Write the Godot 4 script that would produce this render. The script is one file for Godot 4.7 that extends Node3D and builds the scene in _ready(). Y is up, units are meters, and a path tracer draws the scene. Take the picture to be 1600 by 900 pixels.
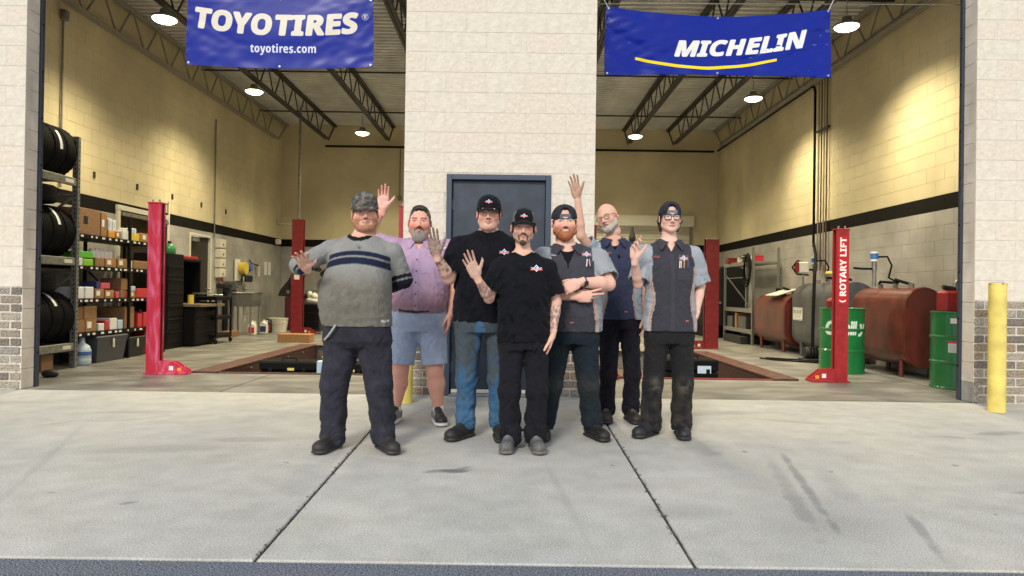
extends Node3D
# A tyre shop with two open bays; seven mechanics stand on the concrete apron. One unit is one metre.

# ---------------------------------------------------------------- mesh collecting
class MB:
	var v := PackedVector3Array()
	var n := PackedVector3Array()
	var u := PackedVector2Array()
	var c := PackedColorArray()
	var ix := PackedInt32Array()
	var col := Color(1, 1, 1)
	var xf := Transform3D()

	func vert(p: Vector3, nn: Vector3, uv := Vector2.ZERO) -> int:
		v.append(xf * p)
		n.append((xf.basis * nn).normalized())
		u.append(uv)
		c.append(col)
		return v.size() - 1

	func tri_ids(a: int, b: int, d: int) -> void:  # counter-clockwise from outside
		ix.append(a); ix.append(d); ix.append(b)

	func tri(a: Vector3, b: Vector3, d: Vector3) -> void:
		var nn := (b - a).cross(d - a).normalized()
		tri_ids(vert(a, nn), vert(b, nn), vert(d, nn))

	func quad(a: Vector3, b: Vector3, d: Vector3, e: Vector3, uvs := true) -> void:
		var nn := (b - a).cross(e - a).normalized()
		if nn.length_squared() < 0.5:
			nn = (d - b).cross(e - b).normalized()
		var i0 := vert(a, nn, Vector2(0, 1))
		var i1 := vert(b, nn, Vector2(1, 1))
		var i2 := vert(d, nn, Vector2(1, 0))
		var i3 := vert(e, nn, Vector2(0, 0))
		tri_ids(i0, i1, i2)
		tri_ids(i0, i2, i3)

	func quad_out(a: Vector3, b: Vector3, d: Vector3, e: Vector3) -> void:  # faces away from the local origin
		if (b - a).cross(e - a).dot(a + b + d + e) > 0: quad(a, b, d, e)
		else: quad(a, e, d, b)

	func box(ctr: Vector3, size: Vector3, bev := 0.0, bs := Basis()) -> MB:
		var keep := xf
		xf = xf * Transform3D(bs, ctr)
		var h := size * 0.5
		var b: float = minf(bev, minf(h.x, minf(h.y, h.z)) * 0.9)
		for nru in [[Vector3.BACK, Vector3.RIGHT, Vector3.UP], [Vector3.FORWARD, Vector3.LEFT, Vector3.UP], [Vector3.RIGHT, Vector3.FORWARD, Vector3.UP], [Vector3.LEFT, Vector3.BACK, Vector3.UP], [Vector3.UP, Vector3.RIGHT, Vector3.FORWARD], [Vector3.DOWN, Vector3.RIGHT, Vector3.BACK]]:
			var o: Vector3 = nru[0] * h
			var r: Vector3 = nru[1] * h - nru[1] * b
			var w: Vector3 = nru[2] * h - nru[2] * b
			quad(o - r - w, o + r - w, o + r + w, o - r + w)
		if b > 0.0:
			for ax in 3:
				var a1 := (ax + 1) % 3
				var a2 := (ax + 2) % 3
				var l := Vector3.ZERO
				l[ax] = h[ax] - b
				for s1 in [-1.0, 1.0]:
					for s2 in [-1.0, 1.0]:
						var p := Vector3.ZERO
						var q := Vector3.ZERO
						p[a1] = s1 * h[a1]; p[a2] = s2 * (h[a2] - b)
						q[a1] = s1 * (h[a1] - b); q[a2] = s2 * h[a2]
						quad_out(p - l, q - l, q + l, p + l)
			for sx in [-1.0, 1.0]:
				for sy in [-1.0, 1.0]:
					for sz in [-1.0, 1.0]:
						var A := Vector3(sx * h.x, sy * (h.y - b), sz * (h.z - b))
						var B := Vector3(sx * (h.x - b), sy * h.y, sz * (h.z - b))
						var D := Vector3(sx * (h.x - b), sy * (h.y - b), sz * h.z)
						if sx * sy * sz > 0: tri(A, B, D)
						else: tri(A, D, B)
		xf = keep
		return self

	func bar(a: Vector3, b: Vector3, w: float, t: float, up := Vector3.UP) -> MB:
		var z := (b - a).normalized()
		var x := up.cross(z)
		if x.length() < 0.01:
			x = Vector3.RIGHT.cross(z)
		x = x.normalized()
		return box((a + b) * 0.5, Vector3(w, t, a.distance_to(b)), 0.0, Basis(x, z.cross(x), z))

	func ring_frame(d: Vector3) -> Basis:
		var y := d.normalized()
		var x := y.cross(Vector3.FORWARD if absf(y.z) < 0.9 else Vector3.RIGHT).normalized()
		return Basis(x, y, x.cross(y))

	func cyl(a: Vector3, b: Vector3, ra: float, rb: float, seg := 16, caps := true) -> MB:
		var f := ring_frame(b - a)
		var l := a.distance_to(b)
		var sl := (ra - rb) / maxf(l, 1e-5)
		var i0 := v.size()
		for k in seg + 1:
			var t := TAU * k / seg
			var d := f * Vector3(cos(t), 0, sin(t))
			var nn := d + f.y * sl
			vert(a + d * ra, nn, Vector2(1.0 - float(k) / seg, 1))
			vert(b + d * rb, nn, Vector2(1.0 - float(k) / seg, 0))
		for k in seg:
			var q := i0 + k * 2
			tri_ids(q, q + 1, q + 3)
			tri_ids(q, q + 3, q + 2)
		if caps:
			for e in 2:
				var p: Vector3 = b if e else a
				var r: float = rb if e else ra
				if r < 1e-4:
					continue
				var nn: Vector3 = f.y if e else -f.y
				var m := vert(p, nn, Vector2(0.5, 0.5))
				for k in seg + 1:
					var t := TAU * k / seg
					vert(p + f * Vector3(cos(t), 0, sin(t)) * r, nn, Vector2(0.5 + cos(t) * 0.5, 0.5 + sin(t) * 0.5))
				for k in seg:
					if e: tri_ids(m, m + 2 + k, m + 1 + k)
					else: tri_ids(m, m + 1 + k, m + 2 + k)
		return self

	func tube(pts: Array, r: float, seg := 8) -> MB:
		var ids := []
		var f := Basis()
		for k in pts.size():
			var d: Vector3 = (pts[mini(k + 1, pts.size() - 1)] - pts[maxi(k - 1, 0)])
			if k == 0:
				f = ring_frame(d)
			else:
				var y := d.normalized()
				var x := (f.x - y * f.x.dot(y)).normalized()
				f = Basis(x, y, x.cross(y))
			var i0 := v.size()
			for j in seg + 1:
				var t := TAU * j / seg
				var dd := f * Vector3(cos(t), 0, sin(t))
				vert(pts[k] + dd * r, dd, Vector2(float(j) / seg, float(k) / pts.size()))
			ids.append(i0)
		for k in pts.size() - 1:
			for j in seg:
				var a: int = ids[k] + j
				var b: int = ids[k + 1] + j
				tri_ids(a, b, b + 1)
				tri_ids(a, b + 1, a + 1)
		return self

	# profile of (radius, height) turned about the local y axis; each stretch keeps its own edge unless smooth
	func lathe(prof: Array, seg := 24, smooth := false) -> MB:
		var nrm := []
		for k in prof.size() - 1:
			var d: Vector2 = prof[k + 1] - prof[k]
			nrm.append(Vector2(d.y, -d.x).normalized())
		for k in prof.size() - 1:
			var na: Vector2 = nrm[k]
			var nb: Vector2 = nrm[k]
			if smooth:
				if k > 0: na = (nrm[k] + nrm[k - 1]).normalized()
				if k < prof.size() - 2: nb = (nrm[k] + nrm[k + 1]).normalized()
			var i0 := v.size()
			for j in seg + 1:
				var t := TAU * j / seg
				var cs := cos(t); var sn := sin(t)
				vert(Vector3(cs * prof[k].x, prof[k].y, sn * prof[k].x), Vector3(cs * na.x, na.y, sn * na.x), Vector2(1.0 - float(j) / seg, 1.0 - float(k) / (prof.size() - 1)))
				vert(Vector3(cs * prof[k + 1].x, prof[k + 1].y, sn * prof[k + 1].x), Vector3(cs * nb.x, nb.y, sn * nb.x), Vector2(1.0 - float(j) / seg, 1.0 - float(k + 1) / (prof.size() - 1)))
			for j in seg:
				var q := i0 + j * 2
				tri_ids(q, q + 1, q + 3)
				tri_ids(q, q + 3, q + 2)
		return self

	func ball(ctr: Vector3, r: Vector3, seg := 14) -> MB:
		var i0 := v.size()
		var rows := seg / 2
		for a in rows + 1:
			var th := PI * a / rows
			for b in seg + 1:
				var ph := TAU * b / seg
				var d := Vector3(sin(th) * cos(ph), cos(th), sin(th) * sin(ph))
				vert(ctr + d * r, d / r, Vector2(float(b) / seg, float(a) / rows))
		for a in rows:
			for b in seg:
				var q := i0 + a * (seg + 1) + b
				tri_ids(q, q + 1, q + seg + 2)
				tri_ids(q, q + seg + 2, q + seg + 1)
		return self

	# an outline in x and y (counter-clockwise) given a thickness along z
	func slab(poly: PackedVector2Array, z0: float, z1: float, smooth := false) -> MB:
		if Geometry2D.is_polygon_clockwise(poly) == false:
			pass
		var area := 0.0
		for k in poly.size():
			area += poly[k].cross(poly[(k + 1) % poly.size()])
		if area < 0:
			poly.reverse()
		var t := Geometry2D.triangulate_polygon(poly)
		for e in 2:
			var z := z1 if e else z0
			var i0 := v.size()
			for p in poly:
				vert(Vector3(p.x, p.y, z), Vector3(0, 0, 1 if e else -1), p)
			for k in t.size() / 3:
				var a := t[k * 3]; var b := t[k * 3 + 1]; var d := t[k * 3 + 2]
				if (poly[b] - poly[a]).cross(poly[d] - poly[a]) < 0:
					var w := b; b = d; d = w
				if e: tri_ids(i0 + a, i0 + b, i0 + d)
				else: tri_ids(i0 + a, i0 + d, i0 + b)
		for k in poly.size():
			var a := poly[k]
			var b := poly[(k + 1) % poly.size()]
			if smooth:
				var pa := poly[(k + poly.size() - 1) % poly.size()]
				var pb := poly[(k + 2) % poly.size()]
				var na := (b - pa).normalized()
				var nb := (pb - a).normalized()
				var A := Vector3(na.y, -na.x, 0); var B := Vector3(nb.y, -nb.x, 0)
				var i := vert(Vector3(a.x, a.y, z0), A)
				vert(Vector3(b.x, b.y, z0), B); vert(Vector3(b.x, b.y, z1), B); vert(Vector3(a.x, a.y, z1), A)
				tri_ids(i, i + 1, i + 2); tri_ids(i, i + 2, i + 3)
			else:
				quad(Vector3(a.x, a.y, z0), Vector3(b.x, b.y, z0), Vector3(b.x, b.y, z1), Vector3(a.x, a.y, z1))
		return self

	# smooth sheet: fn(s, t) -> point, s and t in 0..1; normal on the side of ds x dt
	func sheet(nu: int, nv: int, fn: Callable) -> MB:
		var P := PackedVector3Array()
		for j in nv + 1:
			for i in nu + 1:
				P.append(fn.call(float(i) / nu, float(j) / nv))
		var w := nu + 1
		var i0 := v.size()
		for j in nv + 1:
			for i in w:
				var du := P[j * w + mini(i + 1, nu)] - P[j * w + maxi(i - 1, 0)]
				var dv := P[mini(j + 1, nv) * w + i] - P[maxi(j - 1, 0) * w + i]
				vert(P[j * w + i], du.cross(dv).normalized(), Vector2(float(i) / nu, 1.0 - float(j) / nv))
		for j in nv:
			for i in nu:
				var q := i0 + j * w + i
				tri_ids(q, q + 1, q + w + 1)
				tri_ids(q, q + w + 1, q + w)
		return self

	func join(o: MB) -> MB:
		var i0 := v.size()
		for k in o.v.size():
			v.append(xf * o.v[k])
			n.append((xf.basis * o.n[k]).normalized())
		u.append_array(o.u)
		c.append_array(o.c)
		for k in o.ix:
			ix.append(k + i0)
		return self

	func mesh() -> ArrayMesh:
		var a := []
		a.resize(Mesh.ARRAY_MAX)
		a[Mesh.ARRAY_VERTEX] = v
		a[Mesh.ARRAY_NORMAL] = n
		a[Mesh.ARRAY_TEX_UV] = u
		a[Mesh.ARRAY_COLOR] = c
		a[Mesh.ARRAY_INDEX] = ix
		var m := ArrayMesh.new()
		m.add_surface_from_arrays(Mesh.PRIMITIVE_TRIANGLES, a)
		return m


# ---------------------------------------------------------------- distance fields on a grid, for bodies, clothes, hands, heads
class Field:
	var o: Vector3
	var h: float
	var nx: int
	var ny: int
	var nz: int
	var f := PackedFloat32Array()
	var L := PackedInt32Array([0, 0, 0, 0, 0, 0])

	func _init(lo: Vector3, hi: Vector3, cell: float) -> void:
		o = lo; h = cell
		nx = int(ceil((hi.x - lo.x) / cell)) + 2
		ny = int(ceil((hi.y - lo.y) / cell)) + 2
		nz = int(ceil((hi.z - lo.z) / cell)) + 2
		f.resize(nx * ny * nz)
		f.fill(0.5)

	func span(lo: Vector3, hi: Vector3) -> void:
		L[0] = maxi(0, int(floor((lo.x - o.x) / h))); L[1] = mini(nx - 1, int(ceil((hi.x - o.x) / h)))
		L[2] = maxi(0, int(floor((lo.y - o.y) / h))); L[3] = mini(ny - 1, int(ceil((hi.y - o.y) / h)))
		L[4] = maxi(0, int(floor((lo.z - o.z) / h))); L[5] = mini(nz - 1, int(ceil((hi.z - o.z) / h)))

	# tapered capsule; sq,q: flattened along the unit vector sq by the factor sqrt(1+q); flat 1: cut square at b, 2: at both ends; op 1: carve
	func cone(a: Vector3, b: Vector3, ra: float, rb: float, k := 0.01, op := 0, sq := Vector3.ZERO, q := 0.0, flat := 0) -> Field:
		var m := maxf(k, 2.0 * h) + h
		var R := maxf(ra, rb) + m
		span(a.min(b) - Vector3(R, R, R), a.max(b) + Vector3(R, R, R))
		var ab := b - a
		var l2 := maxf(ab.length_squared(), 1e-9)
		var inv := 1.0 / l2
		var ln := sqrt(l2)
		var bx := ab.x; var by := ab.y; var bz := ab.z
		var dr := rb - ra
		for z in range(L[4], L[5] + 1):
			var dz := o.z + z * h - a.z
			for y in range(L[2], L[3] + 1):
				var dy := o.y + y * h - a.y
				var i := (z * ny + y) * nx + L[0]
				var dyz := dy * by + dz * bz
				for x in range(L[0], L[1] + 1):
					var dx := o.x + x * h - a.x
					var tt := (dx * bx + dyz) * inv
					var t := clampf(tt, 0.0, 1.0)
					var ex := dx - bx * t; var ey := dy - by * t; var ez := dz - bz * t
					var d2 := ex * ex + ey * ey + ez * ez
					if q != 0.0:
						var w := ex * sq.x + ey * sq.y + ez * sq.z
						d2 += q * w * w
					var d := sqrt(d2) - ra - dr * t
					if flat:
						d = maxf(d, (tt - 1.0) * ln)
						if flat == 2:
							d = maxf(d, -tt * ln)
					var g := f[i]
					if op == 0:
						if d < g + k:
							if g > d + k: f[i] = d
							else:
								var hh := 0.5 + 0.5 * (g - d) / k
								f[i] = g + (d - g) * hh - k * hh * (1.0 - hh)
					else:
						d = -d
						if d > g - k:
							if g < d - k: f[i] = d
							else:
								var hh := 0.5 - 0.5 * (g - d) / k
								f[i] = g + (d - g) * hh + k * hh * (1.0 - hh)
					i += 1
		return self

	func ell(c: Vector3, r: Vector3, k := 0.01, op := 0, bs := Basis()) -> Field:
		var m := maxf(k, 2.0 * h) + h
		var R := maxf(r.x, maxf(r.y, r.z)) + m
		var rv := r + Vector3(m, m, m) if bs == Basis() else Vector3(R, R, R)
		span(c - rv, c + rv)
		var it := bs.inverse()
		for z in range(L[4], L[5] + 1):
			for y in range(L[2], L[3] + 1):
				var i := (z * ny + y) * nx + L[0]
				for x in range(L[0], L[1] + 1):
					var p := it * (Vector3(o.x + x * h, o.y + y * h, o.z + z * h) - c)
					var p1 := p / r
					var k0 := p1.length()
					var d := k0 * (k0 - 1.0) / maxf((p1 / r).length(), 1e-6) if k0 > 1e-4 else -0.01
					var g := f[i]
					if op == 0:
						if d < g + k:
							if g > d + k: f[i] = d
							else:
								var hh := 0.5 + 0.5 * (g - d) / k
								f[i] = g + (d - g) * hh - k * hh * (1.0 - hh)
					else:
						d = -d
						if d > g - k:
							if g < d - k: f[i] = d
							else:
								var hh := 0.5 - 0.5 * (g - d) / k
								f[i] = g + (d - g) * hh + k * hh * (1.0 - hh)
					i += 1
		return self

	# stacked outlines: levels of [y, centre x, centre z, half width, depth in front, depth behind]
	func loft(lv: Array, k := 0.01, boxy := 0.3) -> Field:
		var m := maxf(k, 2.0 * h) + h
		var y0: float = lv[0][0]
		var y1: float = lv[-1][0]
		var lo := Vector3(1e9, y0 - m, 1e9)
		var hi := Vector3(-1e9, y1 + m, -1e9)
		for l in lv:
			lo.x = minf(lo.x, l[1] - l[3] - m); hi.x = maxf(hi.x, l[1] + l[3] + m)
			lo.z = minf(lo.z, l[2] - l[5] - m); hi.z = maxf(hi.z, l[2] + l[4] + m)
		span(lo, hi)
		for y in range(L[2], L[3] + 1):
			var py := o.y + y * h
			var s := 0
			while s < lv.size() - 2 and py > lv[s + 1][0]:
				s += 1
			var p0: Array = lv[maxi(s - 1, 0)]; var p1: Array = lv[s]; var p2: Array = lv[s + 1]; var p3: Array = lv[mini(s + 2, lv.size() - 1)]
			var t := clampf((py - p1[0]) / (p2[0] - p1[0]), 0.0, 1.0)
			var w := [0.0, 0.0, 0.0, 0.0, 0.0, 0.0]
			for e in range(1, 6):
				w[e] = cubic_interpolate(p1[e], p2[e], p0[e], p3[e], t)
			var cx: float = w[1]; var cz: float = w[2]; var a: float = w[3]; var bf: float = w[4]; var bb: float = w[5]
			var cap := maxf(y0 - py, py - y1)
			for z in range(L[4], L[5] + 1):
				var dz := o.z + z * h - cz
				var b := bf if dz > 0 else bb
				var qz := dz / b
				qz *= qz
				var mn := minf(a, b)
				var i := (z * ny + y) * nx + L[0]
				for x in range(L[0], L[1] + 1):
					var qx := (o.x + x * h - cx) / a
					qx *= qx
					var r1 := sqrt(qx + qz)
					var r2 := sqrt(sqrt(qx * qx + qz * qz))
					var d := (r1 + (r2 - r1) * boxy - 1.0) * mn
					d = maxf(d, cap)
					var g := f[i]
					if d < g + k:
						if g > d + k: f[i] = d
						else:
							var hh := 0.5 + 0.5 * (g - d) / k
							f[i] = g + (d - g) * hh - k * hh * (1.0 - hh)
					i += 1
		return self

	func custom(lo: Vector3, hi: Vector3, fn: Callable, op := 0) -> Field:
		span(lo, hi)
		for z in range(L[4], L[5] + 1):
			for y in range(L[2], L[3] + 1):
				var i := (z * ny + y) * nx + L[0]
				for x in range(L[0], L[1] + 1):
					var d: float = fn.call(Vector3(o.x + x * h, o.y + y * h, o.z + z * h))
					f[i] = minf(f[i], d) if op == 0 else maxf(f[i], -d)
					i += 1
		return self

	func cut(nn: Vector3, d0: float) -> Field:  # keeps what lies below the plane
		for z in nz:
			for y in ny:
				var i := (z * ny + y) * nx
				var e := (o.y + y * h) * nn.y + (o.z + z * h) * nn.z - d0
				for x in nx:
					f[i] = maxf(f[i], e + (o.x + x * h) * nn.x)
					i += 1
		return self

	func rumple(fn: Callable, band := 0.03) -> Field:  # folds: moves the surface out by fn(point)
		for z in nz:
			for y in ny:
				var i := (z * ny + y) * nx
				for x in nx:
					if absf(f[i]) < band:
						f[i] -= fn.call(Vector3(o.x + x * h, o.y + y * h, o.z + z * h))
					i += 1
		return self

	func at(p: Vector3) -> float:
		var g := (p - o) / h
		var x := clampi(int(g.x), 0, nx - 2); var y := clampi(int(g.y), 0, ny - 2); var z := clampi(int(g.z), 0, nz - 2)
		var a := clampf(g.x - x, 0, 1); var b := clampf(g.y - y, 0, 1); var c := clampf(g.z - z, 0, 1)
		var i := (z * ny + y) * nx + x
		var s := nx * ny
		var e0 := lerpf(lerpf(f[i], f[i + 1], a), lerpf(f[i + nx], f[i + nx + 1], a), b)
		var e1 := lerpf(lerpf(f[i + s], f[i + s + 1], a), lerpf(f[i + s + nx], f[i + s + nx + 1], a), b)
		return lerpf(e0, e1, c)

	func front(x: float, y: float) -> float:  # z of the foremost surface at x, y
		var z := o.z + (nz - 1) * h
		var last := at(Vector3(x, y, z))
		while z > o.z:
			z -= h
			var d := at(Vector3(x, y, z))
			if d < 0.0:
				return z + h * (-d) / maxf(last - d, 1e-6)
			last = d
		return -9.0

	func top(x: float, z: float, y0: float) -> float:  # height of the surface below y0 at x, z
		var y := y0
		while y > o.y:
			if at(Vector3(x, y, z)) < 0.0:
				return y
			y -= h * 0.25
		return y0

	func lift(p: Vector3, off: float) -> Vector3:  # out to the given distance from the surface, if nearer
		for k in 4:
			var d := at(p)
			if d >= off:
				break
			var e := h
			var g := Vector3(at(p + Vector3(e, 0, 0)) - at(p - Vector3(e, 0, 0)), at(p + Vector3(0, e, 0)) - at(p - Vector3(0, e, 0)), at(p + Vector3(0, 0, e)) - at(p - Vector3(0, 0, e)))
			if g.length() < 1e-5:
				break
			p += g.normalized() * (off - d)
		return p

	# surface nets: {v, n, c, ix}; the colour of each point comes from paint(point)
	func net(paint: Callable, xf := Transform3D()) -> Dictionary:
		var id := PackedInt32Array()
		id.resize(f.size())
		id.fill(-1)
		var V := PackedVector3Array()
		var K := PackedInt32Array()
		var Q := PackedInt32Array()
		var sx := 1
		var sy := nx
		var sz := nx * ny
		var st := [sx, sy, sz]
		for z in range(1, nz - 1):
			for y in range(1, ny - 1):
				var i := (z * ny + y) * nx + 1
				for x in range(1, nx - 1):
					var a := f[i]
					var neg := a < 0.0
					for ax in 3:
						var b := f[i + st[ax]]
						if neg != (b < 0.0):
							var t := a / (a - b)
							var p := Vector3(o.x + x * h, o.y + y * h, o.z + z * h)
							p[ax] += t * h
							var u1: int = st[(ax + 1) % 3]
							var u2: int = st[(ax + 2) % 3]
							var cs := [i - u1 - u2, i - u2, i, i - u1]
							for w in 4:
								var ci: int = cs[w]
								if id[ci] < 0:
									id[ci] = V.size()
									V.append(p)
									K.append(1)
								else:
									var e := id[ci]
									V[e] += p
									K[e] += 1
								cs[w] = id[ci]
							if neg:
								Q.append(cs[0]); Q.append(cs[1]); Q.append(cs[2]); Q.append(cs[3])
							else:
								Q.append(cs[0]); Q.append(cs[3]); Q.append(cs[2]); Q.append(cs[1])
					i += 1
		var N := PackedVector3Array()
		N.resize(V.size())
		var C := PackedColorArray()
		C.resize(V.size())
		for e in V.size():
			V[e] /= K[e]
		var X := PackedInt32Array()
		X.resize(Q.size() / 4 * 6)
		var w2 := 0
		for e in range(0, Q.size(), 4):
			var a := Q[e]; var b := Q[e + 1]; var c := Q[e + 2]; var d := Q[e + 3]
			var nn := (V[c] - V[a]).cross(V[d] - V[b])
			N[a] += nn; N[b] += nn; N[c] += nn; N[d] += nn
			X[w2] = a; X[w2 + 1] = c; X[w2 + 2] = b; X[w2 + 3] = a; X[w2 + 4] = d; X[w2 + 5] = c
			w2 += 6
		for e in V.size():
			C[e] = paint.call(V[e])
			V[e] = xf * V[e]
			N[e] = (xf.basis * N[e]).normalized()
		return {"v": V, "n": N, "c": C, "ix": X}


static func merge(a: Dictionary, b: Dictionary) -> Dictionary:
	if a.is_empty():
		return b
	var k: int = a.v.size()
	a.v.append_array(b.v)
	a.n.append_array(b.n)
	a.c.append_array(b.c)
	var t: PackedInt32Array = b.ix
	for e in t.size():
		t[e] += k
	a.ix.append_array(t)
	return a


static func net_mesh(d: Dictionary) -> ArrayMesh:
	var a := []
	a.resize(Mesh.ARRAY_MAX)
	a[Mesh.ARRAY_VERTEX] = d.v
	a[Mesh.ARRAY_NORMAL] = d.n
	a[Mesh.ARRAY_COLOR] = d.c
	if d.has("u"):
		a[Mesh.ARRAY_TEX_UV] = d.u
	a[Mesh.ARRAY_INDEX] = d.ix
	var m := ArrayMesh.new()
	m.add_surface_from_arrays(Mesh.PRIMITIVE_TRIANGLES, a)
	return m


# ---------------------------------------------------------------- naming
var taken := {}

func numbered(called: String, parent: Node) -> String:
	var key := str(parent.get_instance_id()) + called
	var k: int = taken.get(key, 0)
	taken[key] = k + 1
	return called if k == 0 else "%s_%03d" % [called, k]


func thing(called: String, label: String, category: String, at := Vector3.ZERO, turn := 0.0, group := "") -> Node3D:
	var o := Node3D.new()
	o.name = numbered(called, self)
	add_child(o, true)
	o.position = at
	o.rotation.y = turn
	return tag(o, label, category, group)


func tag(o: Node3D, label: String, category: String, group := "") -> Node3D:
	o.set_meta("label", label)
	o.set_meta("category", category)
	if group:
		o.set_meta("group", group)
	return o


func part(called: String, m: Variant, material: Material, parent: Node, at := Vector3.ZERO, bs := Basis()) -> MeshInstance3D:
	var o := MeshInstance3D.new()
	o.mesh = m.mesh() if m is MB else m
	o.material_override = material
	o.name = numbered(called, parent)
	parent.add_child(o, true)
	o.transform = Transform3D(bs, at)
	return o


func solo(called: String, m: Variant, material: Material, label: String, category: String, at := Vector3.ZERO, turn := 0.0, group := "") -> MeshInstance3D:
	var o := part(called, m, material, self, at, Basis(Vector3.UP, turn))
	tag(o, label, category, group)
	return o


func struct(called: String, m: Variant, material: Material, parent: Node = null) -> MeshInstance3D:
	var o := part(called, m, material, parent if parent else self)
	if parent == null:
		o.set_meta("kind", "structure")
		o.set_meta("label", called.replace("_", " "))
	return o


func stuff(o: Node) -> Node:
	o.set_meta("kind", "stuff")
	return o


# ---------------------------------------------------------------- materials
var mats := {}
var tex := {}

static func lin(r: float, g: float, b: float, a := 1.0) -> Color:
	var c := Color(r, g, b).linear_to_srgb()
	c.a = a
	return c


# grey mottling between lo and 1 for multiplying into a base colour
func mottle(key: String, size: int, freq: float, lo: float, kind := FastNoiseLite.TYPE_SIMPLEX_SMOOTH, octaves := 4, sx := 1.0) -> ImageTexture:
	if not tex.has(key):
		var nz := FastNoiseLite.new()
		nz.seed = hash(key) % 10000
		nz.noise_type = kind
		nz.frequency = freq
		nz.fractal_octaves = octaves
		var im := nz.get_seamless_image(size, size)
		im.convert(Image.FORMAT_RGB8)
		var d := im.get_data()
		for k in d.size():
			d[k] = int(255.0 * (lo + (1.0 - lo) * d[k] / 255.0))
		im = Image.create_from_data(size, size, false, Image.FORMAT_RGB8, d)
		tex[key] = ImageTexture.create_from_image(im)
	return tex[key]


func bumps(key: String, size: int, freq: float, strength: float, octaves := 4, kind := FastNoiseLite.TYPE_SIMPLEX_SMOOTH, ridged := false) -> ImageTexture:
	if not tex.has(key):
		var nz := FastNoiseLite.new()
		nz.seed = hash(key) % 10000
		nz.noise_type = kind
		nz.frequency = freq
		nz.fractal_octaves = octaves
		if ridged:
			nz.fractal_type = FastNoiseLite.FRACTAL_RIDGED
			nz.domain_warp_enabled = true
			nz.domain_warp_amplitude = 40.0
		var im := nz.get_seamless_image(size, size)
		im.convert(Image.FORMAT_RGBA8)
		im.bump_map_to_normal_map(strength)
		tex[key] = ImageTexture.create_from_image(im)
	return tex[key]


func mat(key: String, c: Color, rough := 0.7, metal := 0.0, opt := {}) -> StandardMaterial3D:
	if mats.has(key):
		return mats[key]
	var m := StandardMaterial3D.new()
	m.resource_name = key
	m.albedo_color = c
	m.roughness = rough
	m.metallic = metal
	if c.a < 1.0:
		m.transparency = BaseMaterial3D.TRANSPARENCY_ALPHA
	if opt.has("tex"):
		m.albedo_texture = opt.tex
	if opt.has("normal"):
		m.normal_enabled = true
		m.normal_texture = opt.normal
		m.normal_scale = opt.get("ns", 1.0)
	if opt.has("tri"):
		m.uv1_triplanar = true
		m.uv1_world_triplanar = opt.get("world", true)
		var s: Variant = opt.tri
		m.uv1_scale = s if s is Vector3 else Vector3(s, s, s)
	if opt.has("vc"):
		m.vertex_color_use_as_albedo = true
	if opt.has("coat"):
		m.clearcoat_enabled = true
		m.clearcoat = opt.coat
		m.clearcoat_roughness = opt.get("coat_rough", 0.1)
	if opt.has("glow"):
		m.emission_enabled = true
		m.emission = opt.get("glow_color", c)
		m.emission_energy_multiplier = opt.glow
	if opt.has("rim"):
		m.rim_enabled = true
		m.rim = opt.rim
		m.rim_tint = 0.5
	if opt.has("sss"):
		m.subsurf_scatter_enabled = true
		m.subsurf_scatter_strength = opt.sss
	if opt.has("spec"):
		m.metallic_specular = opt.spec
	mats[key] = m
	return m


# ---------------------------------------------------------------- print: lettering drawn into a picture
func glyphs(text: String, bold := true, slant := 0.0, serif := false) -> PackedVector3Array:
	var f := SystemFont.new()
	f.font_names = PackedStringArray(["Droid Serif" if serif else "Droid Sans"])
	f.font_weight = 700 if bold else 400
	var t := TextMesh.new()
	t.font = f
	t.text = text
	t.font_size = 64
	t.pixel_size = 1.0 / 64.0
	t.depth = 0.0
	t.curve_step = 1.0
	var a := t.surface_get_arrays(0) if t.get_surface_count() else []
	var out := PackedVector3Array()
	if a.is_empty():
		return out
	var v: PackedVector3Array = a[Mesh.ARRAY_VERTEX]
	var ix: Variant = a[Mesh.ARRAY_INDEX]
	if ix == null:
		out = v
	else:
		for k in ix:
			out.append(v[k])
	for k in out.size():
		out[k].x += out[k].y * slant
	return out


# fills the lettering into the box x0, y0, w, h of the picture (letters stretched to fill it)
func print_text(im: Image, text: String, x0: float, y0: float, w: float, h: float, c: Color, opt := {}) -> void:
	var g := glyphs(text, opt.get("bold", true), opt.get("slant", 0.0), opt.get("serif", false))
	if g.is_empty():
		return
	var lo := g[0]
	var hi := g[0]
	for p in g:
		lo = lo.min(p)
		hi = hi.max(p)
	var bent: bool = opt.has("bend")
	var fat: float = opt.get("embolden", 0.0) * h * 0.032
	var steps := [Vector2.ZERO]
	if fat > 0.0:
		for k in 10:
			steps.append(Vector2(cos(k * TAU / 10) * fat, sin(k * TAU / 10) * fat))
	x0 += fat
	y0 += fat
	w -= fat * 2.0
	h -= fat * 2.0
	for k in range(0, g.size(), 3):
		var q := []
		for e in 3:
			var p := Vector2(x0 + (g[k + e].x - lo.x) / (hi.x - lo.x) * w, y0 + h - (g[k + e].y - lo.y) / (hi.y - lo.y) * h)
			if bent:
				p = opt.bend.call(p)
			q.append(p)
		for o in steps:
			fill_tri(im, q[0] + o, q[1] + o, q[2] + o, c)


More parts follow.
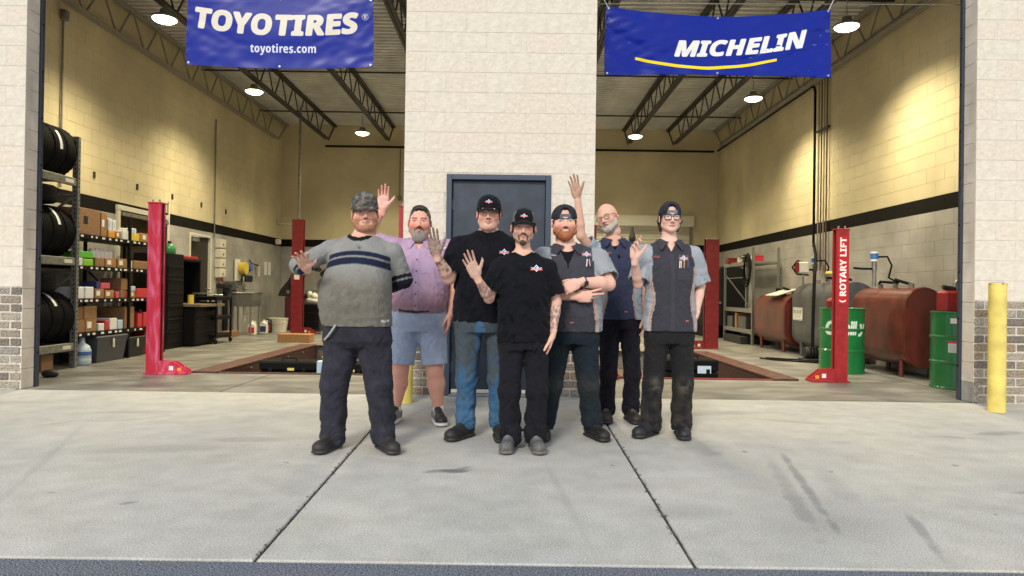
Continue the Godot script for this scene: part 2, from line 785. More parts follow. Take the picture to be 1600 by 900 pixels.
func fill_tri(im: Image, a: Vector2, b: Vector2, d: Vector2, c: Color) -> void:
	var y0 := maxi(0, int(floor(minf(a.y, minf(b.y, d.y)))))
	var y1 := mini(im.get_height() - 1, int(ceil(maxf(a.y, maxf(b.y, d.y)))))
	for y in range(y0, y1 + 1):
		var yy := y + 0.5
		var x0 := 1e9
		var x1 := -1e9
		for e in [[a, b], [b, d], [d, a]]:
			var p: Vector2 = e[0]
			var q: Vector2 = e[1]
			if (p.y <= yy) != (q.y <= yy):
				var x := p.x + (yy - p.y) / (q.y - p.y) * (q.x - p.x)
				x0 = minf(x0, x)
				x1 = maxf(x1, x)
		var i0 := maxi(0, int(ceil(x0 - 0.5)))
		var i1 := mini(im.get_width() - 1, int(floor(x1 - 0.5)))
		if i1 >= i0:
			im.fill_rect(Rect2i(i0, y, i1 - i0 + 1, 1), c)


func fill_poly(im: Image, pts: PackedVector2Array, c: Color) -> void:
	var t := Geometry2D.triangulate_polygon(pts)
	for k in range(0, t.size(), 3):
		fill_tri(im, pts[t[k]], pts[t[k + 1]], pts[t[k + 2]], c)


func picture(w: int, h: int, c: Color) -> Image:
	var im := Image.create(w, h, false, Image.FORMAT_RGBA8)
	im.fill(c)
	return im


func printed(key: String, im: Image, shrink := 2, rough := 0.5, opt := {}) -> StandardMaterial3D:
	if shrink > 1:
		im.resize(im.get_width() / shrink, im.get_height() / shrink, Image.INTERPOLATE_LANCZOS)
	opt.tex = ImageTexture.create_from_image(im)
	return mat(key, Color(1, 1, 1), rough, 0.0, opt)



func light_and_camera() -> void:
	var cam := Camera3D.new()
	cam.name = "camera"
	cam.fov = rad_to_deg(2.0 * atan(450.0 / 1100.0))
	cam.near = 0.05
	cam.far = 400.0
	add_child(cam)
	cam.position = Vector3(0, 1.04, 7.0)
	cam.rotation = Vector3(deg_to_rad(0.31), 0, deg_to_rad(0.83))
	cam.current = true
	var we := WorldEnvironment.new()
	we.name = "environment"
	var e := Environment.new()
	e.background_mode = Environment.BG_SKY
	var sky := Sky.new()
	var ps := ProceduralSkyMaterial.new()
	ps.sky_top_color = Color(0.66, 0.7, 0.76)
	ps.sky_horizon_color = Color(1.0, 0.985, 0.96)
	ps.sky_curve = 0.35
	ps.ground_bottom_color = Color(0.4, 0.4, 0.4)
	ps.ground_horizon_color = Color(0.8, 0.8, 0.8)
	ps.sun_angle_max = 1.0
	ps.energy_multiplier = 1.0
	sky.sky_material = ps
	e.sky = sky
	e.tonemap_mode = Environment.TONE_MAPPER_LINEAR
	e.tonemap_exposure = 1.68
	e.sdfgi_enabled = true
	e.ssao_enabled = true
	e.ssil_enabled = true
	we.environment = e
	add_child(we)
	var sun := DirectionalLight3D.new()
	sun.name = "sun"
	sun.light_color = Color(1.0, 0.97, 0.92)
	sun.light_energy = 0.5
	sun.light_angular_distance = 14.0
	sun.shadow_enabled = true
	add_child(sun)
	sun.look_at_from_position(Vector3(-3, 6, 9), Vector3.ZERO)

func _ready() -> void:
	light_and_camera()
	paint_mats()
	ground()
	front_wall()
	shop_walls()
	ceiling()
	lifts()
	banners()
	bollards()
	tyre_rack()
	parts_shelves()
	tool_corner()
	oil_corner()
	crew()


# ---------------------------------------------------------------- the place
const LEFT := -6.33      # inner faces of the side walls
const RIGHT := 5.6
const BACK := -12.25
const DECK := 5.52
const COURSE := 0.199
const FALL := 0.029      # the apron falls towards the road

func rng_of(s: int) -> RandomNumberGenerator:
	var r := RandomNumberGenerator.new()
	r.seed = s
	return r


func paint_mats() -> void:
	var mot := mottle("mottle", 512, 0.006, 0.82)
	var fine := mottle("fine", 256, 0.05, 0.8)
	var rough_n := bumps("split", 512, 0.02, 9.0, 5)
	mat("block_cream", lin(0.68, 0.63, 0.54), 0.9, 0.0, {"tex": mottle("cream", 512, 0.011, 0.93, FastNoiseLite.TYPE_SIMPLEX_SMOOTH, 5), "tri": 1.7, "normal": rough_n, "ns": 0.38})
	mat("block_cream_b", lin(0.69, 0.628, 0.53), 0.9, 0.0, {"tex": mottle("cream_b", 512, 0.02, 0.92, FastNoiseLite.TYPE_SIMPLEX_SMOOTH, 5), "tri": 1.7, "normal": rough_n, "ns": 0.38})
	mat("mortar_cream", lin(0.68, 0.63, 0.54), 0.95, 0.0, {"tex": fine, "tri": 2.0})
	mat("reveal_beige", lin(0.78, 0.72, 0.64), 0.75, 0.0, {"tex": mot, "tri": 0.7})
	mat("wall_upper", lin(0.71, 0.635, 0.42), 0.72, 0.0, {"tex": mottle("wall_a", 512, 0.004, 0.86), "tri": 0.25})
	mat("wall_upper_b", lin(0.71, 0.635, 0.42), 0.72, 0.0, {"tex": mottle("wall_a", 512, 0.004, 0.86), "tri": 0.25})
	mat("wall_lower", lin(0.44, 0.435, 0.41), 0.7, 0.0, {"tex": mottle("wall_b", 512, 0.006, 0.78), "tri": 0.3})
	mat("wall_stripe", lin(0.012, 0.011, 0.01), 0.8, 0.0, {"spec": 0.2})
	mat("concrete_raw", lin(0.36, 0.37, 0.36), 0.9, 0.0, {"tex": mot, "tri": 1.4})
	mat("floor", lin(0.29, 0.29, 0.275), 0.42, 0.0, {"tex": mottle("floor", 1024, 0.006, 0.62, FastNoiseLite.TYPE_SIMPLEX_SMOOTH, 5), "tri": Vector3(0.22, 0.22, 0.34), "normal": bumps("floor_n", 512, 0.02, 1.5, 4), "ns": 0.4})
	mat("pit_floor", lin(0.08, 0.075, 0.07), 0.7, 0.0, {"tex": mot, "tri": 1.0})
	mat("deck", lin(0.74, 0.74, 0.72), 0.55, 0.0, {"tex": mot, "tri": 0.5})
	mat("joist", lin(0.035, 0.035, 0.036), 0.55)
	mat("joist_pale", lin(0.28, 0.265, 0.23), 0.6)
	mat("dark_steel", lin(0.045, 0.06, 0.09), 0.4, 0.1, {"tex": fine, "tri": 1.0})
	mat("black_steel", lin(0.007, 0.007, 0.0078), 0.55, 0.0, {"spec": 0.25})
	mat("black_rubber", lin(0.007, 0.007, 0.0075), 0.8, 0.0, {"spec": 0.22})
	mat("galvanised", lin(0.3, 0.31, 0.28), 0.5, 0.45, {"tex": mottle("galv", 256, 0.03, 0.7), "tri": 2.0})
	mat("steel", lin(0.42, 0.43, 0.43), 0.32, 0.8, {"tex": fine, "tri": 2.0})
	mat("white_paint", lin(0.68, 0.67, 0.62), 0.5)
	mat("white_paper", lin(0.72, 0.73, 0.74), 0.7)
	mat("cream_enamel", lin(0.6, 0.58, 0.5), 0.5)
	mat("yellow_paint", lin(0.84, 0.68, 0.17), 0.5, 0.0, {"tex": mottle("yellow", 512, 0.009, 0.82), "tri": 1.2})
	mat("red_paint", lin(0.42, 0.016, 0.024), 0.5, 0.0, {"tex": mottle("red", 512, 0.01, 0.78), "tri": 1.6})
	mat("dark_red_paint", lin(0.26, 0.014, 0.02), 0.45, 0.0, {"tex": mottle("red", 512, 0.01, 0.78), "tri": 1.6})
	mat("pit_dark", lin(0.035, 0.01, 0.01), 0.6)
	mat("pit_red", lin(0.13, 0.045, 0.036), 0.5, 0.0, {"tex": mottle("pit_red", 512, 0.012, 0.5), "tri": 1.1})
	mat("oxide", lin(0.17, 0.032, 0.022), 0.36, 0.0, {"tex": mottle("oxide", 512, 0.006, 0.62), "tri": Vector3(1.2, 0.5, 1.2), "coat": 0.25, "coat_rough": 0.3})
	mat("tank_grey", lin(0.1, 0.11, 0.125), 0.42, 0.0, {"tex": mottle("oxide", 512, 0.006, 0.62), "tri": 0.8, "coat": 0.15})
	mat("drum_green", lin(0.012, 0.2, 0.055), 0.3, 0.0, {"tex": mottle("drum", 256, 0.01, 0.85), "tri": 1.0, "coat": 0.4})
	mat("door_slate", lin(0.03, 0.047, 0.078), 0.45, 0.0, {"tex": mottle("door", 512, 0.008, 0.7), "tri": 0.8})
	mat("door_frame", lin(0.034, 0.053, 0.088), 0.42)
	mat("copper", lin(0.13, 0.075, 0.05), 0.5, 0.1)
	mat("joint_fill", lin(0.035, 0.035, 0.036), 0.9)
	for k in 5:
		var cc: Color = [lin(0.33, 0.18, 0.085), lin(0.3, 0.17, 0.09), lin(0.38, 0.2, 0.08), lin(0.25, 0.13, 0.065), lin(0.42, 0.22, 0.07)][k]
		mat("carton_%d" % k, cc, 0.8, 0.0, {"tex": fine, "tri": 1.5})
	var fade := mottle("fade_mask", 512, 0.008, 0.0, FastNoiseLite.TYPE_SIMPLEX_SMOOTH, 5)
	var im := fade.get_image()
	var d := im.get_data()
	for k in range(0, d.size(), 3):
		var t := smoothstep(0.3, 0.95, d[k] / 255.0)
		d[k] = int(lerpf(190, 212, t)); d[k + 1] = int(lerpf(30, 108, t)); d[k + 2] = int(lerpf(60, 136, t))
	mat("faded_red", Color(0.93, 0.9, 0.93), 0.75, 0.0, {"tex": ImageTexture.create_from_image(Image.create_from_data(512, 512, false, Image.FORMAT_RGB8, d)), "tri": Vector3(2.2, 0.5, 2.2)})


# concrete with clouds, dark wheel marks and oil spots; x -8..8 and z 0..4.1 of the apron
func apron_picture() -> Image:
	var w := 2048
	var h := 528
	var a := FastNoiseLite.new()
	a.seed = 3; a.frequency = 0.004; a.fractal_octaves = 5
	var b := FastNoiseLite.new()
	b.seed = 9; b.frequency = 0.03; b.fractal_octaves = 4
	var na := a.get_image(w, h, false, false, false)
	var nb2 := b.get_image(w, h, false, false, false)
	var da := na.get_data()
	var db := nb2.get_data()
	var st := FastNoiseLite.new()
	st.seed = 21; st.frequency = 0.012; st.fractal_octaves = 3
	var ds := st.get_image(w, h, false, false, false).get_data()
	var R0 := rng_of(5)
	var out := PackedByteArray()
	out.resize(w * h * 3)
	for y in h:
		for x in w:
			var k := y * w + x
			var fa := da[k] / 255.0 - 0.5
			var fb := db[k] / 255.0 - 0.5
			# streaks drawn out across the slope
			var fs2 := ds[(y * 2 % h) * w + (x * 2 / 3)] / 255.0 - 0.5
			var gr := R0.randf() - 0.5
			var v := 0.57 * (1.0 + 0.26 * fa + 0.26 * fb + 0.16 * fs2 + 0.07 * gr)
			var warm := 0.5 + fa * 1.6 - fs2
			var r := v * (1.0 + 0.02 * warm)
			var g := v * 1.0
			var bl := v * (0.955 - 0.05 * warm)
			out[k * 3] = int(255.0 * clampf(pow(r, 1 / 2.2), 0, 1))
			out[k * 3 + 1] = int(255.0 * clampf(pow(g, 1 / 2.2), 0, 1))
			out[k * 3 + 2] = int(255.0 * clampf(pow(bl, 1 / 2.2), 0, 1))
	var im := Image.create_from_data(w, h, false, Image.FORMAT_RGB8, out)
	var R := rng_of(77)
	# [x, z, rx, rz, darkness, turn]: tyre scuffs, oil spots, drips
	var spots := [[-0.36, 2.62, 0.16, 0.05, 0.5, 0.2], [-0.3, 2.56, 0.07, 0.025, 0.4, 0.5], [-4.2, 2.05, 0.1, 0.03, 0.35, 0.1], [-2.0, 3.3, 0.05, 0.03, 0.35, 0.4], [-2.5, 3.15, 0.03, 0.015, 0.3, 0], [1.45, 2.5, 0.2, 0.5, 0.06, 0.12], [1.75, 2.8, 0.03, 0.8, 0.24, -0.2], [1.62, 2.9, 0.05, 0.75, 0.14, -0.2], [1.95, 2.75, 0.07, 0.4, 0.07, -0.2], [1.75, 3.4, 0.28, 0.5, 0.06, -0.2], [1.5, 3.5, 0.3, 0.35, 0.05, 0.0], [2.0, 3.6, 0.03, 0.45, 0.2, -0.28], [0.3, 3.1, 0.025, 0.8, 0.06, 0.1], [-3.0, 2.4, 0.03, 1.1, 0.07, 0.35], [-4.4, 1.6, 0.25, 0.2, 0.08, 0.0], [3.3, 2.6, 0.35, 0.25, 0.07, 0.4],
		[3.9, 1.35, 0.22, 0.08, 0.2, 0.3], [3.4, 1.5, 0.14, 0.05, 0.15, -0.2], [3.0, 2.9, 0.1, 0.03, 0.18, 0.1], [-3.2, 1.0, 0.4, 0.06, 0.1, 0.1], [-1.9, 1.9, 0.3, 0.08, 0.12, 0.1], [1.8, 0.7, 0.5, 0.1, 0.14, 0.15], [2.4, 1.0, 0.3, 0.06, 0.12, -0.3], [-2.4, 2.2, 0.45, 0.12, 0.1, 0.2], [-4.6, 0.7, 0.5, 0.12, 0.09, 0.1], [0.9, 3.3, 0.25, 0.12, 0.08, 0], [1.35, 1.9, 0.2, 0.25, 0.16, 0.3], [-5.2, 2.4, 0.5, 0.1, 0.08, 0.2]]
	for k in 40:
		spots.append([R.randf_range(-6, 6), R.randf_range(0.3, 3.9), R.randf_range(0.008, 0.03), R.randf_range(0.006, 0.018), R.randf_range(0.15, 0.4), R.randf() * 3.0])
	for s in spots:
		var cx: float = (s[0] + 8.0) * 128.0
		var cz: float = s[1] * 128.0
		var rr: float = maxf(s[2], s[3]) * 128.0 * 1.5 + 2.0
		for y in range(maxi(0, int(cz - rr)), mini(h, int(cz + rr))):
			for x in range(maxi(0, int(cx - rr)), mini(w, int(cx + rr))):
				var q := Vector2(x - cx, y - cz).rotated(s[5]) / 128.0
				var e := pow(q.x / s[2], 2) + pow(q.y / s[3], 2)
				var n := db[y * w + x] / 255.0 - 0.5
				var t := clampf((1.25 - e + n * 2.4) * 0.9, 0, 1) * float(s[4])
				if t > 0.0:
					im.set_pixel(x, y, im.get_pixel(x, y).lerp(Color(0.17, 0.18, 0.22), t))
	# chipped and grimy slab edges along the joints, hairline cracks
	for jx in [-1.077, 0.796]:
		for k in 70:
			var px := int((jx + 8.0 + R.randf_range(-0.012, 0.012)) * 128.0)
			var py := int(R.randf_range(0.3, 4.0) * 128.0)
			for e in R.randi_range(1, 7):
				im.set_pixel(clampi(px + R.randi_range(-1, 1), 0, w - 1), clampi(py + e, 0, h - 1), Color(0.36, 0.35, 0.33))
	for c in [[2.3, 0.6, 0.25, 150], [-3.6, 1.5, -0.4, 120], [4.4, 2.2, 0.7, 110]]:
		var q := Vector2((c[0] + 8.0) * 128.0, c[1] * 128.0)
		var dir: float = c[2]
		for k in int(c[3]):
			dir += R.randf_range(-0.25, 0.25) - (dir - float(c[2])) * 0.1
			q += Vector2(cos(dir), sin(dir))
			if q.x > 1 and q.x < w - 2 and q.y > 1 and q.y < h - 2:
				im.set_pixel(int(q.x), int(q.y), im.get_pixel(int(q.x), int(q.y)).lerp(Color(0.4, 0.4, 0.38), 0.55))
	# pale repair patches
	for s in [[-0.9, 2.95, 0.3, 0.13], [0.55, 2.85, 0.07, 0.04]]:
		for y in range(int((s[1] - s[3]) * 128), int((s[1] + s[3]) * 128)):
			for x in range(int((s[0] - s[2] + 8) * 128), int((s[0] + s[2] + 8) * 128)):
				var n := db[y * w + x] / 255.0
				im.set_pixel(x, y, im.get_pixel(x, y).lerp(Color(0.8, 0.81, 0.82), 0.3 * n))
	return im


func apron_slab(x0: float, x1: float, z0: float, z1: float) -> MB:
	var m := MB.new()
	var y0 := -FALL * z0
	var y1 := -FALL * z1
	var e := 0.006
	var uv := func(x: float, z: float) -> Vector2: return Vector2((x + 8.0) / 16.0, z / 4.125)
	var top := [Vector3(x0 + e, y1, z1 - e), Vector3(x1 - e, y1, z1 - e), Vector3(x1 - e, y0, z0 + e), Vector3(x0 + e, y0, z0 + e)]
	var rim := [Vector3(x0, y1 - e, z1), Vector3(x1, y1 - e, z1), Vector3(x1, y0 - e, z0), Vector3(x0, y0 - e, z0)]
	var nn := Vector3(0, 1, FALL).normalized()
	var id := []
	for p in top:
		id.append(m.vert(p, nn, uv.call(p.x, p.z)))
	m.tri_ids(id[0], id[1], id[2])
	m.tri_ids(id[0], id[2], id[3])
	for k in 4:
		var a: Vector3 = rim[k]
		var b: Vector3 = rim[(k + 1) % 4]
		var s := m.v.size()
		m.quad(a, b, top[(k + 1) % 4], top[k])
		m.quad(a - Vector3(0, 0.2, 0), b - Vector3(0, 0.2, 0), b, a)
		for j in range(s, m.v.size()):
			m.u[j] = uv.call(m.v[j].x, m.v[j].z)
	return m


func ground() -> void:
	# asphalt in front, running off to all sides
	var sp := mottle("asphalt", 1024, 0.07, 0.3, FastNoiseLite.TYPE_SIMPLEX, 3)
	var am := mat("asphalt", lin(0.32, 0.36, 0.44), 0.85, 0.0, {"tex": sp, "tri": 1.1, "normal": bumps("asphalt_n", 512, 0.12, 6.0, 3), "ns": 1.0})
	var m := MB.new()
	m.sheet(24, 24, func(s: float, t: float) -> Vector3:
		return Vector3(lerpf(-90, 90, s), -0.1195, lerpf(120.0, 4.016, t)))
	struct("road", m, am)
	var side := MB.new()
	side.box(Vector3(-50, -0.3, -30), Vector3(84, 0.3, 68))
	side.box(Vector3(50, -0.3, -30), Vector3(84, 0.3, 68))
	side.box(Vector3(0, -0.3, -45), Vector3(16, 0.3, 64))
	struct("ground", side, mat("yard", lin(0.42, 0.42, 0.4), 0.9))
	# apron: slabs with open joints between them
	var cm := mat("apron", Color(1, 1, 1), 0.82, 0.0, {"tex": ImageTexture.create_from_image(apron_picture()), "normal": bumps("apron_n", 512, 0.05, 1.6, 4), "ns": 0.4})
	cm.normal_enabled = false
	cm.detail_enabled = true
	cm.detail_albedo = mottle("grit", 1024, 0.09, 0.72, FastNoiseLite.TYPE_SIMPLEX, 4)
	cm.detail_blend_mode = BaseMaterial3D.BLEND_MODE_MUL
	cm.detail_uv_layer = BaseMaterial3D.DETAIL_UV_2
	cm.uv2_triplanar = true
	cm.uv2_world_triplanar = true
	cm.uv2_scale = Vector3(0.8, 0.8, 0.8)
	for q in [[-8.0, -1.085], [-1.07, 0.789], [0.804, 8.0]]:
		struct("apron", apron_slab(q[0], q[1], 0.3, 4.0), cm)
	for q in [[-8.0, -1.12], [-1.105, 0.86], [0.875, 8.0]]:
		struct("apron", apron_slab(q[0], q[1], 0.0, 0.292), cm)
	var jm := MB.new()
	for x in [-1.077, 0.796]:
		var jn := 40
		for k in jn:
			var za := lerpf(0.3, 4.0, float(k) / jn)
			var zb := lerpf(0.3, 4.0, float(k + 1) / jn)
			jm.box(Vector3(x, -FALL * (za + zb) * 0.5 - 0.05 - 0.004 * (k % 3), (za + zb) * 0.5), Vector3(0.022, 0.08, zb - za + 0.001))
	jm.box(Vector3(0, -0.057, 0.296), Vector3(16, 0.08, 0.012))
	struct("joint_filler", jm, mats["joint_fill"])
	# shop floor with the two shallow lift pits left out
	var f := MB.new()
	var rows := [[LEFT - 0.3, -3.86, 0.0, BACK - 0.3], [-3.86, -1.2, 0.0, -1.53], [-3.86, -1.2, -5.9, BACK - 0.3], [-1.2, 1.15, 0.0, BACK - 0.3], [1.15, 3.52, 0.0, -1.6], [1.15, 3.52, -5.6, BACK - 0.3], [3.52, RIGHT + 0.3, 0.0, BACK - 0.3]]
	for r in rows:
		f.box(Vector3((r[0] + r[1]) * 0.5, -0.2, (r[2] + r[3]) * 0.5), Vector3(r[1] - r[0], 0.4, r[2] - r[3]))
	struct("floor", f, mats["floor"])
	var fj := MB.new()
	fj.box(Vector3(-2.9, -0.001, -0.77), Vector3(0.008, 0.006, 1.5))
	fj.box(Vector3(4.9, -0.001, -3.0), Vector3(0.006, 0.006, 5.8))
	struct("floor_joint", fj, mats["joint_fill"])


# a side-laid course of blocks along one wall face; returns [x along, y, length, course] of each
func bond(length: float, height: float, course: float, unit: float, gaps: Array) -> Array:
	var out := []
	var rows := int(height / course)
	for r in rows:
		var a := -unit * 0.5 if r % 2 else 0.0
		while a < length - 0.01:
			var p := maxf(a, 0.0)
			var q := minf(a + unit, length)
			var y := r * course
			var spans := [[p, q]]
			for g in gaps:  # [from, to, bottom, top]
				if y + course > g[2] + 0.02 and y < g[3] - 0.02:
					var next := []
					for s in spans:
						if s[1] <= g[0] or s[0] >= g[1]:
							next.append(s)
						else:
							if g[0] - s[0] > 0.04: next.append([s[0], g[0]])
							if s[1] - g[1] > 0.04: next.append([g[1], s[1]])
					spans = next
			for s in spans:
				if s[1] - s[0] > 0.04:
					out.append([(s[0] + s[1]) * 0.5, y + course * 0.5, s[1] - s[0], r])
			a += unit
	return out


# inside walls: block faces on a backing; the nearest three hundred are pieces of their own
func block_wall(called: String, label: String, origin: Vector3, along: Vector3, inward: Vector3, length: float, gaps: Array, singles: int) -> Node3D:
	var t := thing(called, label, "wall", origin)
	var bs := Basis(along, Vector3.UP, along.cross(Vector3.UP))
	if bs.z.dot(inward) < 0:
		bs = Basis(-along, Vector3.UP, -bs.z)
	var flip := -1.0 if bs.x.dot(along) < 0 else 1.0
	var back := {"low": MB.new(), "mid": MB.new(), "top": MB.new()}
	# backing in three bands, cut round the openings
	for b in bond(length, DECK + 0.2, 0.0995, 200.0, gaps):
		var band: String = "low" if b[1] < COURSE * 11 else ("mid" if b[1] < COURSE * 12 else "top")
		back[band].box(bs * Vector3(flip * b[0], b[1], -0.104), (bs * Vector3(b[2], 0.0995, 0.2)).abs())
	part("backing", back.low, mats["wall_lower"], t)
	part("stripe_backing", back.mid, mats["wall_stripe"], t)
	part("backing", back.top, mats["wall_upper"], t)
	var blocks := bond(length, DECK, COURSE, 0.4, gaps)
	blocks.sort_custom(func(a: Array, b: Array) -> bool: return a[0] < b[0])
	var shared := {}
	var rest := {"low": MB.new(), "mid": MB.new(), "top": MB.new()}
	var count := 0
	for b in blocks:
		var band: String = "low" if b[3] < 11 else ("mid" if b[3] < 12 else "top")
		var size := Vector3(b[2] - 0.003, COURSE - 0.004, 0.02)
		var at: Vector3 = bs * Vector3(flip * b[0], b[1], -0.01)
		if count < singles and band != "mid":
			var key := "%.2f" % b[2]
			if not shared.has(key):
				shared[key] = MB.new().box(Vector3.ZERO, size, 0.0015).mesh()
			var mk := "wall_lower" if band == "low" else ("wall_upper" if (int(b[0] * 7.0) + b[3]) % 3 else "wall_upper_b")
			part("block", shared[key], mats[mk], t, at, bs)
			count += 1
		else:
			rest[band].xf = Transform3D(bs, at)
			rest[band].box(Vector3.ZERO, size, 0.0015)
	for e in [["low", "wall_lower"], ["mid", "wall_stripe"], ["top", "wall_upper"]]:
		if rest[e[0]].v.size() > 0:
			rest[e[0]].xf = Transform3D()
			stuff(part("blockwork", rest[e[0]], mats[e[1]], t))
	return t


func split_block(l: float, h: float, sd: int) -> ArrayMesh:
	var m := MB.new()
	var nz := FastNoiseLite.new()
	nz.seed = sd
	nz.frequency = 9.0
	nz.fractal_octaves = 3
	m.sheet(5, 3, func(s: float, t: float) -> Vector3:
		var edge := minf(minf(s, 1.0 - s) * 5.0, minf(t, 1.0 - t) * 3.0)
		var d := 0.0 if edge < 0.01 else 0.0006 + 0.003 * nz.get_noise_2d(s * l * 2.0, t * h * 2.0)
		return Vector3((s - 0.5) * l, (t - 0.5) * h, d))
	var x := l * 0.5
	var y := h * 0.5
	m.quad(Vector3(x, -y, 0), Vector3(x, -y, -0.05), Vector3(x, y, -0.05), Vector3(x, y, 0))
	m.quad(Vector3(-x, -y, -0.05), Vector3(-x, -y, 0), Vector3(-x, y, 0), Vector3(-x, y, -0.05))
	m.quad(Vector3(-x, y, 0), Vector3(x, y, 0), Vector3(x, y, -0.05), Vector3(-x, y, -0.05))
	m.quad(Vector3(-x, -y, -0.05), Vector3(x, -y, -0.05), Vector3(x, -y, 0), Vector3(-x, -y, 0))
	return m.mesh()


# a pier of the front wall: split-faced block over a wainscot of tumbled brick
func pier(label: String, x0: float, x1: float, door: Array, reveal: float) -> void:
	var t := thing("wall_pier", label, "wall", Vector3((x0 + x1) * 0.5, 0, 0))
	var w := x1 - x0
	var core := MB.new()
	var z := -0.003
	if door.is_empty():
		core.box(Vector3(0, 2.2, z - 0.125), Vector3(w - 0.1 if reveal != 0.0 else w - 0.004, 4.6, 0.25))
	else:
		var a: float = door[0] - (x0 + x1) * 0.5
		var b: float = door[1] - (x0 + x1) * 0.5
		core.box(Vector3((-w * 0.5 + a) * 0.5, 2.2, z - 0.125), Vector3(a + w * 0.5, 4.6, 0.25))
		core.box(Vector3((w * 0.5 + b) * 0.5, 2.2, z - 0.125), Vector3(w * 0.5 - b, 4.6, 0.25))
		core.box(Vector3((a + b) * 0.5, (door[2] + 4.5) * 0.5, z - 0.125), Vector3(b - a, 4.5 - door[2], 0.25))
		core.box(Vector3((a + b) * 0.5, 1.1, z - 0.24), Vector3(b - a, 2.2, 0.02))
	part("backing", core, mats["mortar_cream"], t)
	mat("brick_mortar", lin(0.54, 0.51, 0.45), 0.95, 0.0, {"tex": mottle("fine", 256, 0.05, 0.8), "tri": 2.0})
	var bm := MB.new()
	if door.is_empty():
		bm.box(Vector3(0, 0.51, -0.03), Vector3(w - (0.09 if reveal != 0.0 else 0.008), 1.0, 0.05))
	else:
		bm.box(Vector3((-w * 0.5 + door[0] - (x0 + x1) * 0.5) * 0.5, 0.51, -0.03), Vector3(door[0] - x0 - 0.006, 1.0, 0.05))
		part("brick_mortar", bm, mats["brick_mortar"], t)
		bm = MB.new()
		bm.box(Vector3((w * 0.5 + door[1] - (x0 + x1) * 0.5) * 0.5, 0.51, -0.03), Vector3(x1 - door[1] - 0.006, 1.0, 0.05))
	part("brick_mortar", bm, mats["brick_mortar"], t)
	var gaps := [] if door.is_empty() else [[door[0] - x0, door[1] - x0, -1.0, door[2]]]
	var shared := {}
	var R := rng_of(int(x0 * 10.0) + 500)
	for b in bond(w, 3.5, 0.2, 0.4, [] if door.is_empty() else [[door[0] - x0, door[1] - x0, -1.0, door[2] - 1.02]]):
		var key := "%.2f_%d" % [b[2], R.randi() % 4]
		if not shared.has(key):
			shared[key] = split_block(b[2] - 0.0015, 0.1972, hash(key) % 999)
		part("block", shared[key], mats["block_cream" if R.randf() < 0.75 else "block_cream_b"], t, Vector3(b[0] - w * 0.5, 1.02 + b[1], 0))
	var bricks := []
	for k in 8:
		bricks.append(MB.new().box(Vector3.ZERO, Vector3(0.198, 0.072, 0.05), 0.006, Basis(Vector3.BACK, R.randf_range(-0.008, 0.008))).mesh())
	var half := {}
	for b in bond(w, 1.02, 0.085, 0.21, gaps):
		var ms: Mesh = bricks[R.randi() % 8]
		if absf(b[2] - 0.21) > 0.01:
			var key := "%.2f" % b[2]
			if not half.has(key):
				half[key] = MB.new().box(Vector3.ZERO, Vector3(b[2] - 0.012, 0.072, 0.05), 0.006).mesh()
			ms = half[key]
		part("brick", ms, mats["brick_%d" % (R.randi() % 7)], t, Vector3(b[0] - w * 0.5, b[1], -0.022 + R.randf_range(-0.004, 0.005)))
	if reveal != 0.0:
		# smooth return into the bay
		var rx := w * 0.5 if reveal > 0.0 else -w * 0.5
		for k in 22:
			var mm: Mesh = MB.new().box(Vector3.ZERO, Vector3(0.05, 0.197, 0.185), 0.003).mesh() if not shared.has("rv") else shared["rv"]
			shared["rv"] = mm
			part("return_block", mm, mats["concrete_raw" if k == 0 and reveal < 0.0 else "reveal_beige"], t, Vector3(rx - signf(reveal) * 0.025, 0.1 + k * 0.2, -0.1))
		var st := MB.new()
		st.box(Vector3(rx + signf(reveal) * 0.004, 2.2, -0.215), Vector3(0.034, 4.4, 0.04), 0.003)
		st.box(Vector3(rx - signf(reveal) * 0.01, 2.2, -0.26), Vector3(0.006, 4.4, 0.05))
		part("steel_guard", st, mats["dark_steel"], t)
		for k in 9:
			part("bolt", MB.new().cyl(Vector3(0, 0, 0), Vector3(signf(reveal) * 0.008, 0, 0), 0.01, 0.008, 8), mats["black_steel"], t, Vector3(rx + signf(reveal) * 0.021, 0.35 + k * 0.48, -0.215))


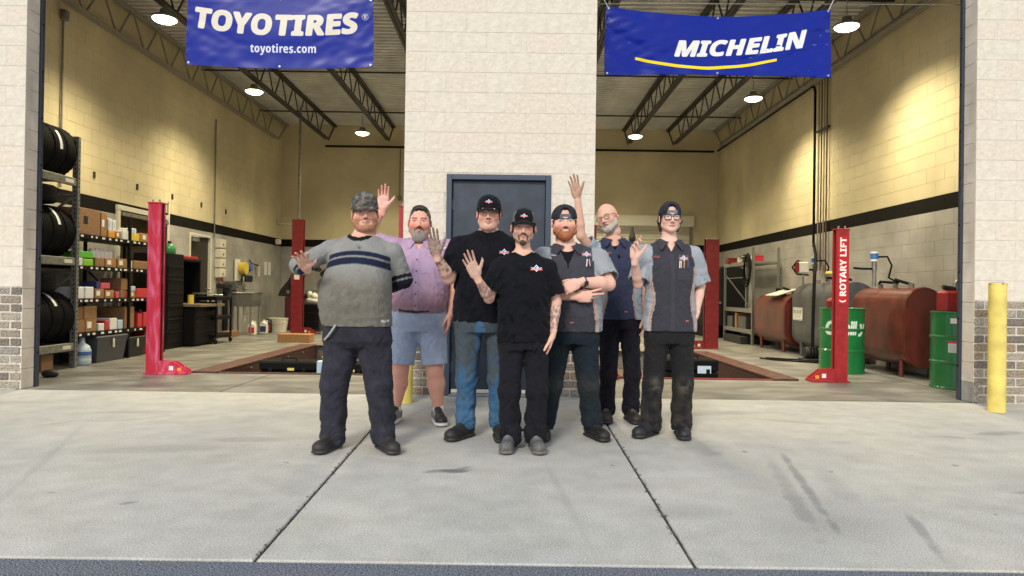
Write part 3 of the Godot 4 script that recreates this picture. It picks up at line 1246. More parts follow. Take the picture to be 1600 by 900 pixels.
func front_wall() -> void:
	var bt := mottle("brick_t", 512, 0.02, 0.6, FastNoiseLite.TYPE_SIMPLEX_SMOOTH, 5)
	var bc := [lin(0.42, 0.355, 0.28), lin(0.48, 0.42, 0.335), lin(0.38, 0.325, 0.27), lin(0.27, 0.235, 0.205), lin(0.53, 0.475, 0.395), lin(0.44, 0.335, 0.225), lin(0.42, 0.39, 0.34)]
	for k in 7:
		mat("brick_%d" % k, bc[k], 0.9, 0.0, {"tex": bt, "tri": Vector3(3.1, 3.7, 3.1), "normal": bumps("split", 512, 0.02, 9.0, 5), "ns": 0.8})
	pier("cream block pier with brick base at the left of the left bay", -8.87, -4.87, [], 1.0)
	pier("wide cream block pier between the two bays, around the dark door", -1.09, 0.81, [-0.665, 0.375, 2.205], 0.0)
	pier("cream block pier with brick base behind the right yellow bollard", 4.6, 8.6, [], -1.0)
	var lm := MB.new()
	lm.box(Vector3(-0.13, 5.4, -0.17), Vector3(17.4, 1.8, 0.3))
	solo("lintel", lm, mats["mortar_cream"], "cream wall above both open bays", "wall")
	# the steel door in the middle pier
	var t := thing("steel_door", "closed dark slate steel door between the two bays", "door", Vector3(-0.145, 0, 0))
	var fr := MB.new()
	for s in [-1.0, 1.0]:
		fr.box(Vector3(s * 0.492, 1.1, -0.02), Vector3(0.052, 2.2, 0.09), 0.004)
	fr.box(Vector3(0, 2.174, -0.02), Vector3(0.932, 0.052, 0.09), 0.004)
	part("frame", fr, mats["door_frame"], t)
	part("leaf", MB.new().box(Vector3(0, 1.085, -0.05), Vector3(0.926, 2.12, 0.045), 0.003), mats["door_slate"], t)
	for y in [0.28, 1.1, 1.9]:
		part("hinge", MB.new().cyl(Vector3(-0.464, y - 0.055, -0.018), Vector3(-0.464, y + 0.055, -0.018), 0.009, 0.009, 8).box(Vector3(-0.45, y, -0.026), Vector3(0.03, 0.1, 0.004)), mats["door_frame"], t)
	var kn := part("handle", MB.new().cyl(Vector3(0.39, 0.98, -0.03), Vector3(0.39, 0.98, 0.03), 0.011, 0.011, 10).box(Vector3(0.345, 0.98, 0.03), Vector3(0.11, 0.02, 0.014), 0.004), mats["steel"], t)
	part("rose", MB.new().cyl(Vector3(0.39, 0.98, -0.028), Vector3(0.39, 0.98, -0.018), 0.03, 0.03, 16), mats["steel"], kn)
	part("threshold", MB.new().box(Vector3(0, 0.012, 0.0), Vector3(0.93, 0.024, 0.12), 0.004), mats["steel"], t)
	part("sweep", MB.new().box(Vector3(0, 0.045, -0.02), Vector3(0.9, 0.035, 0.012), 0.002), mats["white_paint"], t)


func shop_walls() -> void:
	var lz := -BACK
	var left := block_wall("side_wall", "inside left wall of cream block above and grey below a black band", Vector3(LEFT, 0, -0.34), Vector3(0, 0, -1), Vector3(1, 0, 0), lz - 0.1, [[3.9, 5.5, -1.0, 2.29], [6.38, 7.4, -1.0, 2.1]], 300)
	block_wall("side_wall", "inside right wall of cream block behind the tanks, with black band", Vector3(RIGHT, 0, -0.34), Vector3(0, 0, -1), Vector3(-1, 0, 0), lz - 0.1, [], 300)
	block_wall("rear_wall", "cream block rear wall at the far end of both bays", Vector3(LEFT, 0, BACK), Vector3(1, 0, 0), Vector3(0, 0, 1), RIGHT - LEFT, [[7.7, 11.2, -1.0, 2.9], [11.24, 11.56, -1.0, 2.15]], 0)
	# what lies behind the opening in the left wall: a small store room
	var sr := MB.new()
	sr.box(Vector3(LEFT - 1.6, 1.4, -5.0), Vector3(0.1, 2.8, 3.4))
	sr.box(Vector3(LEFT - 0.9, 1.4, -3.35), Vector3(1.3, 2.8, 0.1))
	sr.box(Vector3(LEFT - 0.9, 1.4, -6.55), Vector3(1.3, 2.8, 0.1))
	sr.box(Vector3(LEFT - 0.9, 2.85, -5.0), Vector3(1.5, 0.1, 3.4))
	sr.box(Vector3(LEFT - 0.9, -0.05, -5.0), Vector3(1.3, 0.1, 3.1))
	struct("store_room", sr, mats["wall_upper"])
	var fr := thing("door_frame", "pale frame round the store room opening behind the parts shelves", "door frame", Vector3(LEFT, 0, -5.04))
	for s in [-1.0, 1.0]:
		part("jamb", MB.new().box(Vector3(0.012, 1.14, s * 0.8), Vector3(0.07, 2.28, 0.07), 0.004), mats["cream_enamel"], fr)
	part("head", MB.new().box(Vector3(0.012, 2.3, 0), Vector3(0.07, 0.08, 1.68), 0.004), mats["cream_enamel"], fr)
	part("track", MB.new().box(Vector3(0.06, 2.2, 0), Vector3(0.04, 0.06, 1.5), 0.004), mats["galvanised"], fr)
	var d := thing("back_office_door", "black door with pale closer in the left wall", "door", Vector3(LEFT, 0, -7.23))
	part("leaf", MB.new().box(Vector3(-0.05, 1.03, 0), Vector3(0.05, 2.05, 0.9), 0.003), mat("door_black", lin(0.02, 0.018, 0.016), 0.5), d)
	for s in [-1.0, 1.0]:
		part("jamb", MB.new().box(Vector3(0.005, 1.05, s * 0.48), Vector3(0.06, 2.1, 0.06), 0.003), mats["cream_enamel"], d)
	part("head", MB.new().box(Vector3(0.005, 2.09, 0), Vector3(0.06, 0.05, 0.9), 0.003), mats["cream_enamel"], d)
	var cl := part("closer", MB.new().box(Vector3(0.03, 1.98, 0.27), Vector3(0.07, 0.07, 0.26), 0.008), mats["galvanised"], d)
	part("arm", MB.new().bar(Vector3(0.05, 2.03, 0.3), Vector3(0.12, 2.05, -0.05), 0.02, 0.01).bar(Vector3(0.12, 2.055, -0.05), Vector3(0.03, 2.06, -0.3), 0.02, 0.01), mats["galvanised"], cl)
	part("handle", MB.new().cyl(Vector3(-0.03, 1.0, -0.36), Vector3(0.04, 1.0, -0.36), 0.012, 0.012, 8).ball(Vector3(0.05, 1.0, -0.36), Vector3(0.025, 0.03, 0.03), 10), mats["steel"], d)
	# roller door at the back of the right bay
	var rd := thing("roller_door", "closed cream slatted roller door in the rear wall", "roller door", Vector3(3.12, 0, BACK - 0.1))
	var slat := MB.new().sheet(1, 6, func(s: float, t: float) -> Vector3: return Vector3((s - 0.5) * 3.46, t * 0.1 - 0.05, 0.02 * sin(t * PI))).mesh()
	for k in 29:
		part("slat", slat, mats["cream_enamel"], rd, Vector3(0, 0.05 + k * 0.1, 0))
	part("hood", MB.new().box(Vector3(0, 3.02, 0.16), Vector3(3.6, 0.3, 0.3), 0.02), mats["cream_enamel"], rd)
	part("back_sheet", MB.new().box(Vector3(0, 1.45, -0.03), Vector3(3.5, 2.9, 0.02)), mats["cream_enamel"], rd)
	for s in [-1.0, 1.0]:
		part("guide", MB.new().box(Vector3(s * 1.74, 1.45, 0.13), Vector3(0.06, 2.9, 0.06), 0.004), mats["galvanised"], rd)


func ceiling() -> void:
	var m := MB.new()
	var w := RIGHT - LEFT
	var ribs := 78
	var dz := (-BACK) / ribs
	for k in ribs:
		var z0 := -0.02 - k * dz
		var a := [[0.0, 0.0], [0.42, 0.0], [0.5, 0.045], [0.92, 0.045], [1.0, 0.0]]
		for j in 4:
			var p := Vector3(LEFT, DECK + a[j][1], z0 - a[j][0] * dz)
			var q := Vector3(LEFT, DECK + a[j + 1][1], z0 - a[j + 1][0] * dz)
			m.quad(p, q, q + Vector3(w, 0, 0), p + Vector3(w, 0, 0))
	struct("ceiling_deck", m, mats["deck"])
	struct("roof_slab", MB.new().box(Vector3(-0.3, DECK + 0.16, -6.2), Vector3(w + 3.2, 0.2, 12.9)), mats["concrete_raw"])
	var xs := [LEFT + 0.12, -4.9, -3.3, -1.75, -0.2, 1.35, 3.0, 4.2, RIGHT - 0.12]
	var nm := ["first open web roof joist, against the left wall", "second open web roof joist from the left wall, above the first lamps", "third open web roof joist from the left wall, behind the left banner", "open web roof joist just left of the middle pier", "open web roof joist above and behind the middle pier", "open web roof joist just right of the middle pier", "open web roof joist behind the middle of the right banner", "open web roof joist behind the right end of the right banner", "last open web roof joist, against the right wall"]
	var web := MB.new().box(Vector3.ZERO, Vector3(0.022, 0.62, 0.022)).mesh()
	for k in xs.size():
		var t := thing("roof_joist", nm[k], "roof joist", Vector3(xs[k], 0, -0.35), 0.0, "open web joists under the roof deck")
		var mm: Material = mats["joist_pale"] if k == 0 or k == 8 else mats["joist"]
		var l := -BACK - 0.35
		for s in [-1.0, 1.0]:
			part("top_chord", MB.new().box(Vector3(s * 0.03, DECK - 0.03, -l * 0.5), Vector3(0.045, 0.05, l - 0.05)), mm, t)
			part("bottom_chord", MB.new().box(Vector3(s * 0.03, DECK - 0.55, -l * 0.5 + 0.3), Vector3(0.045, 0.045, l - 1.2)), mm, t)
		var n := int((l - 1.2) / 0.42)
		for j in n:
			var z := -0.45 - j * 0.42
			part("web", web, mm, t, Vector3(0, DECK - 0.29, z), Basis(Vector3.RIGHT, 0.62 if j % 2 else -0.62))
		part("end_web", MB.new().bar(Vector3(0, DECK - 0.55, -l + 0.72), Vector3(0, DECK - 0.05, -l + 0.1), 0.03, 0.03), mm, t)
	for e in [[-3.4, 0.04], [-7.2, 0.04], [-10.4, 0.1]]:
		solo("bridging_bar", MB.new().bar(Vector3(LEFT, DECK - 0.09, e[0]), Vector3(RIGHT, DECK - 0.09, e[0]), 0.03, 0.03), mats["joist"], "thin cross bar under the roof deck, %s" % ["nearest the bays", "midway back", "nearest the rear wall"][[-3.4, -7.2, -10.4].find(e[0])], "bar")
	solo("rear_pipe", MB.new().tube([Vector3(LEFT + 1.2, 4.93, BACK + 0.12), Vector3(RIGHT - 0.16, 4.93, BACK + 0.12)], 0.03, 8), mats["black_steel"], "black pipe running across the rear wall under the joists", "pipe")
	# round lamps hung under the joists
	var glow := mat("lamp_glow", Color(1, 0.95, 0.84), 0.5, 0.0, {"glow": 6.0, "glow_color": Color(1, 0.93, 0.8)})
	var spots := [[-4.87, -2.74, "front lamp of the left bay, left of the left banner"], [-4.92, -6.27, "middle lamp of the left bay, near the left wall"], [-3.6, -9.67, "rear lamp of the left bay, left of the middle pier"], [4.55, -2.66, "front lamp of the right bay, right of the right banner"], [4.5, -6.26, "middle lamp of the right bay, under the right banner"], [2.86, -9.6, "rear lamp of the right bay, right of the middle pier"]]
	for z in [-2.7, -6.3, -9.65]:
		spots.append([-1.25, z, "%s lamp at the inner side of the left bay behind the pier" % ["front", "middle", "rear"][[-2.7, -6.3, -9.65].find(z)]])
		spots.append([0.95, z, "%s lamp at the inner side of the right bay behind the pier" % ["front", "middle", "rear"][[-2.7, -6.3, -9.65].find(z)]])
	for s in spots:
		var t := thing("high_bay_lamp", "round glowing " + s[2], "ceiling lamp", Vector3(s[0], 4.75, s[1]), 0.0, "round high bay lamps")
		part("housing", MB.new().lathe([Vector2(0.162, 0.0), Vector2(0.17, 0.025), Vector2(0.14, 0.045), Vector2(0.07, 0.07), Vector2(0.06, 0.13), Vector2(0.0, 0.14)], 24), mats["galvanised"], t)
		part("lamp_glass", MB.new().lathe([Vector2(0.0, -0.055), Vector2(0.08, -0.05), Vector2(0.13, -0.032), Vector2(0.156, -0.01), Vector2(0.16, 0.0)], 24, true), glow, t)
		part("hook", MB.new().tube([Vector3(0, 0.17, 0), Vector3(0, 0.4, 0), Vector3(0, 0.62, 0.0)], 0.008, 6), mats["steel"], t)
		var l := SpotLight3D.new()
		l.name = "lamp_light"
		l.light_color = Color(1.0, 0.93, 0.76)
		l.light_energy = LAMP
		l.spot_range = 16.0
		l.spot_attenuation = 2.0
		l.spot_angle = 70.0
		l.spot_angle_attenuation = 1.0
		l.light_size = 0.16
		l.shadow_enabled = true
		t.add_child(l)
		l.position = Vector3(0, -0.09, 0)
		l.rotation.x = -PI / 2

const LAMP := 11.5


# ---------------------------------------------------------------- things in front: banners, bollards, lifts
func banner(called_label: String, x0: float, x1: float, y0: float, y1: float, z: float, sag_t: float, sag_b: float, material: Material, folds: int) -> void:
	var w := x1 - x0
	var h := y1 - y0
	var nz := FastNoiseLite.new()
	nz.seed = folds
	nz.frequency = 1.0
	nz.fractal_octaves = 1
	var t := thing("banner", called_label, "banner", Vector3((x0 + x1) * 0.5, y0, z))
	var amp := 0.28 if folds == 4 else 1.0
	var surf := func(s: float, v: float) -> Vector3:
		var arch := 4.0 * s * (1.0 - s)
		var x := (s - 0.5) * w + 0.012 * sin(v * 5.0) * (s - 0.5)
		var y := v * h - arch * lerpf(sag_b, sag_t, v)
		# swags between the top corners, buckles along the lower edge
		var u := v + 0.42 * arch
		var d := 0.014 * sin(u * 7.0 + 0.6) * (0.3 + arch * 0.5)
		d += 0.014 * nz.get_noise_2d(s * 2.2, v * 1.2 + arch * 0.9)
		d += 0.02 * nz.get_noise_2d(s * 6.0 + 3.0, v * 2.6) * smoothstep(0.45, 0.0, v)
		d += 0.008 * nz.get_noise_2d(s * 11.0 - v * 4.0, v * 6.0 + s * 3.0) * absf(2.0 * s - 1.0)
		d -= 0.006 * exp(-pow((u - 0.72 - 0.1 * nz.get_noise_2d(s * 3.0, 5.0)) / 0.03, 2))
		return Vector3(x, y, d * amp)
	var m := MB.new()
	m.sheet(72, 30, surf)
	part("sheet", m, material, t)
	m = MB.new()
	m.sheet(36, 15, func(s: float, v: float) -> Vector3: return surf.call(1.0 - s, v) - Vector3(0, 0, 0.004))
	part("back", m, mat("banner_back", lin(0.03, 0.045, 0.2), 0.4), t)
	for c in [[0.012, 0.97], [0.988, 0.97], [0.012, 0.03], [0.988, 0.03], [0.5, 0.97], [0.5, 0.03]]:
		var p: Vector3 = surf.call(c[0], c[1])
		part("eyelet", MB.new().cyl(p - Vector3(0, 0, 0.006), p + Vector3(0, 0, 0.005), 0.013, 0.011, 12), mats["steel"], t)
	for c in [[0.012, -0.25], [0.988, 0.25]]:
		var p: Vector3 = surf.call(c[0], 0.97)
		part("cord", MB.new().tube([p, p + Vector3(c[1] * 0.5, 0.25, -0.02), p + Vector3(c[1], 0.6, -0.05)], 0.004, 5), mats["white_paint"], t)


func banners() -> void:
	var deep := Color(0.0, 0.115, 0.53)
	var cream := Color(0.83, 0.81, 0.76)
	var im := picture(1536, 560, deep)
	var curve := func(p: Vector2) -> Vector2:
		var s := (p.x - 60.0) / 1400.0
		return Vector2(p.x, p.y + 40.0 * (1.0 - pow(2.0 * s - 1.15, 2)))
	print_text(im, "TOYO", 62, 96, 640, 172, cream, {"embolden": 1.6, "slant": 0.1, "bend": curve})
	print_text(im, "TIRES", 726, 96, 690, 172, cream, {"embolden": 1.6, "slant": 0.1, "bend": curve})
	print_text(im, "®", 1444, 128, 52, 52, cream, {"bold": false})
	print_text(im, "toyotires.com", 524, 366, 540, 92, Color(0.8, 0.81, 0.84), {"embolden": 0.2})
	var m1 := printed("banner_left", im, 2, 0.32, {"spec": 0.28, "coat": 0.04, "coat_rough": 0.12})
	banner("blue vinyl TOYO TIRES banner hanging in the left bay", -3.44, -1.49, 3.37, 4.09, -0.35, 0.0, 0.03, m1, 4)
	im = picture(1536, 460, deep)
	var rise := func(p: Vector2) -> Vector2: return Vector2(p.x, p.y + 26.0 - (p.x - 480.0) * 0.085 + 16.0 * sin((p.x - 480.0) / 880.0 * PI))
	print_text(im, "MICHELIN", 474, 172, 900, 126, Color(0.88, 0.88, 0.87), {"embolden": 1.5, "slant": 0.22, "bend": rise})
	var line := PackedVector2Array()
	for k in 31:
		var s := k / 30.0
		line.append(Vector2(lerpf(212, 1170, s), 330 + 66.0 * sin(s * PI) - 4.0 * s))
	for k in range(30, -1, -1):
		var s := k / 30.0
		line.append(Vector2(lerpf(212, 1170, s), 330 + 66.0 * sin(s * PI) - 4.0 * s + lerpf(20, 24, sin(s * PI))))
	fill_poly(im, line, Color(0.93, 0.82, 0.1))
	var m2 := printed("banner_right", im, 2, 0.3, {"spec": 0.3, "coat": 0.08, "coat_rough": 0.12})
	banner("blue vinyl MICHELIN banner with yellow underline hanging in the right bay", 0.935, 3.295, 3.32, 4.045, -0.35, 0.09, -0.02, m2, 9)
	solo("banner_wire", MB.new().tube([Vector3(0.7, 4.07, -0.37), Vector3(2.1, 4.1, -0.39), Vector3(4.7, 4.12, -0.37)], 0.006, 5), mats["galvanised"], "thin wire above the right banner", "wire")


func bollards() -> void:
	for b in [[4.54, 0.42, "yellow steel bollard standing before the right brick base"], [-0.99, 0.4, "yellow steel bollard half hidden behind the legs of the man in shorts"]]:
		var t := thing("bollard", b[2], "bollard", Vector3(b[0], -FALL * b[1], b[1]), 0.0, "yellow bollards beside the bays")
		part("post", MB.new().lathe([Vector2(0.076, 0.0), Vector2(0.0745, 0.02), Vector2(0.0735, 1.19), Vector2(0.071, 1.2)], 28), mats["yellow_paint"], t)
		part("concrete_cap", MB.new().lathe([Vector2(0.071, 1.2), Vector2(0.05, 1.208), Vector2(0.0, 1.211)], 28), mats["concrete_raw"], t)
		var R := rng_of(4)
		var chips := MB.new()
		for k in 9:
			var a := R.randf() * TAU
			chips.box(Vector3(cos(a), 0, sin(a)) * 0.0735 + Vector3(0, 1.194 - R.randf() * 0.006, 0), Vector3(0.016, 0.008, 0.003), 0.0, Basis(Vector3.UP, -a + PI * 0.5))
		part("chipped_rim", chips, mats["joint_fill"], t)


# one column of a two-post lift: a channel open towards the car
func lift_post(at: Vector3, height: float, inward: float, paint: Material, label: String, lettered := false, foot_len := 0.3, hw := 0.075, d := 0.06) -> Node3D:
	var t := thing("lift_post", label, "lift post", at, 0.0, "red two-post lift columns")
	var u := PackedVector2Array([Vector2(-hw, -d), Vector2(hw, -d), Vector2(hw, -d + 0.03), Vector2(hw - 0.01, -d + 0.03), Vector2(hw - 0.01, -d + 0.01), Vector2(-hw + 0.01, -d + 0.01), Vector2(-hw + 0.01, d - 0.01), Vector2(hw - 0.01, d - 0.01), Vector2(hw - 0.01, d - 0.03), Vector2(hw, d - 0.03), Vector2(hw, d), Vector2(-hw, d)])
	for k in u.size():
		u[k].x *= inward
	var m := MB.new()
	m.xf = Transform3D(Basis(Vector3.RIGHT, Vector3.FORWARD, Vector3.UP), Vector3.ZERO)
	m.slab(u, 0.02, height)
	part("column", m, paint, t)
	part("base_plate", MB.new().box(Vector3(inward * 0.0, 0.01, 0), Vector3(hw * 2.0 + 0.03, 0.02, 0.2), 0.003), paint, t)
	part("top_plate", MB.new().box(Vector3(0, height + 0.008, 0), Vector3(hw * 2.0 + 0.02, 0.016, d * 2.0 + 0.02), 0.003), paint, t)
	for s in [-1.0, 1.0]:
		part("bolt", MB.new().cyl(Vector3(s * 0.04, height + 0.012, 0.02), Vector3(s * 0.04, height + 0.05, 0.02), 0.012, 0.012, 8), mats["steel"], t)
	# carriage, chain cylinder and screw inside the channel
	part("carriage", MB.new().box(Vector3(inward * 0.01, 0.42, 0), Vector3(hw * 1.3, 0.62, d * 1.5), 0.006), mats["dark_red_paint"], t)
	part("cylinder", MB.new().cyl(Vector3(-inward * 0.02, 0.05, 0), Vector3(-inward * 0.02, height - 0.08, 0), 0.03, 0.03, 12), mats["black_steel"], t)
	# gusset foot towards the bay
	var f := MB.new()
	f.slab(PackedVector2Array([Vector2(inward * hw, 0.02), Vector2(inward * (hw + foot_len), 0.02), Vector2(inward * (hw + foot_len), 0.05), Vector2(inward * (hw + foot_len * 0.55), 0.15), Vector2(inward * hw, 0.16)]), 0.04, 0.055)
	f.slab(PackedVector2Array([Vector2(inward * hw, 0.02), Vector2(inward * (hw + foot_len), 0.02), Vector2(inward * (hw + foot_len), 0.05), Vector2(inward * (hw + foot_len * 0.55), 0.15), Vector2(inward * hw, 0.16)]), -0.055, -0.04)
	f.box(Vector3(inward * (hw + foot_len * 0.5), 0.015, 0), Vector3(foot_len, 0.03, 0.2), 0.003)
	var ft := part("foot", f, paint, t)
	part("sticker", MB.new().box(Vector3(inward * (0.09 + foot_len * 0.4), 0.075, 0.056), Vector3(0.05, 0.05, 0.002)), mats["white_paper"], ft)
	part("sticker", MB.new().box(Vector3(inward * (0.09 + foot_len * 0.68), 0.06, 0.056), Vector3(0.045, 0.04, 0.002)), mat("sticker_amber", lin(0.7, 0.3, 0.05), 0.6), ft)
	if lettered:
		var im := picture(1024, 128, Color(0.74, 0.1, 0.13))
		print_text(im, "ROTARY LIFT", 120, 26, 890, 78, Color(0.93, 0.91, 0.91), {"embolden": 1.3})
		var arc := PackedVector2Array()
		for k in 13:
			arc.append(Vector2(70, 64) + Vector2(cos(PI * 0.6 + k * 0.8 * PI / 12), sin(PI * 0.6 + k * 0.8 * PI / 12)) * Vector2(46, 44))
		for k in range(12, -1, -1):
			arc.append(Vector2(76, 64) + Vector2(cos(PI * 0.6 + k * 0.8 * PI / 12), sin(PI * 0.6 + k * 0.8 * PI / 12)) * Vector2(28, 36))
		fill_poly(im, arc, Color(0.93, 0.91, 0.91))
		im.rotate_90(COUNTERCLOCKWISE)
		var pm := printed("rotary_print", im, 2, 0.4)
		var q := MB.new()
		q.quad(Vector3(-0.066, 0.95, d + 0.002), Vector3(0.068, 0.95, d + 0.002), Vector3(0.068, 1.77, d + 0.002), Vector3(-0.066, 1.77, d + 0.002))
		part("lettering", q, pm, t)
	return t


func lifts() -> void:
	lift_post(Vector3(-4.26, 0, -1.42), 2.03, 1.0, mats["faded_red"], "sun-faded pink red lift post at the front left of the left bay", false, 0.34)
	lift_post(Vector3(-1.28, 0, -1.42), 2.03, -1.0, mats["red_paint"], "red lift post just showing left of the middle pier")
	lift_post(Vector3(4.01, 0, -1.6), 1.85, -1.0, mats["red_paint"], "bright red lift post lettered ROTARY LIFT in the right bay", true)
	lift_post(Vector3(0.94, 0, -1.6), 1.85, 1.0, mats["red_paint"], "red lift post hidden behind the bald man at the right bay edge")
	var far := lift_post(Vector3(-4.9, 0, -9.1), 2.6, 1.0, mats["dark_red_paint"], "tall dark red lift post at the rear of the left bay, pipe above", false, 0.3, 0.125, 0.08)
	part("decal", MB.new().box(Vector3(0.0, 1.35, 0.082), Vector3(0.12, 0.2, 0.002)), mats["white_paper"], far)
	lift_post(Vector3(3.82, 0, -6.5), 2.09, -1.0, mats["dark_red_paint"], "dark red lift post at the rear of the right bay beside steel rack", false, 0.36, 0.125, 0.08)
	solo("lift_pipe", MB.new().tube([Vector3(-4.9, 2.62, -9.1), Vector3(-4.9, 5.2, -9.1)], 0.028, 10), mats["galvanised"], "thin pale pipe rising from the tall rear lift post", "pipe")
	var br := thing("swing_bracket", "short pale arm and hook at the top of the tall rear lift post", "hook", Vector3(-5.0, 2.48, -8.95))
	part("arm", MB.new().tube([Vector3(0, 0, 0), Vector3(-0.2, 0.02, 0.02), Vector3(-0.32, 0.0, 0.03)], 0.018, 8), mats["galvanised"], br)
	part("hook", MB.new().tube([Vector3(-0.32, 0, 0.03), Vector3(-0.36, 0.06, 0.03), Vector3(-0.33, 0.1, 0.03)], 0.012, 8), mats["galvanised"], br)
	# shallow pits: floor, sides, red steel runners along the edges
	for p in [[-3.86, -1.2, -1.53, -5.9, "left"], [1.15, 3.52, -1.6, -5.6, "right"]]:
		var m := MB.new()
		var cx: float = (p[0] + p[1]) * 0.5
		var cz: float = (p[2] + p[3]) * 0.5
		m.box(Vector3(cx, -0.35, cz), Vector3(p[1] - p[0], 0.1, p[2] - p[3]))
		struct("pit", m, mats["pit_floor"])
		var t := thing("pit_frame", "red steel frame round the shallow lift pit in the %s bay" % p[4], "pit frame", Vector3(cx, 0, cz), 0.0, "steel frames round the lift pits")
		var hw: float = (p[1] - p[0]) * 0.5
		var hl: float = (p[2] - p[3]) * 0.5
		for s in [-1.0, 1.0]:
			part("runner", MB.new().box(Vector3(s * (hw - 0.15), 0.012, 0), Vector3(0.3, 0.03, hl * 2.0), 0.004), mats["pit_red"], t)
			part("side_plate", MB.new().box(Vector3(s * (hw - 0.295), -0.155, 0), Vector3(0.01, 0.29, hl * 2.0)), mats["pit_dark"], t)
			part("end_angle", MB.new().box(Vector3(0, 0.006, s * (hl - 0.03)), Vector3(hw * 2.0 - 0.62, 0.02, 0.05), 0.003), mats["pit_red" if p[4] == "left" else "dark_red_paint"], t)
		for k in 5:
			part("bolt", MB.new().cyl(Vector3(hw * -1 + 0.28, -0.05, hl - 0.3 - k * 0.8), Vector3(hw * -1 + 0.32, -0.05, hl - 0.3 - k * 0.8), 0.016, 0.014, 8), mats["steel"], t)
	# tool cases standing in the pits
	var cases := [[-3.0, -2.65, 0.75, 0.36, "black tool case with yellow label low in the left pit"], [2.42, -2.6, 0.7, 0.47, "black tool case with pale blue label in the right pit"], [-2.2, -2.7, 0.5, 0.34, "black tool case behind the leg of the man in grey sweater"]]
	for c in cases:
		var t := thing("tool_case", c[4], "tool case", Vector3(c[0], -0.3, c[1]), 0.0, "black tool cases in the pits")
		part("body", MB.new().box(Vector3(0, c[3] * 0.32, 0), Vector3(c[2], c[3] * 0.62, 0.4), 0.015), mats["black_rubber"], t)
		part("lid", MB.new().box(Vector3(0, c[3] * 0.83, 0), Vector3(c[2] + 0.01, c[3] * 0.34, 0.41), 0.02), mats["black_rubber"], t)
		for s in [-0.3, 0.3]:
			part("latch", MB.new().box(Vector3(s * c[2], c[3] * 0.66, 0.206), Vector3(0.05, 0.07, 0.015), 0.003), mats["black_steel"], t)
		part("handle", MB.new().tube([Vector3(-0.1, c[3], 0.1), Vector3(-0.09, c[3] + 0.04, 0.1), Vector3(0.09, c[3] + 0.04, 0.1), Vector3(0.1, c[3], 0.1)], 0.01, 6), mats["black_rubber"], t)
		part("label", MB.new().box(Vector3(0.16 if c[0] > 0 else 0.05, c[3] * 0.72, 0.208), Vector3(0.18 if c[0] > 0 else 0.09, 0.1 if c[0] > 0 else 0.035, 0.003)), mat("label_blue", lin(0.5, 0.62, 0.72), 0.6) if c[0] > 0 else mat("label_yellow", lin(0.65, 0.55, 0.12), 0.6), t)
	solo("label_box", MB.new().box(Vector3(0, 0.19, 0), Vector3(0.14, 0.38, 0.12), 0.01), mat("bottle_blue", lin(0.35, 0.5, 0.62), 0.4), "pale blue and white bottle box beside the left pit tool cases", "box", Vector3(-2.52, -0.3, -2.45))
	solo("extension_cord", MB.new().tube([Vector3(-2.6, 0.1, -2.7), Vector3(-2.5, 0.16, -2.8), Vector3(-2.42, 0.1, -2.95), Vector3(-2.35, 0.2, -3.05), Vector3(-2.28, 0.14, -3.0), Vector3(-2.3, 0.06, -2.85), Vector3(-2.2, 0.12, -2.8), Vector3(-2.12, 0.05, -2.9)], 0.012, 6), mat("cord_yellow", lin(0.6, 0.42, 0.05), 0.5), "yellow cord coiled on the left pit tool cases", "cord")
	var st := thing("jack_stand", "black hydraulic jack stand in the right pit", "jack stand", Vector3(2.48, -0.3, -2.9))
	part("pole", MB.new().cyl(Vector3(0, 0.05, 0), Vector3(0, 0.95, 0), 0.035, 0.028, 12), mats["black_steel"], st)
	part("head", MB.new().box(Vector3(0, 0.97, 0), Vector3(0.13, 0.05, 0.13), 0.006), mats["black_steel"], st)
	for k in 3:
		var a := TAU * k / 3.0 + 0.4
		part("leg", MB.new().bar(Vector3(0, 0.35, 0), Vector3(cos(a) * 0.24, 0.02, sin(a) * 0.24), 0.03, 0.03), mats["black_steel"], st)


# ---------------------------------------------------------------- things inside the left bay
func tyre_mesh(r: float, w: float) -> ArrayMesh:
	var p := []
	var ri := r * 0.6
	p.append(Vector2(ri, -w * 0.36))
	p.append(Vector2(ri + 0.02, -w * 0.44))
	p.append(Vector2(r * 0.82, -w * 0.52))
	p.append(Vector2(r * 0.93, -w * 0.5))
	p.append(Vector2(r * 0.985, -w * 0.42))
	var g := [-0.3, -0.1, 0.1, 0.3]
	for e in g:
		p.append(Vector2(r, (e - 0.03) * w))
		p.append(Vector2(r - 0.003, (e - 0.02) * w))
		p.append(Vector2(r - 0.003, (e + 0.02) * w))
		p.append(Vector2(r, (e + 0.03) * w))
	p.append(Vector2(r * 0.985, w * 0.42))
	p.append(Vector2(r * 0.93, w * 0.5))
	p.append(Vector2(r * 0.82, w * 0.52))
	p.append(Vector2(ri + 0.02, w * 0.44))
	p.append(Vector2(ri, w * 0.36))
	p.append(Vector2(ri, -w * 0.36))
	var m := MB.new()
	m.lathe(p, 40)
	# cross grooves in the shoulders
	for k in 36:
		var a := TAU * k / 36
		for s in [-1.0, 1.0]:
			m.box(Vector3(cos(a) * (r - 0.006), s * w * 0.39, sin(a) * (r - 0.006)), Vector3(0.008, w * 0.11, 0.024), 0.0, Basis(Vector3.UP, -a))
	return m.mesh()


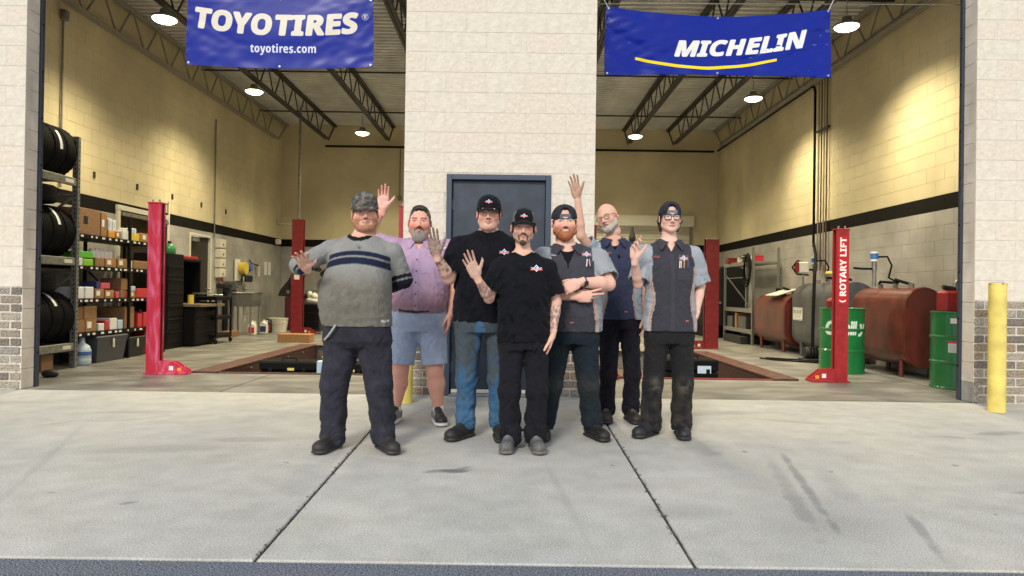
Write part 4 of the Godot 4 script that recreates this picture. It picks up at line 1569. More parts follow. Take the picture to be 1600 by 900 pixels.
func tyre_rack() -> void:
	var x0 := -6.15
	var x1 := -5.53
	var z0 := 7.0 - 7.5
	var z1 := -1.9
	var t := thing("tyre_rack", "grey steel rack of tyres just inside the left bay", "tyre rack", Vector3(0, 0, 0))
	for x in [x0, x1]:
		for z in [z0, z1]:
			var m := MB.new().box(Vector3(x, 1.46, z), Vector3(0.075, 2.92, 0.05), 0.003)
			part("upright", m, mats["galvanised"], t)
			var slots := MB.new()
			for k in 50:
				slots.box(Vector3(x + 0.0378, 0.1 + k * 0.056, z), Vector3(0.002, 0.022, 0.014))
				slots.box(Vector3(x, 0.1 + k * 0.056, z + 0.0252), Vector3(0.014, 0.022, 0.002))
			stuff(part("slots", slots, mats["black_steel"], t))
	for z in [z0, z1]:
		part("top_bar", MB.new().box(Vector3((x0 + x1) * 0.5, 2.86, z), Vector3(x1 - x0, 0.03, 0.03)), mats["galvanised"], t)
		for k in 5:
			part("brace", MB.new().bar(Vector3(x0, 0.2 + k * 0.5, z), Vector3(x1, 0.2 + (k + (1 if k % 2 else 0)) * 0.5, z), 0.025, 0.025), mats["galvanised"], t)
	var lv := [0.27, 1.34, 2.34]
	for y in lv:
		for x in [x0, x1]:
			var b := part("beam", MB.new().box(Vector3(x, y, (z0 + z1) * 0.5), Vector3(0.045, 0.1, z0 - z1 - 0.05), 0.006), mats["galvanised"], t)
		for k in 6:
			part("cross_bar", MB.new().box(Vector3((x0 + x1) * 0.5, y + 0.01, lerpf(z0 - 0.1, z1 + 0.1, k / 5.0)), Vector3(x1 - x0 - 0.05, 0.03, 0.05)), mats["galvanised"], t)
		part("load_plate", MB.new().box(Vector3(x1 + 0.024, y, z1 + 0.17), Vector3(0.003, 0.045, 0.16)), mats["cream_enamel"], t)
	var tm := tyre_mesh(0.325, 0.225)
	var ts := tyre_mesh(0.315, 0.2)
	var stick := MB.new().sheet(10, 1, func(s: float, v: float) -> Vector3:
		var a := -lerpf(0.2, 0.95, s)
		return Vector3(cos(a) * 0.3275, (0.5 - v) * 0.05, sin(a) * 0.3275)).mesh()
	var small := MB.new().sheet(6, 1, func(s: float, v: float) -> Vector3:
		var a := -lerpf(0.3, 0.55, s)
		return Vector3(cos(a) * 0.3275, (0.5 - v) * 0.07, sin(a) * 0.3275)).mesh()
	var im := picture(128, 32, Color(0.86, 0.88, 0.9))
	for k in 12:
		im.fill_rect(Rect2i(6 + k * 10, 6 + (k % 3) * 5, 7, 4), Color(0.35, 0.4, 0.5))
	var sm2 := printed("tyre_sticker", im, 1, 0.5)
	var levels := ["top", "middle", "bottom"]
	for l in 3:
		var y: float = lv[2 - l] + 0.05
		for k in 6:
			var z := -0.63 - k * 0.232
			if z < z1 + 0.1:
				continue
			var o := thing("tyre", "%s standing black tyre from the front, %s level of the tyre rack" % [["first", "second", "third", "fourth", "fifth", "sixth"][k], levels[l]], "tyre", Vector3(-5.83, y + 0.325, z), 0.0, "tyres on the rack")
			o.rotation = Vector3(PI * 0.5, 0, 0)
			part("tread", tm, mats["black_rubber"], o)
			# turn the local frame so that y runs along the rack
			if k == 4 or k == 1 and l == 1:
				var q := part("sticker", stick if k == 4 else small, sm2, o)
				q.rotation = Vector3(0, 0.25 * (l - 1), 0)
	var flat := [[-5.8, 1.39 + 0.65 + 0.1, -0.75, 0.0], [-5.82, 1.39 + 0.65 + 0.1, -1.4, 0.04], [-5.85, 0.32 + 0.65 + 0.1, -0.8, 0.0], [-5.83, 0.32 + 0.65 + 0.1, -1.42, -0.03]]
	for k in 4:
		var f: Array = flat[k]
		var o := thing("tyre", "flat-lying black tyre on the standing ones, %s" % ["middle level at the front", "middle level at the back with a pale label", "bottom level at the front", "bottom level at the back"][k], "tyre", Vector3(f[0], f[1], f[2]), 0.3 * k, "tyres lying flat on others")
		part("tread", ts, mats["black_rubber"], o)
		if k == 1:
			part("sticker", MB.new().box(Vector3(0, 0, 0), Vector3(0.1, 0.1, 0.004)), mat("label_blue", lin(0.5, 0.62, 0.72), 0.6), o, Vector3(0.19, 0.0, 0.262), Basis(Vector3.UP, 0.55))
	carton("grey carton under the bottom level of the tyre rack", Vector3(-5.85, 0, -1.0), Vector3(0.4, 0.16, 0.3), "carton_3")
	carton("small brown carton on the floor under the far end of the tyre rack", Vector3(-5.75, 0, -1.55), Vector3(0.25, 0.2, 0.22), "carton_1")


func carton(label: String, at: Vector3, size: Vector3, m: String, turn := 0.0, extra := "", called := "carton", category := "box") -> Node3D:
	var t := thing(called, label, category, at, turn)
	part("body", MB.new().box(Vector3(0, size.y * 0.5, 0), size, minf(0.006, size.y * 0.1)), mats[m], t)
	if m.begins_with("carton"):
		part("tape", MB.new().box(Vector3(0, size.y + 0.0006, 0), Vector3(0.05, 0.0015, size.z)), mat("tape", lin(0.4, 0.28, 0.14), 0.35), t)
	if extra != "":
		part("label", MB.new().box(Vector3(size.x * 0.5 + 0.001, size.y * 0.55, size.z * 0.18), Vector3(0.002, minf(0.1, size.y * 0.5), minf(0.09, size.z * 0.4))), mats[extra], t)
	return t


func shelf_label(im_key: String) -> Material:
	return mats[im_key]


func parts_shelves() -> void:
	mat("pack_white", lin(0.68, 0.7, 0.74), 0.5)
	mat("pack_green", lin(0.1, 0.42, 0.05), 0.5)
	mat("pack_lime", lin(0.22, 0.5, 0.04), 0.5)
	mat("pack_red", lin(0.5, 0.03, 0.04), 0.45)
	mat("pack_rose", lin(0.55, 0.08, 0.14), 0.45)
	mat("pack_amber", lin(0.62, 0.3, 0.04), 0.5)
	mat("pack_yellow", lin(0.66, 0.5, 0.06), 0.5)
	mat("pack_navy", lin(0.03, 0.04, 0.14), 0.5)
	mat("pack_blue", lin(0.4, 0.55, 0.7), 0.5)
	mat("pack_black", lin(0.012, 0.012, 0.013), 0.55)
	mat("tote_grey", lin(0.055, 0.06, 0.075), 0.5)
	var x1 := -5.56
	var x0 := -6.2
	var t := thing("parts_shelving", "black steel shelving of boxed parts along the left wall", "shelving")
	var za := -1.98
	var zb := -4.25
	var lv := [0.43, 0.87, 1.3, 1.71]
	for z in [za, (za + zb) * 0.5 - 0.1, zb]:
		for x in [x0, x1]:
			part("upright", MB.new().box(Vector3(x, 1.0, z), Vector3(0.04, 2.0, 0.04), 0.003), mats["black_steel"], t)
	var nums := rng_of(8)
	for y in lv:
		part("shelf", MB.new().box(Vector3((x0 + x1) * 0.5, y - 0.018, (za + zb) * 0.5), Vector3(x1 - x0, 0.03, za - zb), 0.003), mats["black_steel"], t)
		part("shelf_edge", MB.new().box(Vector3(x1 + 0.008, y - 0.03, (za + zb) * 0.5), Vector3(0.016, 0.06, za - zb), 0.003), mats["black_steel"], t)
		var z := za - 0.08
		while z > zb + 0.1:
			part("price_tag", MB.new().box(Vector3(x1 + 0.0175, y - 0.027, z), Vector3(0.003, 0.026, nums.randf_range(0.035, 0.075))), mats["white_paper"], t)
			z -= nums.randf_range(0.1, 0.22)
	part("diagonal", MB.new().bar(Vector3(x0, 0.9, -3.9), Vector3(x0, 1.25, -3.3), 0.03, 0.01), mats["black_steel"], t)
	# [shelf, z from, z to, height, depth, material, raise, label, what]
	var g := [
		[3, 2.02, 2.5, 0.34, 0.4, "carton_1", 0.0, "big brown carton with a dark stamp on the top shelf", "carton"],
		[3, 2.52, 2.66, 0.33, 0.3, "carton_2", 0.0, "narrow orange carton with white label beside the big one, top shelf", "carton"],
		[3, 2.7, 2.86, 0.09, 0.35, "pack_amber", 0.0, "flat amber box under white packs on the top shelf", "box"],
		[3, 2.7, 2.78, 0.17, 0.2, "pack_white", 0.092, "left of two white packs standing on the flat amber box", "pack"],
		[3, 2.8, 2.88, 0.16, 0.2, "pack_white", 0.092, "right of two white packs standing on the amber boxes", "pack"],
		[3, 2.88, 3.02, 0.1, 0.35, "carton_4", 0.0, "flat orange carton right of the amber box, top shelf", "carton"],
		[3, 3.06, 3.22, 0.13, 0.3, "pack_white", 0.0, "white box by itself in the middle of the top shelf", "box"],
		[3, 3.26, 3.5, 0.1, 0.3, "pack_yellow", 0.0, "yellow box on the top shelf left of the pink post", "box"],
		[3, 3.3, 3.42, 0.08, 0.2, "pack_white", 0.102, "small white pack on the yellow box", "pack"],
		[3, 3.54, 3.85, 0.13, 0.35, "carton_4", 0.0, "orange carton on the top shelf beside the pink post", "carton"],
		[2, 2.02, 2.13, 0.1, 0.3, "pack_white", 0.0, "white pack at the near end of the second shelf", "pack"],
		[2, 2.14, 2.36, 0.09, 0.35, "pack_lime", 0.0, "lime green box, lower of two green ones, second shelf", "box"],
		[2, 2.04, 2.36, 0.085, 0.3, "pack_green", 0.102, "bright green box on top of the white and lime ones", "box"],
		[2, 2.4, 2.62, 0.12, 0.4, "carton_0", 0.0, "long brown carton under the white bottles, near half", "carton"],
		[2, 2.64, 2.9, 0.12, 0.4, "carton_4", 0.0, "long orange carton under the white bottles, far half", "carton"],
		[2, 2.94, 3.18, 0.13, 0.4, "carton_2", 0.0, "orange brown carton with a folded flap, second shelf", "carton"],
		[2, 3.2, 3.32, 0.11, 0.3, "pack_white", 0.0, "white pack between brown cartons on the second shelf", "pack"],
		[2, 3.36, 3.8, 0.12, 0.4, "carton_0", 0.0, "brown carton on the second shelf beside the pink post", "carton"],
		[1, 2.02, 2.17, 0.155, 0.35, "pack_white", 0.0, "left of two white boxes at the near end of the third shelf", "box"],
		[1, 2.19, 2.38, 0.155, 0.35, "pack_white", 0.0, "right of two white boxes at the near end of the third shelf", "box"],
		[1, 2.41, 2.62, 0.13, 0.4, "carton_2", 0.0, "orange carton with white label on the third shelf", "carton"],
		[1, 2.64, 2.86, 0.11, 0.4, "carton_4", 0.0, "flat orange carton left of the pink box, third shelf", "carton"],
		[1, 2.44, 2.52, 0.1, 0.2, "pack_navy", 0.132, "navy box on the orange carton, third shelf", "box"],
		[1, 2.54, 2.76, 0.08, 0.25, "pack_rose", 0.132, "rose red box lying on the orange cartons, third shelf", "box"],
		[1, 2.9, 3.0, 0.09, 0.3, "pack_rose", 0.0, "small pink box in the middle of the third shelf", "box"],
		[1, 3.02, 3.16, 0.11, 0.3, "carton_1", 0.0, "small brown carton right of the pink box, third shelf", "carton"],
		[1, 3.04, 3.24, 0.17, 0.3, "carton_0", 0.112, "brown carton stacked high on the third shelf", "carton"],
		[1, 3.18, 3.27, 0.1, 0.3, "pack_red", 0.0, "small red box with white neighbour, third shelf", "box"],
		[1, 3.29, 3.42, 0.1, 0.3, "carton_4", 0.0, "orange carton under the pale blue bag, third shelf", "carton"],
		[1, 3.3, 3.42, 0.07, 0.2, "pack_blue", 0.102, "pale blue bag on the third shelf", "bag"],
		[1, 3.45, 3.85, 0.14, 0.35, "pack_red", 0.0, "dark red box on the third shelf beside the pink post", "box"],
		[0, 2.02, 2.2, 0.17, 0.35, "carton_1", 0.0, "lower left carton of the four stacked ones on the lowest shelf", "carton"],
		[0, 2.21, 2.46, 0.17, 0.4, "carton_2", 0.0, "lower right carton of the four stacked ones on the lowest shelf", "carton"],
		[0, 2.04, 2.16, 0.16, 0.3, "carton_3", 0.172, "upper left carton with white stripes on the lowest shelf stack", "carton"],
		[0, 2.18, 2.46, 0.17, 0.4, "carton_0", 0.172, "upper right carton of the stack on the lowest shelf", "carton"],
		[0, 2.5, 2.64, 0.1, 0.3, "pack_white", 0.0, "small white box left of the red one, lowest shelf", "box"],
		[0, 2.66, 2.75, 0.13, 0.25, "pack_red", 0.0, "small red box between white ones, lowest shelf", "box"],
		[0, 2.77, 2.95, 0.16, 0.3, "pack_white", 0.0, "white carton in the middle of the lowest shelf", "box"],
		[0, 2.97, 3.1, 0.13, 0.3, "pack_blue", 0.0, "pale blue and white box on the lowest shelf", "box"],
		[0, 3.14, 3.4, 0.31, 0.4, "carton_0", 0.0, "tall brown carton on the lowest shelf", "carton"],
		[0, 3.5, 3.62, 0.2, 0.2, "pack_red", 0.0, "left red bottle on the lowest shelf beside the pink post", "bottle"],
		[0, 3.66, 3.82, 0.22, 0.2, "pack_red", 0.0, "right red bottle on the lowest shelf beside the pink post", "bottle"]]
	for e in g:
		var sz := Vector3(e[4], e[3], e[2] - e[1] - 0.006)
		var at := Vector3(x1 - 0.01 - e[4] * 0.5, lv[e[0]] + e[6], -(e[1] + e[2]) * 0.5)
		var ex := ""
		if e[5] == "carton_2": ex = "white_paper"
		elif e[8] == "pack": ex = "pack_blue"
		elif e[5] == "carton_1" and e[3] > 0.3: ex = "pack_black"
		elif e[5] == "carton_4": ex = "white_paper"
		var o := carton(e[7], at, sz, e[5], 0.0, ex, e[8], e[8])
		if e[8] == "bottle":
			part("cap", MB.new().cyl(Vector3(0, sz.y, 0), Vector3(0, sz.y + 0.04, 0), 0.025, 0.022, 10), mats["pack_black"], o)
	# white filter bottles in a row
	var bt := MB.new().lathe([Vector2(0.0, 0.0), Vector2(0.044, 0.0), Vector2(0.046, 0.01), Vector2(0.046, 0.09), Vector2(0.03, 0.11), Vector2(0.02, 0.115), Vector2(0.02, 0.125), Vector2(0.0, 0.125)], 16).mesh()
	for k in 5:
		solo("bottle", bt, mats["pack_white"], "%s white bottle in the row of five on the long cartons" % ["first", "second", "third", "fourth", "fifth"][k], "bottle", Vector3(x1 - 0.09, lv[2] + 0.12, -2.45 - k * 0.1), 0.0, "white bottles on the second shelf")
	# on the floor beneath
	var jug := thing("water_jug", "clear blue water jug on the floor below the shelving", "jug", Vector3(-5.62, 0, -2.22))
	part("body", MB.new().lathe([Vector2(0.0, 0.0), Vector2(0.1, 0.0), Vector2(0.112, 0.02), Vector2(0.112, 0.09), Vector2(0.106, 0.1), Vector2(0.112, 0.11), Vector2(0.112, 0.19), Vector2(0.09, 0.25), Vector2(0.04, 0.29), Vector2(0.032, 0.33), Vector2(0.0, 0.33)], 20, true), mat("jug_plastic", lin(0.42, 0.52, 0.62), 0.25), jug)
	part("wrapper", MB.new().lathe([Vector2(0.1135, 0.13), Vector2(0.1135, 0.18)], 20), mat("label_deep_blue", lin(0.05, 0.12, 0.4), 0.5), jug)
	part("cap", MB.new().cyl(Vector3(0, 0.33, 0), Vector3(0, 0.36, 0), 0.034, 0.032, 12), mats["pack_blue"], jug)
	tote("grey lidded storage tote on the floor below the shelving", Vector3(-5.78, 0, -2.78), Vector3(0.5, 0.36, 0.72), "tote_grey")
	tote("black storage tote right of the grey one on the floor", Vector3(-5.8, 0, -3.45), Vector3(0.5, 0.3, 0.5), "pack_black")
	tote("dark red bin behind the pink post on the floor", Vector3(-5.85, 0, -3.95), Vector3(0.45, 0.38, 0.3), "dark_red_paint")
	solo("funnel", MB.new().lathe([Vector2(0.02, 0.0), Vector2(0.03, 0.12), Vector2(0.1, 0.2), Vector2(0.11, 0.2), Vector2(0.035, 0.11)], 16), mats["pack_yellow"], "yellow funnel on the floor behind the pink post", "funnel", Vector3(-5.6, 0, -4.0))
	solo("mop_shoe", MB.new().ball(Vector3(0, 0.04, 0), Vector3(0.1, 0.05, 0.05), 12), mats["pack_black"], "small black lump on the floor at the foot of the tyre rack", "rag", Vector3(-5.2, 0, -0.95))


func tote(label: String, at: Vector3, s: Vector3, m: String) -> void:
	var t := thing("storage_tote", label, "tote", at)
	var b := MB.new()
	for k in 2:
		pass
	var lo := Vector3(s.x * 0.43, 0, s.z * 0.45)
	var hi := Vector3(s.x * 0.5, s.y * 0.9, s.z * 0.5)
	var c := [Vector3(-1, 0, 1), Vector3(1, 0, 1), Vector3(1, 0, -1), Vector3(-1, 0, -1)]
	for k in 4:
		var a: Vector3 = c[k]
		var d: Vector3 = c[(k + 1) % 4]
		b.quad(a * lo, d * lo, d * hi + Vector3(0, hi.y, 0), a * hi + Vector3(0, hi.y, 0))
	b.quad(Vector3(-lo.x, 0.002, -lo.z), Vector3(lo.x, 0.002, -lo.z), Vector3(lo.x, 0.002, lo.z), Vector3(-lo.x, 0.002, lo.z))
	part("tub", b, mats[m], t)
	part("rim", MB.new().box(Vector3(0, s.y * 0.88, 0), Vector3(s.x * 1.03, 0.03, s.z * 1.03), 0.006), mats[m], t)
	part("lid", MB.new().box(Vector3(0, s.y * 0.95, 0), Vector3(s.x * 1.05, s.y * 0.1, s.z * 1.05), 0.015), mats[m], t)
	part("clasp", MB.new().box(Vector3(s.x * 0.52, s.y * 0.7, 0.0), Vector3(0.02, 0.12, 0.03), 0.004), mats["white_paint"], t)


func tool_corner() -> void:
	# black cabinets against the left wall behind the front post
	var bk := "black_steel"
	var t := thing("tool_cabinet", "tall black tool cabinet behind the pink post, green jug on top", "cabinet", Vector3(-5.98, 0, -4.92))
	part("body", MB.new().box(Vector3(0, 0.8, 0), Vector3(0.56, 1.6, 0.6), 0.01), mats[bk], t)
	for k in 6:
		var d := part("drawer", MB.new().box(Vector3(0.285, 0.2 + k * 0.22, 0), Vector3(0.012, 0.2, 0.56), 0.004), mats[bk], t)
		part("handle", MB.new().box(Vector3(0.297, 0.27 + k * 0.22, 0), Vector3(0.014, 0.016, 0.5), 0.003), mats["black_steel"], d)
	var jg := thing("green_jug", "green jug with dark cap on top of the tall black cabinet", "jug", Vector3(-5.85, 1.6, -5.0))
	part("body", MB.new().lathe([Vector2(0.0, 0.0), Vector2(0.09, 0.0), Vector2(0.1, 0.02), Vector2(0.1, 0.09), Vector2(0.06, 0.16), Vector2(0.03, 0.18), Vector2(0.0, 0.18)], 16, true), mat("green_plastic", lin(0.03, 0.22, 0.07), 0.35), jg)
	part("cap", MB.new().cyl(Vector3(0, 0.18, 0), Vector3(0, 0.22, 0), 0.03, 0.03, 10), mats["pack_black"], jg)
	t = thing("workbench", "black workbench with hutch and drawers beside the tall cabinet", "workbench", Vector3(-5.95, 0, -5.75))
	part("base", MB.new().box(Vector3(0.08, 0.36, 0), Vector3(0.7, 0.66, 0.96), 0.01), mats[bk], t)
	part("worktop", MB.new().box(Vector3(0.12, 0.72, 0), Vector3(0.85, 0.05, 1.02), 0.006), mat("worktop", lin(0.16, 0.13, 0.1), 0.5), t)
	part("hutch_back", MB.new().box(Vector3(-0.27, 1.14, 0), Vector3(0.05, 0.8, 0.96), 0.005), mats[bk], t)
	for s in [-1.0, 1.0]:
		part("hutch_side", MB.new().box(Vector3(-0.08, 1.14, s * 0.46), Vector3(0.36, 0.8, 0.04), 0.005), mats[bk], t)
	part("hutch_shelf", MB.new().box(Vector3(-0.08, 1.52, 0), Vector3(0.38, 0.04, 0.96), 0.005), mats[bk], t)
	for k in 4:
		var d := part("drawer", MB.new().box(Vector3(0.434, 0.13 + k * 0.155, 0), Vector3(0.012, 0.145, 0.92), 0.004), mats[bk], t)
		part("handle", MB.new().box(Vector3(0.446, 0.18 + k * 0.155, 0), Vector3(0.014, 0.016, 0.85), 0.003), mats["black_steel"], d)
	solo("red_tray", MB.new().box(Vector3(0, 0.03, 0), Vector3(0.34, 0.06, 0.7), 0.01), mats["red_paint"], "red tray on top of the black workbench hutch", "tray", Vector3(-6.02, 1.54, -5.75))
	solo("rag_roll", MB.new().cyl(Vector3(0, 0, 0), Vector3(0, 0.16, 0), 0.05, 0.05, 14), mats["pack_yellow"], "small yellow can on the black workbench", "can", Vector3(-5.7, 0.745, -5.5))
	solo("wall_board", MB.new().box(Vector3(0, 0, 0), Vector3(0.02, 1.4, 0.05), 0.004), mats["white_paint"], "tall white strip on the wall behind the pink post", "strip", Vector3(LEFT + 0.02, 1.9, -5.9))
	t = thing("tool_cart", "black rolling tool cart with open shelves in front of the black door", "tool cart", Vector3(-5.62, 0, -6.25))
	for y in [0.14, 0.48, 0.84]:
		part("tray", MB.new().box(Vector3(0, y, 0), Vector3(0.44, 0.07, 0.72), 0.008), mats[bk], t)
	for s in [-1.0, 1.0]:
		for q in [-1.0, 1.0]:
			part("post", MB.new().box(Vector3(s * 0.2, 0.49, q * 0.34), Vector3(0.035, 0.76, 0.035), 0.003), mats[bk], t)
			var w := part("caster", MB.new().cyl(Vector3(s * 0.2 - 0.015, 0.055, q * 0.34), Vector3(s * 0.2 + 0.015, 0.055, q * 0.34), 0.052, 0.052, 16), mats["black_rubber"], t)
			part("fork", MB.new().box(Vector3(s * 0.2, 0.09, q * 0.34), Vector3(0.05, 0.03, 0.05), 0.003), mats["steel"], w)
	part("drawer", MB.new().box(Vector3(0.0, 0.7, 0.366), Vector3(0.38, 0.16, 0.012), 0.004), mats[bk], t)
	part("handle", MB.new().tube([Vector3(-0.18, 0.9, 0.36), Vector3(-0.18, 0.93, 0.44), Vector3(0.18, 0.93, 0.44), Vector3(0.18, 0.9, 0.36)], 0.012, 6), mats["steel"], t)
	var R := rng_of(31)
	for k in 7:
		var mm: String = ["steel", "black_steel", "pack_yellow", "steel", "white_paint", "black_rubber", "steel"][k]
		solo("hand_tool", MB.new().cyl(Vector3(-0.06, 0.02, 0), Vector3(0.05, 0.02, 0.03), 0.014, 0.01, 8).box(Vector3(0.06, 0.02, 0.03), Vector3(0.05, 0.03, 0.02), 0.004), mats[mm], "%s on top of the black tool cart" % ["leftmost steel hand tool", "black hand tool right of the leftmost", "yellow hand tool", "steel hand tool just right of the yellow one", "white-handled hand tool", "black rubber hand tool near the right end", "rightmost steel hand tool"][k], "tool", Vector3(-5.78 + k * 0.05, 0.876, -6.0 - R.randf() * 0.4), R.randf() * 3.0, "tools on the black cart")
	# wall boxes
	var nm := ["topmost", "second", "third", "lowest"]
	for k in 4:
		t = thing("switch_box", "%s of four cream electrical boxes stacked on the wall right of the black door" % nm[k], "electrical box", Vector3(LEFT + 0.06, 1.98 - k * 0.21, -8.12), 0.0, "cream electrical boxes")
		part("body", MB.new().box(Vector3.ZERO, Vector3(0.12, 0.19, 0.3), 0.008), mats["cream_enamel"], t)
		part("cover", MB.new().box(Vector3(0.062, 0, 0), Vector3(0.01, 0.15, 0.25), 0.003), mats["cream_enamel"], t)
		part("switch", MB.new().box(Vector3(0.07, -0.02, 0.03), Vector3(0.02, 0.04, 0.02), 0.003), mats["black_steel"], t)
	solo("conduit", MB.new().tube([Vector3(0, 2.08, 0), Vector3(0, 4.6, 0)], 0.014, 8), mats["galvanised"], "thin conduit running up the left wall above the cream boxes", "conduit", Vector3(LEFT + 0.03, 0, -7.86))
	solo("conduit", MB.new().tube([Vector3(0, 2.4, 0), Vector3(0, 4.75, 0)], 0.014, 8).box(Vector3(0.02, 4.8, 0), Vector3(0.08, 0.14, 0.1), 0.01), mats["galvanised"], "thin conduit down the left wall behind the tyre rack", "conduit", Vector3(LEFT + 0.03, 0, -2.78))
	for k in 5:
		solo("wall_anchor", MB.new().box(Vector3(0.006, 0, 0), Vector3(0.03, 0.1, 0.035), 0.003), mats["joist"], "%s small dark anchor in the row on the upper left wall" % ["first", "second", "third", "fourth", "fifth"][k], "anchor", Vector3(LEFT + 0.004, 2.71, -3.6 - k * 1.22), 0.0, "dark anchors on the left wall")
	t = thing("wall_tray", "black bracket tray with red cord below the cream boxes", "tray", Vector3(LEFT + 0.12, 1.08, -8.2))
	part("tray", MB.new().box(Vector3(0, 0, 0), Vector3(0.22, 0.1, 0.34), 0.02), mats["pack_black"], t)
	part("cord", MB.new().tube([Vector3(-0.08, 0.24, -0.05), Vector3(-0.06, 0.12, -0.05), Vector3(-0.02, 0.05, -0.03)], 0.012, 6), mats["red_paint"], t)
	part("hanger", MB.new().tube([Vector3(-0.08, 0.26, 0.06), Vector3(-0.05, 0.12, 0.05), Vector3(0.0, 0.05, 0.05)], 0.012, 6), mats["dark_red_paint"], t)
	# sink
	t = thing("utility_sink", "stainless steel utility sink on legs against the left wall", "sink", Vector3(-5.98, 0, -8.75))
	var bs := MB.new()
	bs.box(Vector3(0, 0.78, 0.295), Vector3(0.56, 0.3, 0.01)).box(Vector3(0, 0.78, -0.295), Vector3(0.56, 0.3, 0.01)).box(Vector3(0.275, 0.78, 0), Vector3(0.01, 0.3, 0.58)).box(Vector3(-0.275, 0.78, 0), Vector3(0.01, 0.3, 0.58)).box(Vector3(0, 0.635, 0), Vector3(0.54, 0.01, 0.58))
	part("basin", bs, mats["steel"], t)
	part("rim", MB.new().tube([Vector3(-0.29, 0.93, 0.31), Vector3(0.29, 0.93, 0.31), Vector3(0.29, 0.93, -0.31), Vector3(-0.29, 0.93, -0.31), Vector3(-0.29, 0.93, 0.31)], 0.014, 8), mats["steel"], t)
	part("splashback", MB.new().box(Vector3(-0.29, 1.02, 0), Vector3(0.015, 0.22, 0.62), 0.003), mats["steel"], t)
	for s in [-1.0, 1.0]:
		for q in [-1.0, 1.0]:
			part("leg", MB.new().cyl(Vector3(s * 0.24, 0, q * 0.26), Vector3(s * 0.24, 0.64, q * 0.26), 0.02, 0.02, 10), mats["steel"], t)
	part("faucet", MB.new().tube([Vector3(-0.27, 1.0, 0), Vector3(-0.22, 1.06, 0), Vector3(-0.05, 1.04, 0), Vector3(0.06, 1.0, 0)], 0.014, 8), mats["steel"], t)
	part("drain", MB.new().cyl(Vector3(0, 0.63, 0), Vector3(0, 0.3, 0), 0.03, 0.03, 10), mats["white_paint"], t)
	var dp := thing("towel_dispenser", "grey towel dispenser on the wall above the sink", "dispenser", Vector3(LEFT + 0.09, 1.06, -8.55))
	part("case", MB.new().box(Vector3(0, 0, 0), Vector3(0.18, 0.24, 0.3), 0.02), mats["tank_grey"], dp)
	part("slot", MB.new().box(Vector3(0.085, -0.08, 0), Vector3(0.02, 0.02, 0.22)), mats["black_steel"], dp)
	solo("floor_squeegee", MB.new().box(Vector3(0, 0.48, 0), Vector3(0.06, 0.95, 0.16), 0.01), mats["black_steel"], "black upright board beside the sink legs", "board", Vector3(-6.2, 0, -8.22))
	t = thing("air_regulator", "wall panel with yellow drum, blue cap and black valve above the sink", "regulator", Vector3(LEFT + 0.03, 1.4, -9.35))
	part("back_plate", MB.new().box(Vector3(0, 0.05, 0.22), Vector3(0.02, 0.5, 0.3), 0.004), mats["white_paint"], t)
	part("drum", MB.new().cyl(Vector3(0.02, 0.1, 0.08), Vector3(0.16, 0.1, 0.08), 0.14, 0.14, 24), mats["pack_yellow"], t)
	part("cap", MB.new().cyl(Vector3(0.02, 0.12, -0.2), Vector3(0.18, 0.12, -0.2), 0.1, 0.09, 20), mat("cap_blue", lin(0.07, 0.14, 0.42), 0.4), t)
	part("cup", MB.new().cyl(Vector3(0.1, 0.08, -0.34), Vector3(0.1, 0.2, -0.34), 0.06, 0.06, 16), mats["white_paint"], t)
	part("valve", MB.new().box(Vector3(0.1, -0.14, -0.12), Vector3(0.14, 0.16, 0.4), 0.03), mats["pack_black"], t)
	part("hose", MB.new().tube([Vector3(0.1, -0.1, 0.1), Vector3(0.14, -0.3, 0.22), Vector3(0.12, -0.42, 0.1), Vector3(0.1, -0.3, -0.02)], 0.02, 8), mats["galvanised"], t)
	t = thing("pipe_bracket", "dark pipe bracket with a pale hanging rag on the left wall", "bracket", Vector3(LEFT + 0.03, 1.6, -10.1))
	part("bar", MB.new().tube([Vector3(0, 0.12, 0.25), Vector3(0.04, 0.02, 0.2), Vector3(0.04, 0, -0.25)], 0.02, 6), mats["joist"], t)
	part("rag", MB.new().box(Vector3(0.05, -0.14, -0.27), Vector3(0.02, 0.26, 0.07), 0.005), mats["cream_enamel"], t)
	for k in 2:
		solo("wall_notice", MB.new().box(Vector3(0, 0, 0), Vector3(0.004, 0.34, 0.2), 0.001), mats["white_paper"], "%s of two paper notices on the left wall near the rear corner" % ["left", "right"][k], "notice", Vector3(LEFT + 0.004, 1.55, -11.05 - k * 0.28), 0.0, "paper notices")
	# floor clutter by the sink
	jug_at("white jug with red label under the sink", Vector3(-5.72, 0, -8.55), "white_paint", "pack_red")
	jug_at("blue labelled jug under the right end of the sink", Vector3(-5.66, 0, -9.1), "white_paint", "pack_navy")
	jug_at("dark jug with red label right of the sink", Vector3(-5.7, 0, -9.5), "pack_black", "pack_red")
	bucket("wide pale bucket on the floor right of the sink", Vector3(-5.62, 0, -9.95), 0.24, 0.33)
	bucket("pale bucket right of the tall rear lift post", Vector3(-5.1, 0.22, -11.3), 0.15, 0.28)
	solo("bucket_stand", MB.new().box(Vector3(0, 0.2, 0), Vector3(0.7, 0.03, 0.4), 0.004).box(Vector3(-0.3, 0.1, 0), Vector3(0.03, 0.2, 0.36)).box(Vector3(0.3, 0.1, 0), Vector3(0.03, 0.2, 0.36)), mats["black_steel"], "low black stand under the pale bucket by the rear post", "stand", Vector3(-5.1, 0, -11.3))
	carton("long brown plank-like carton on the floor by the black door", Vector3(-5.98, 0, -7.95), Vector3(0.25, 0.12, 0.42), "carton_3")
	carton("flat brown carton on the floor in front of the tall rear post", Vector3(-4.2, 0, -6.75), Vector3(0.62, 0.16, 0.34), "carton_2")
	# wheel balancer
	t = thing("wheel_balancer", "dark red wheel balancer with black hood in the rear left corner", "wheel balancer", Vector3(-5.45, 0, -10.95))
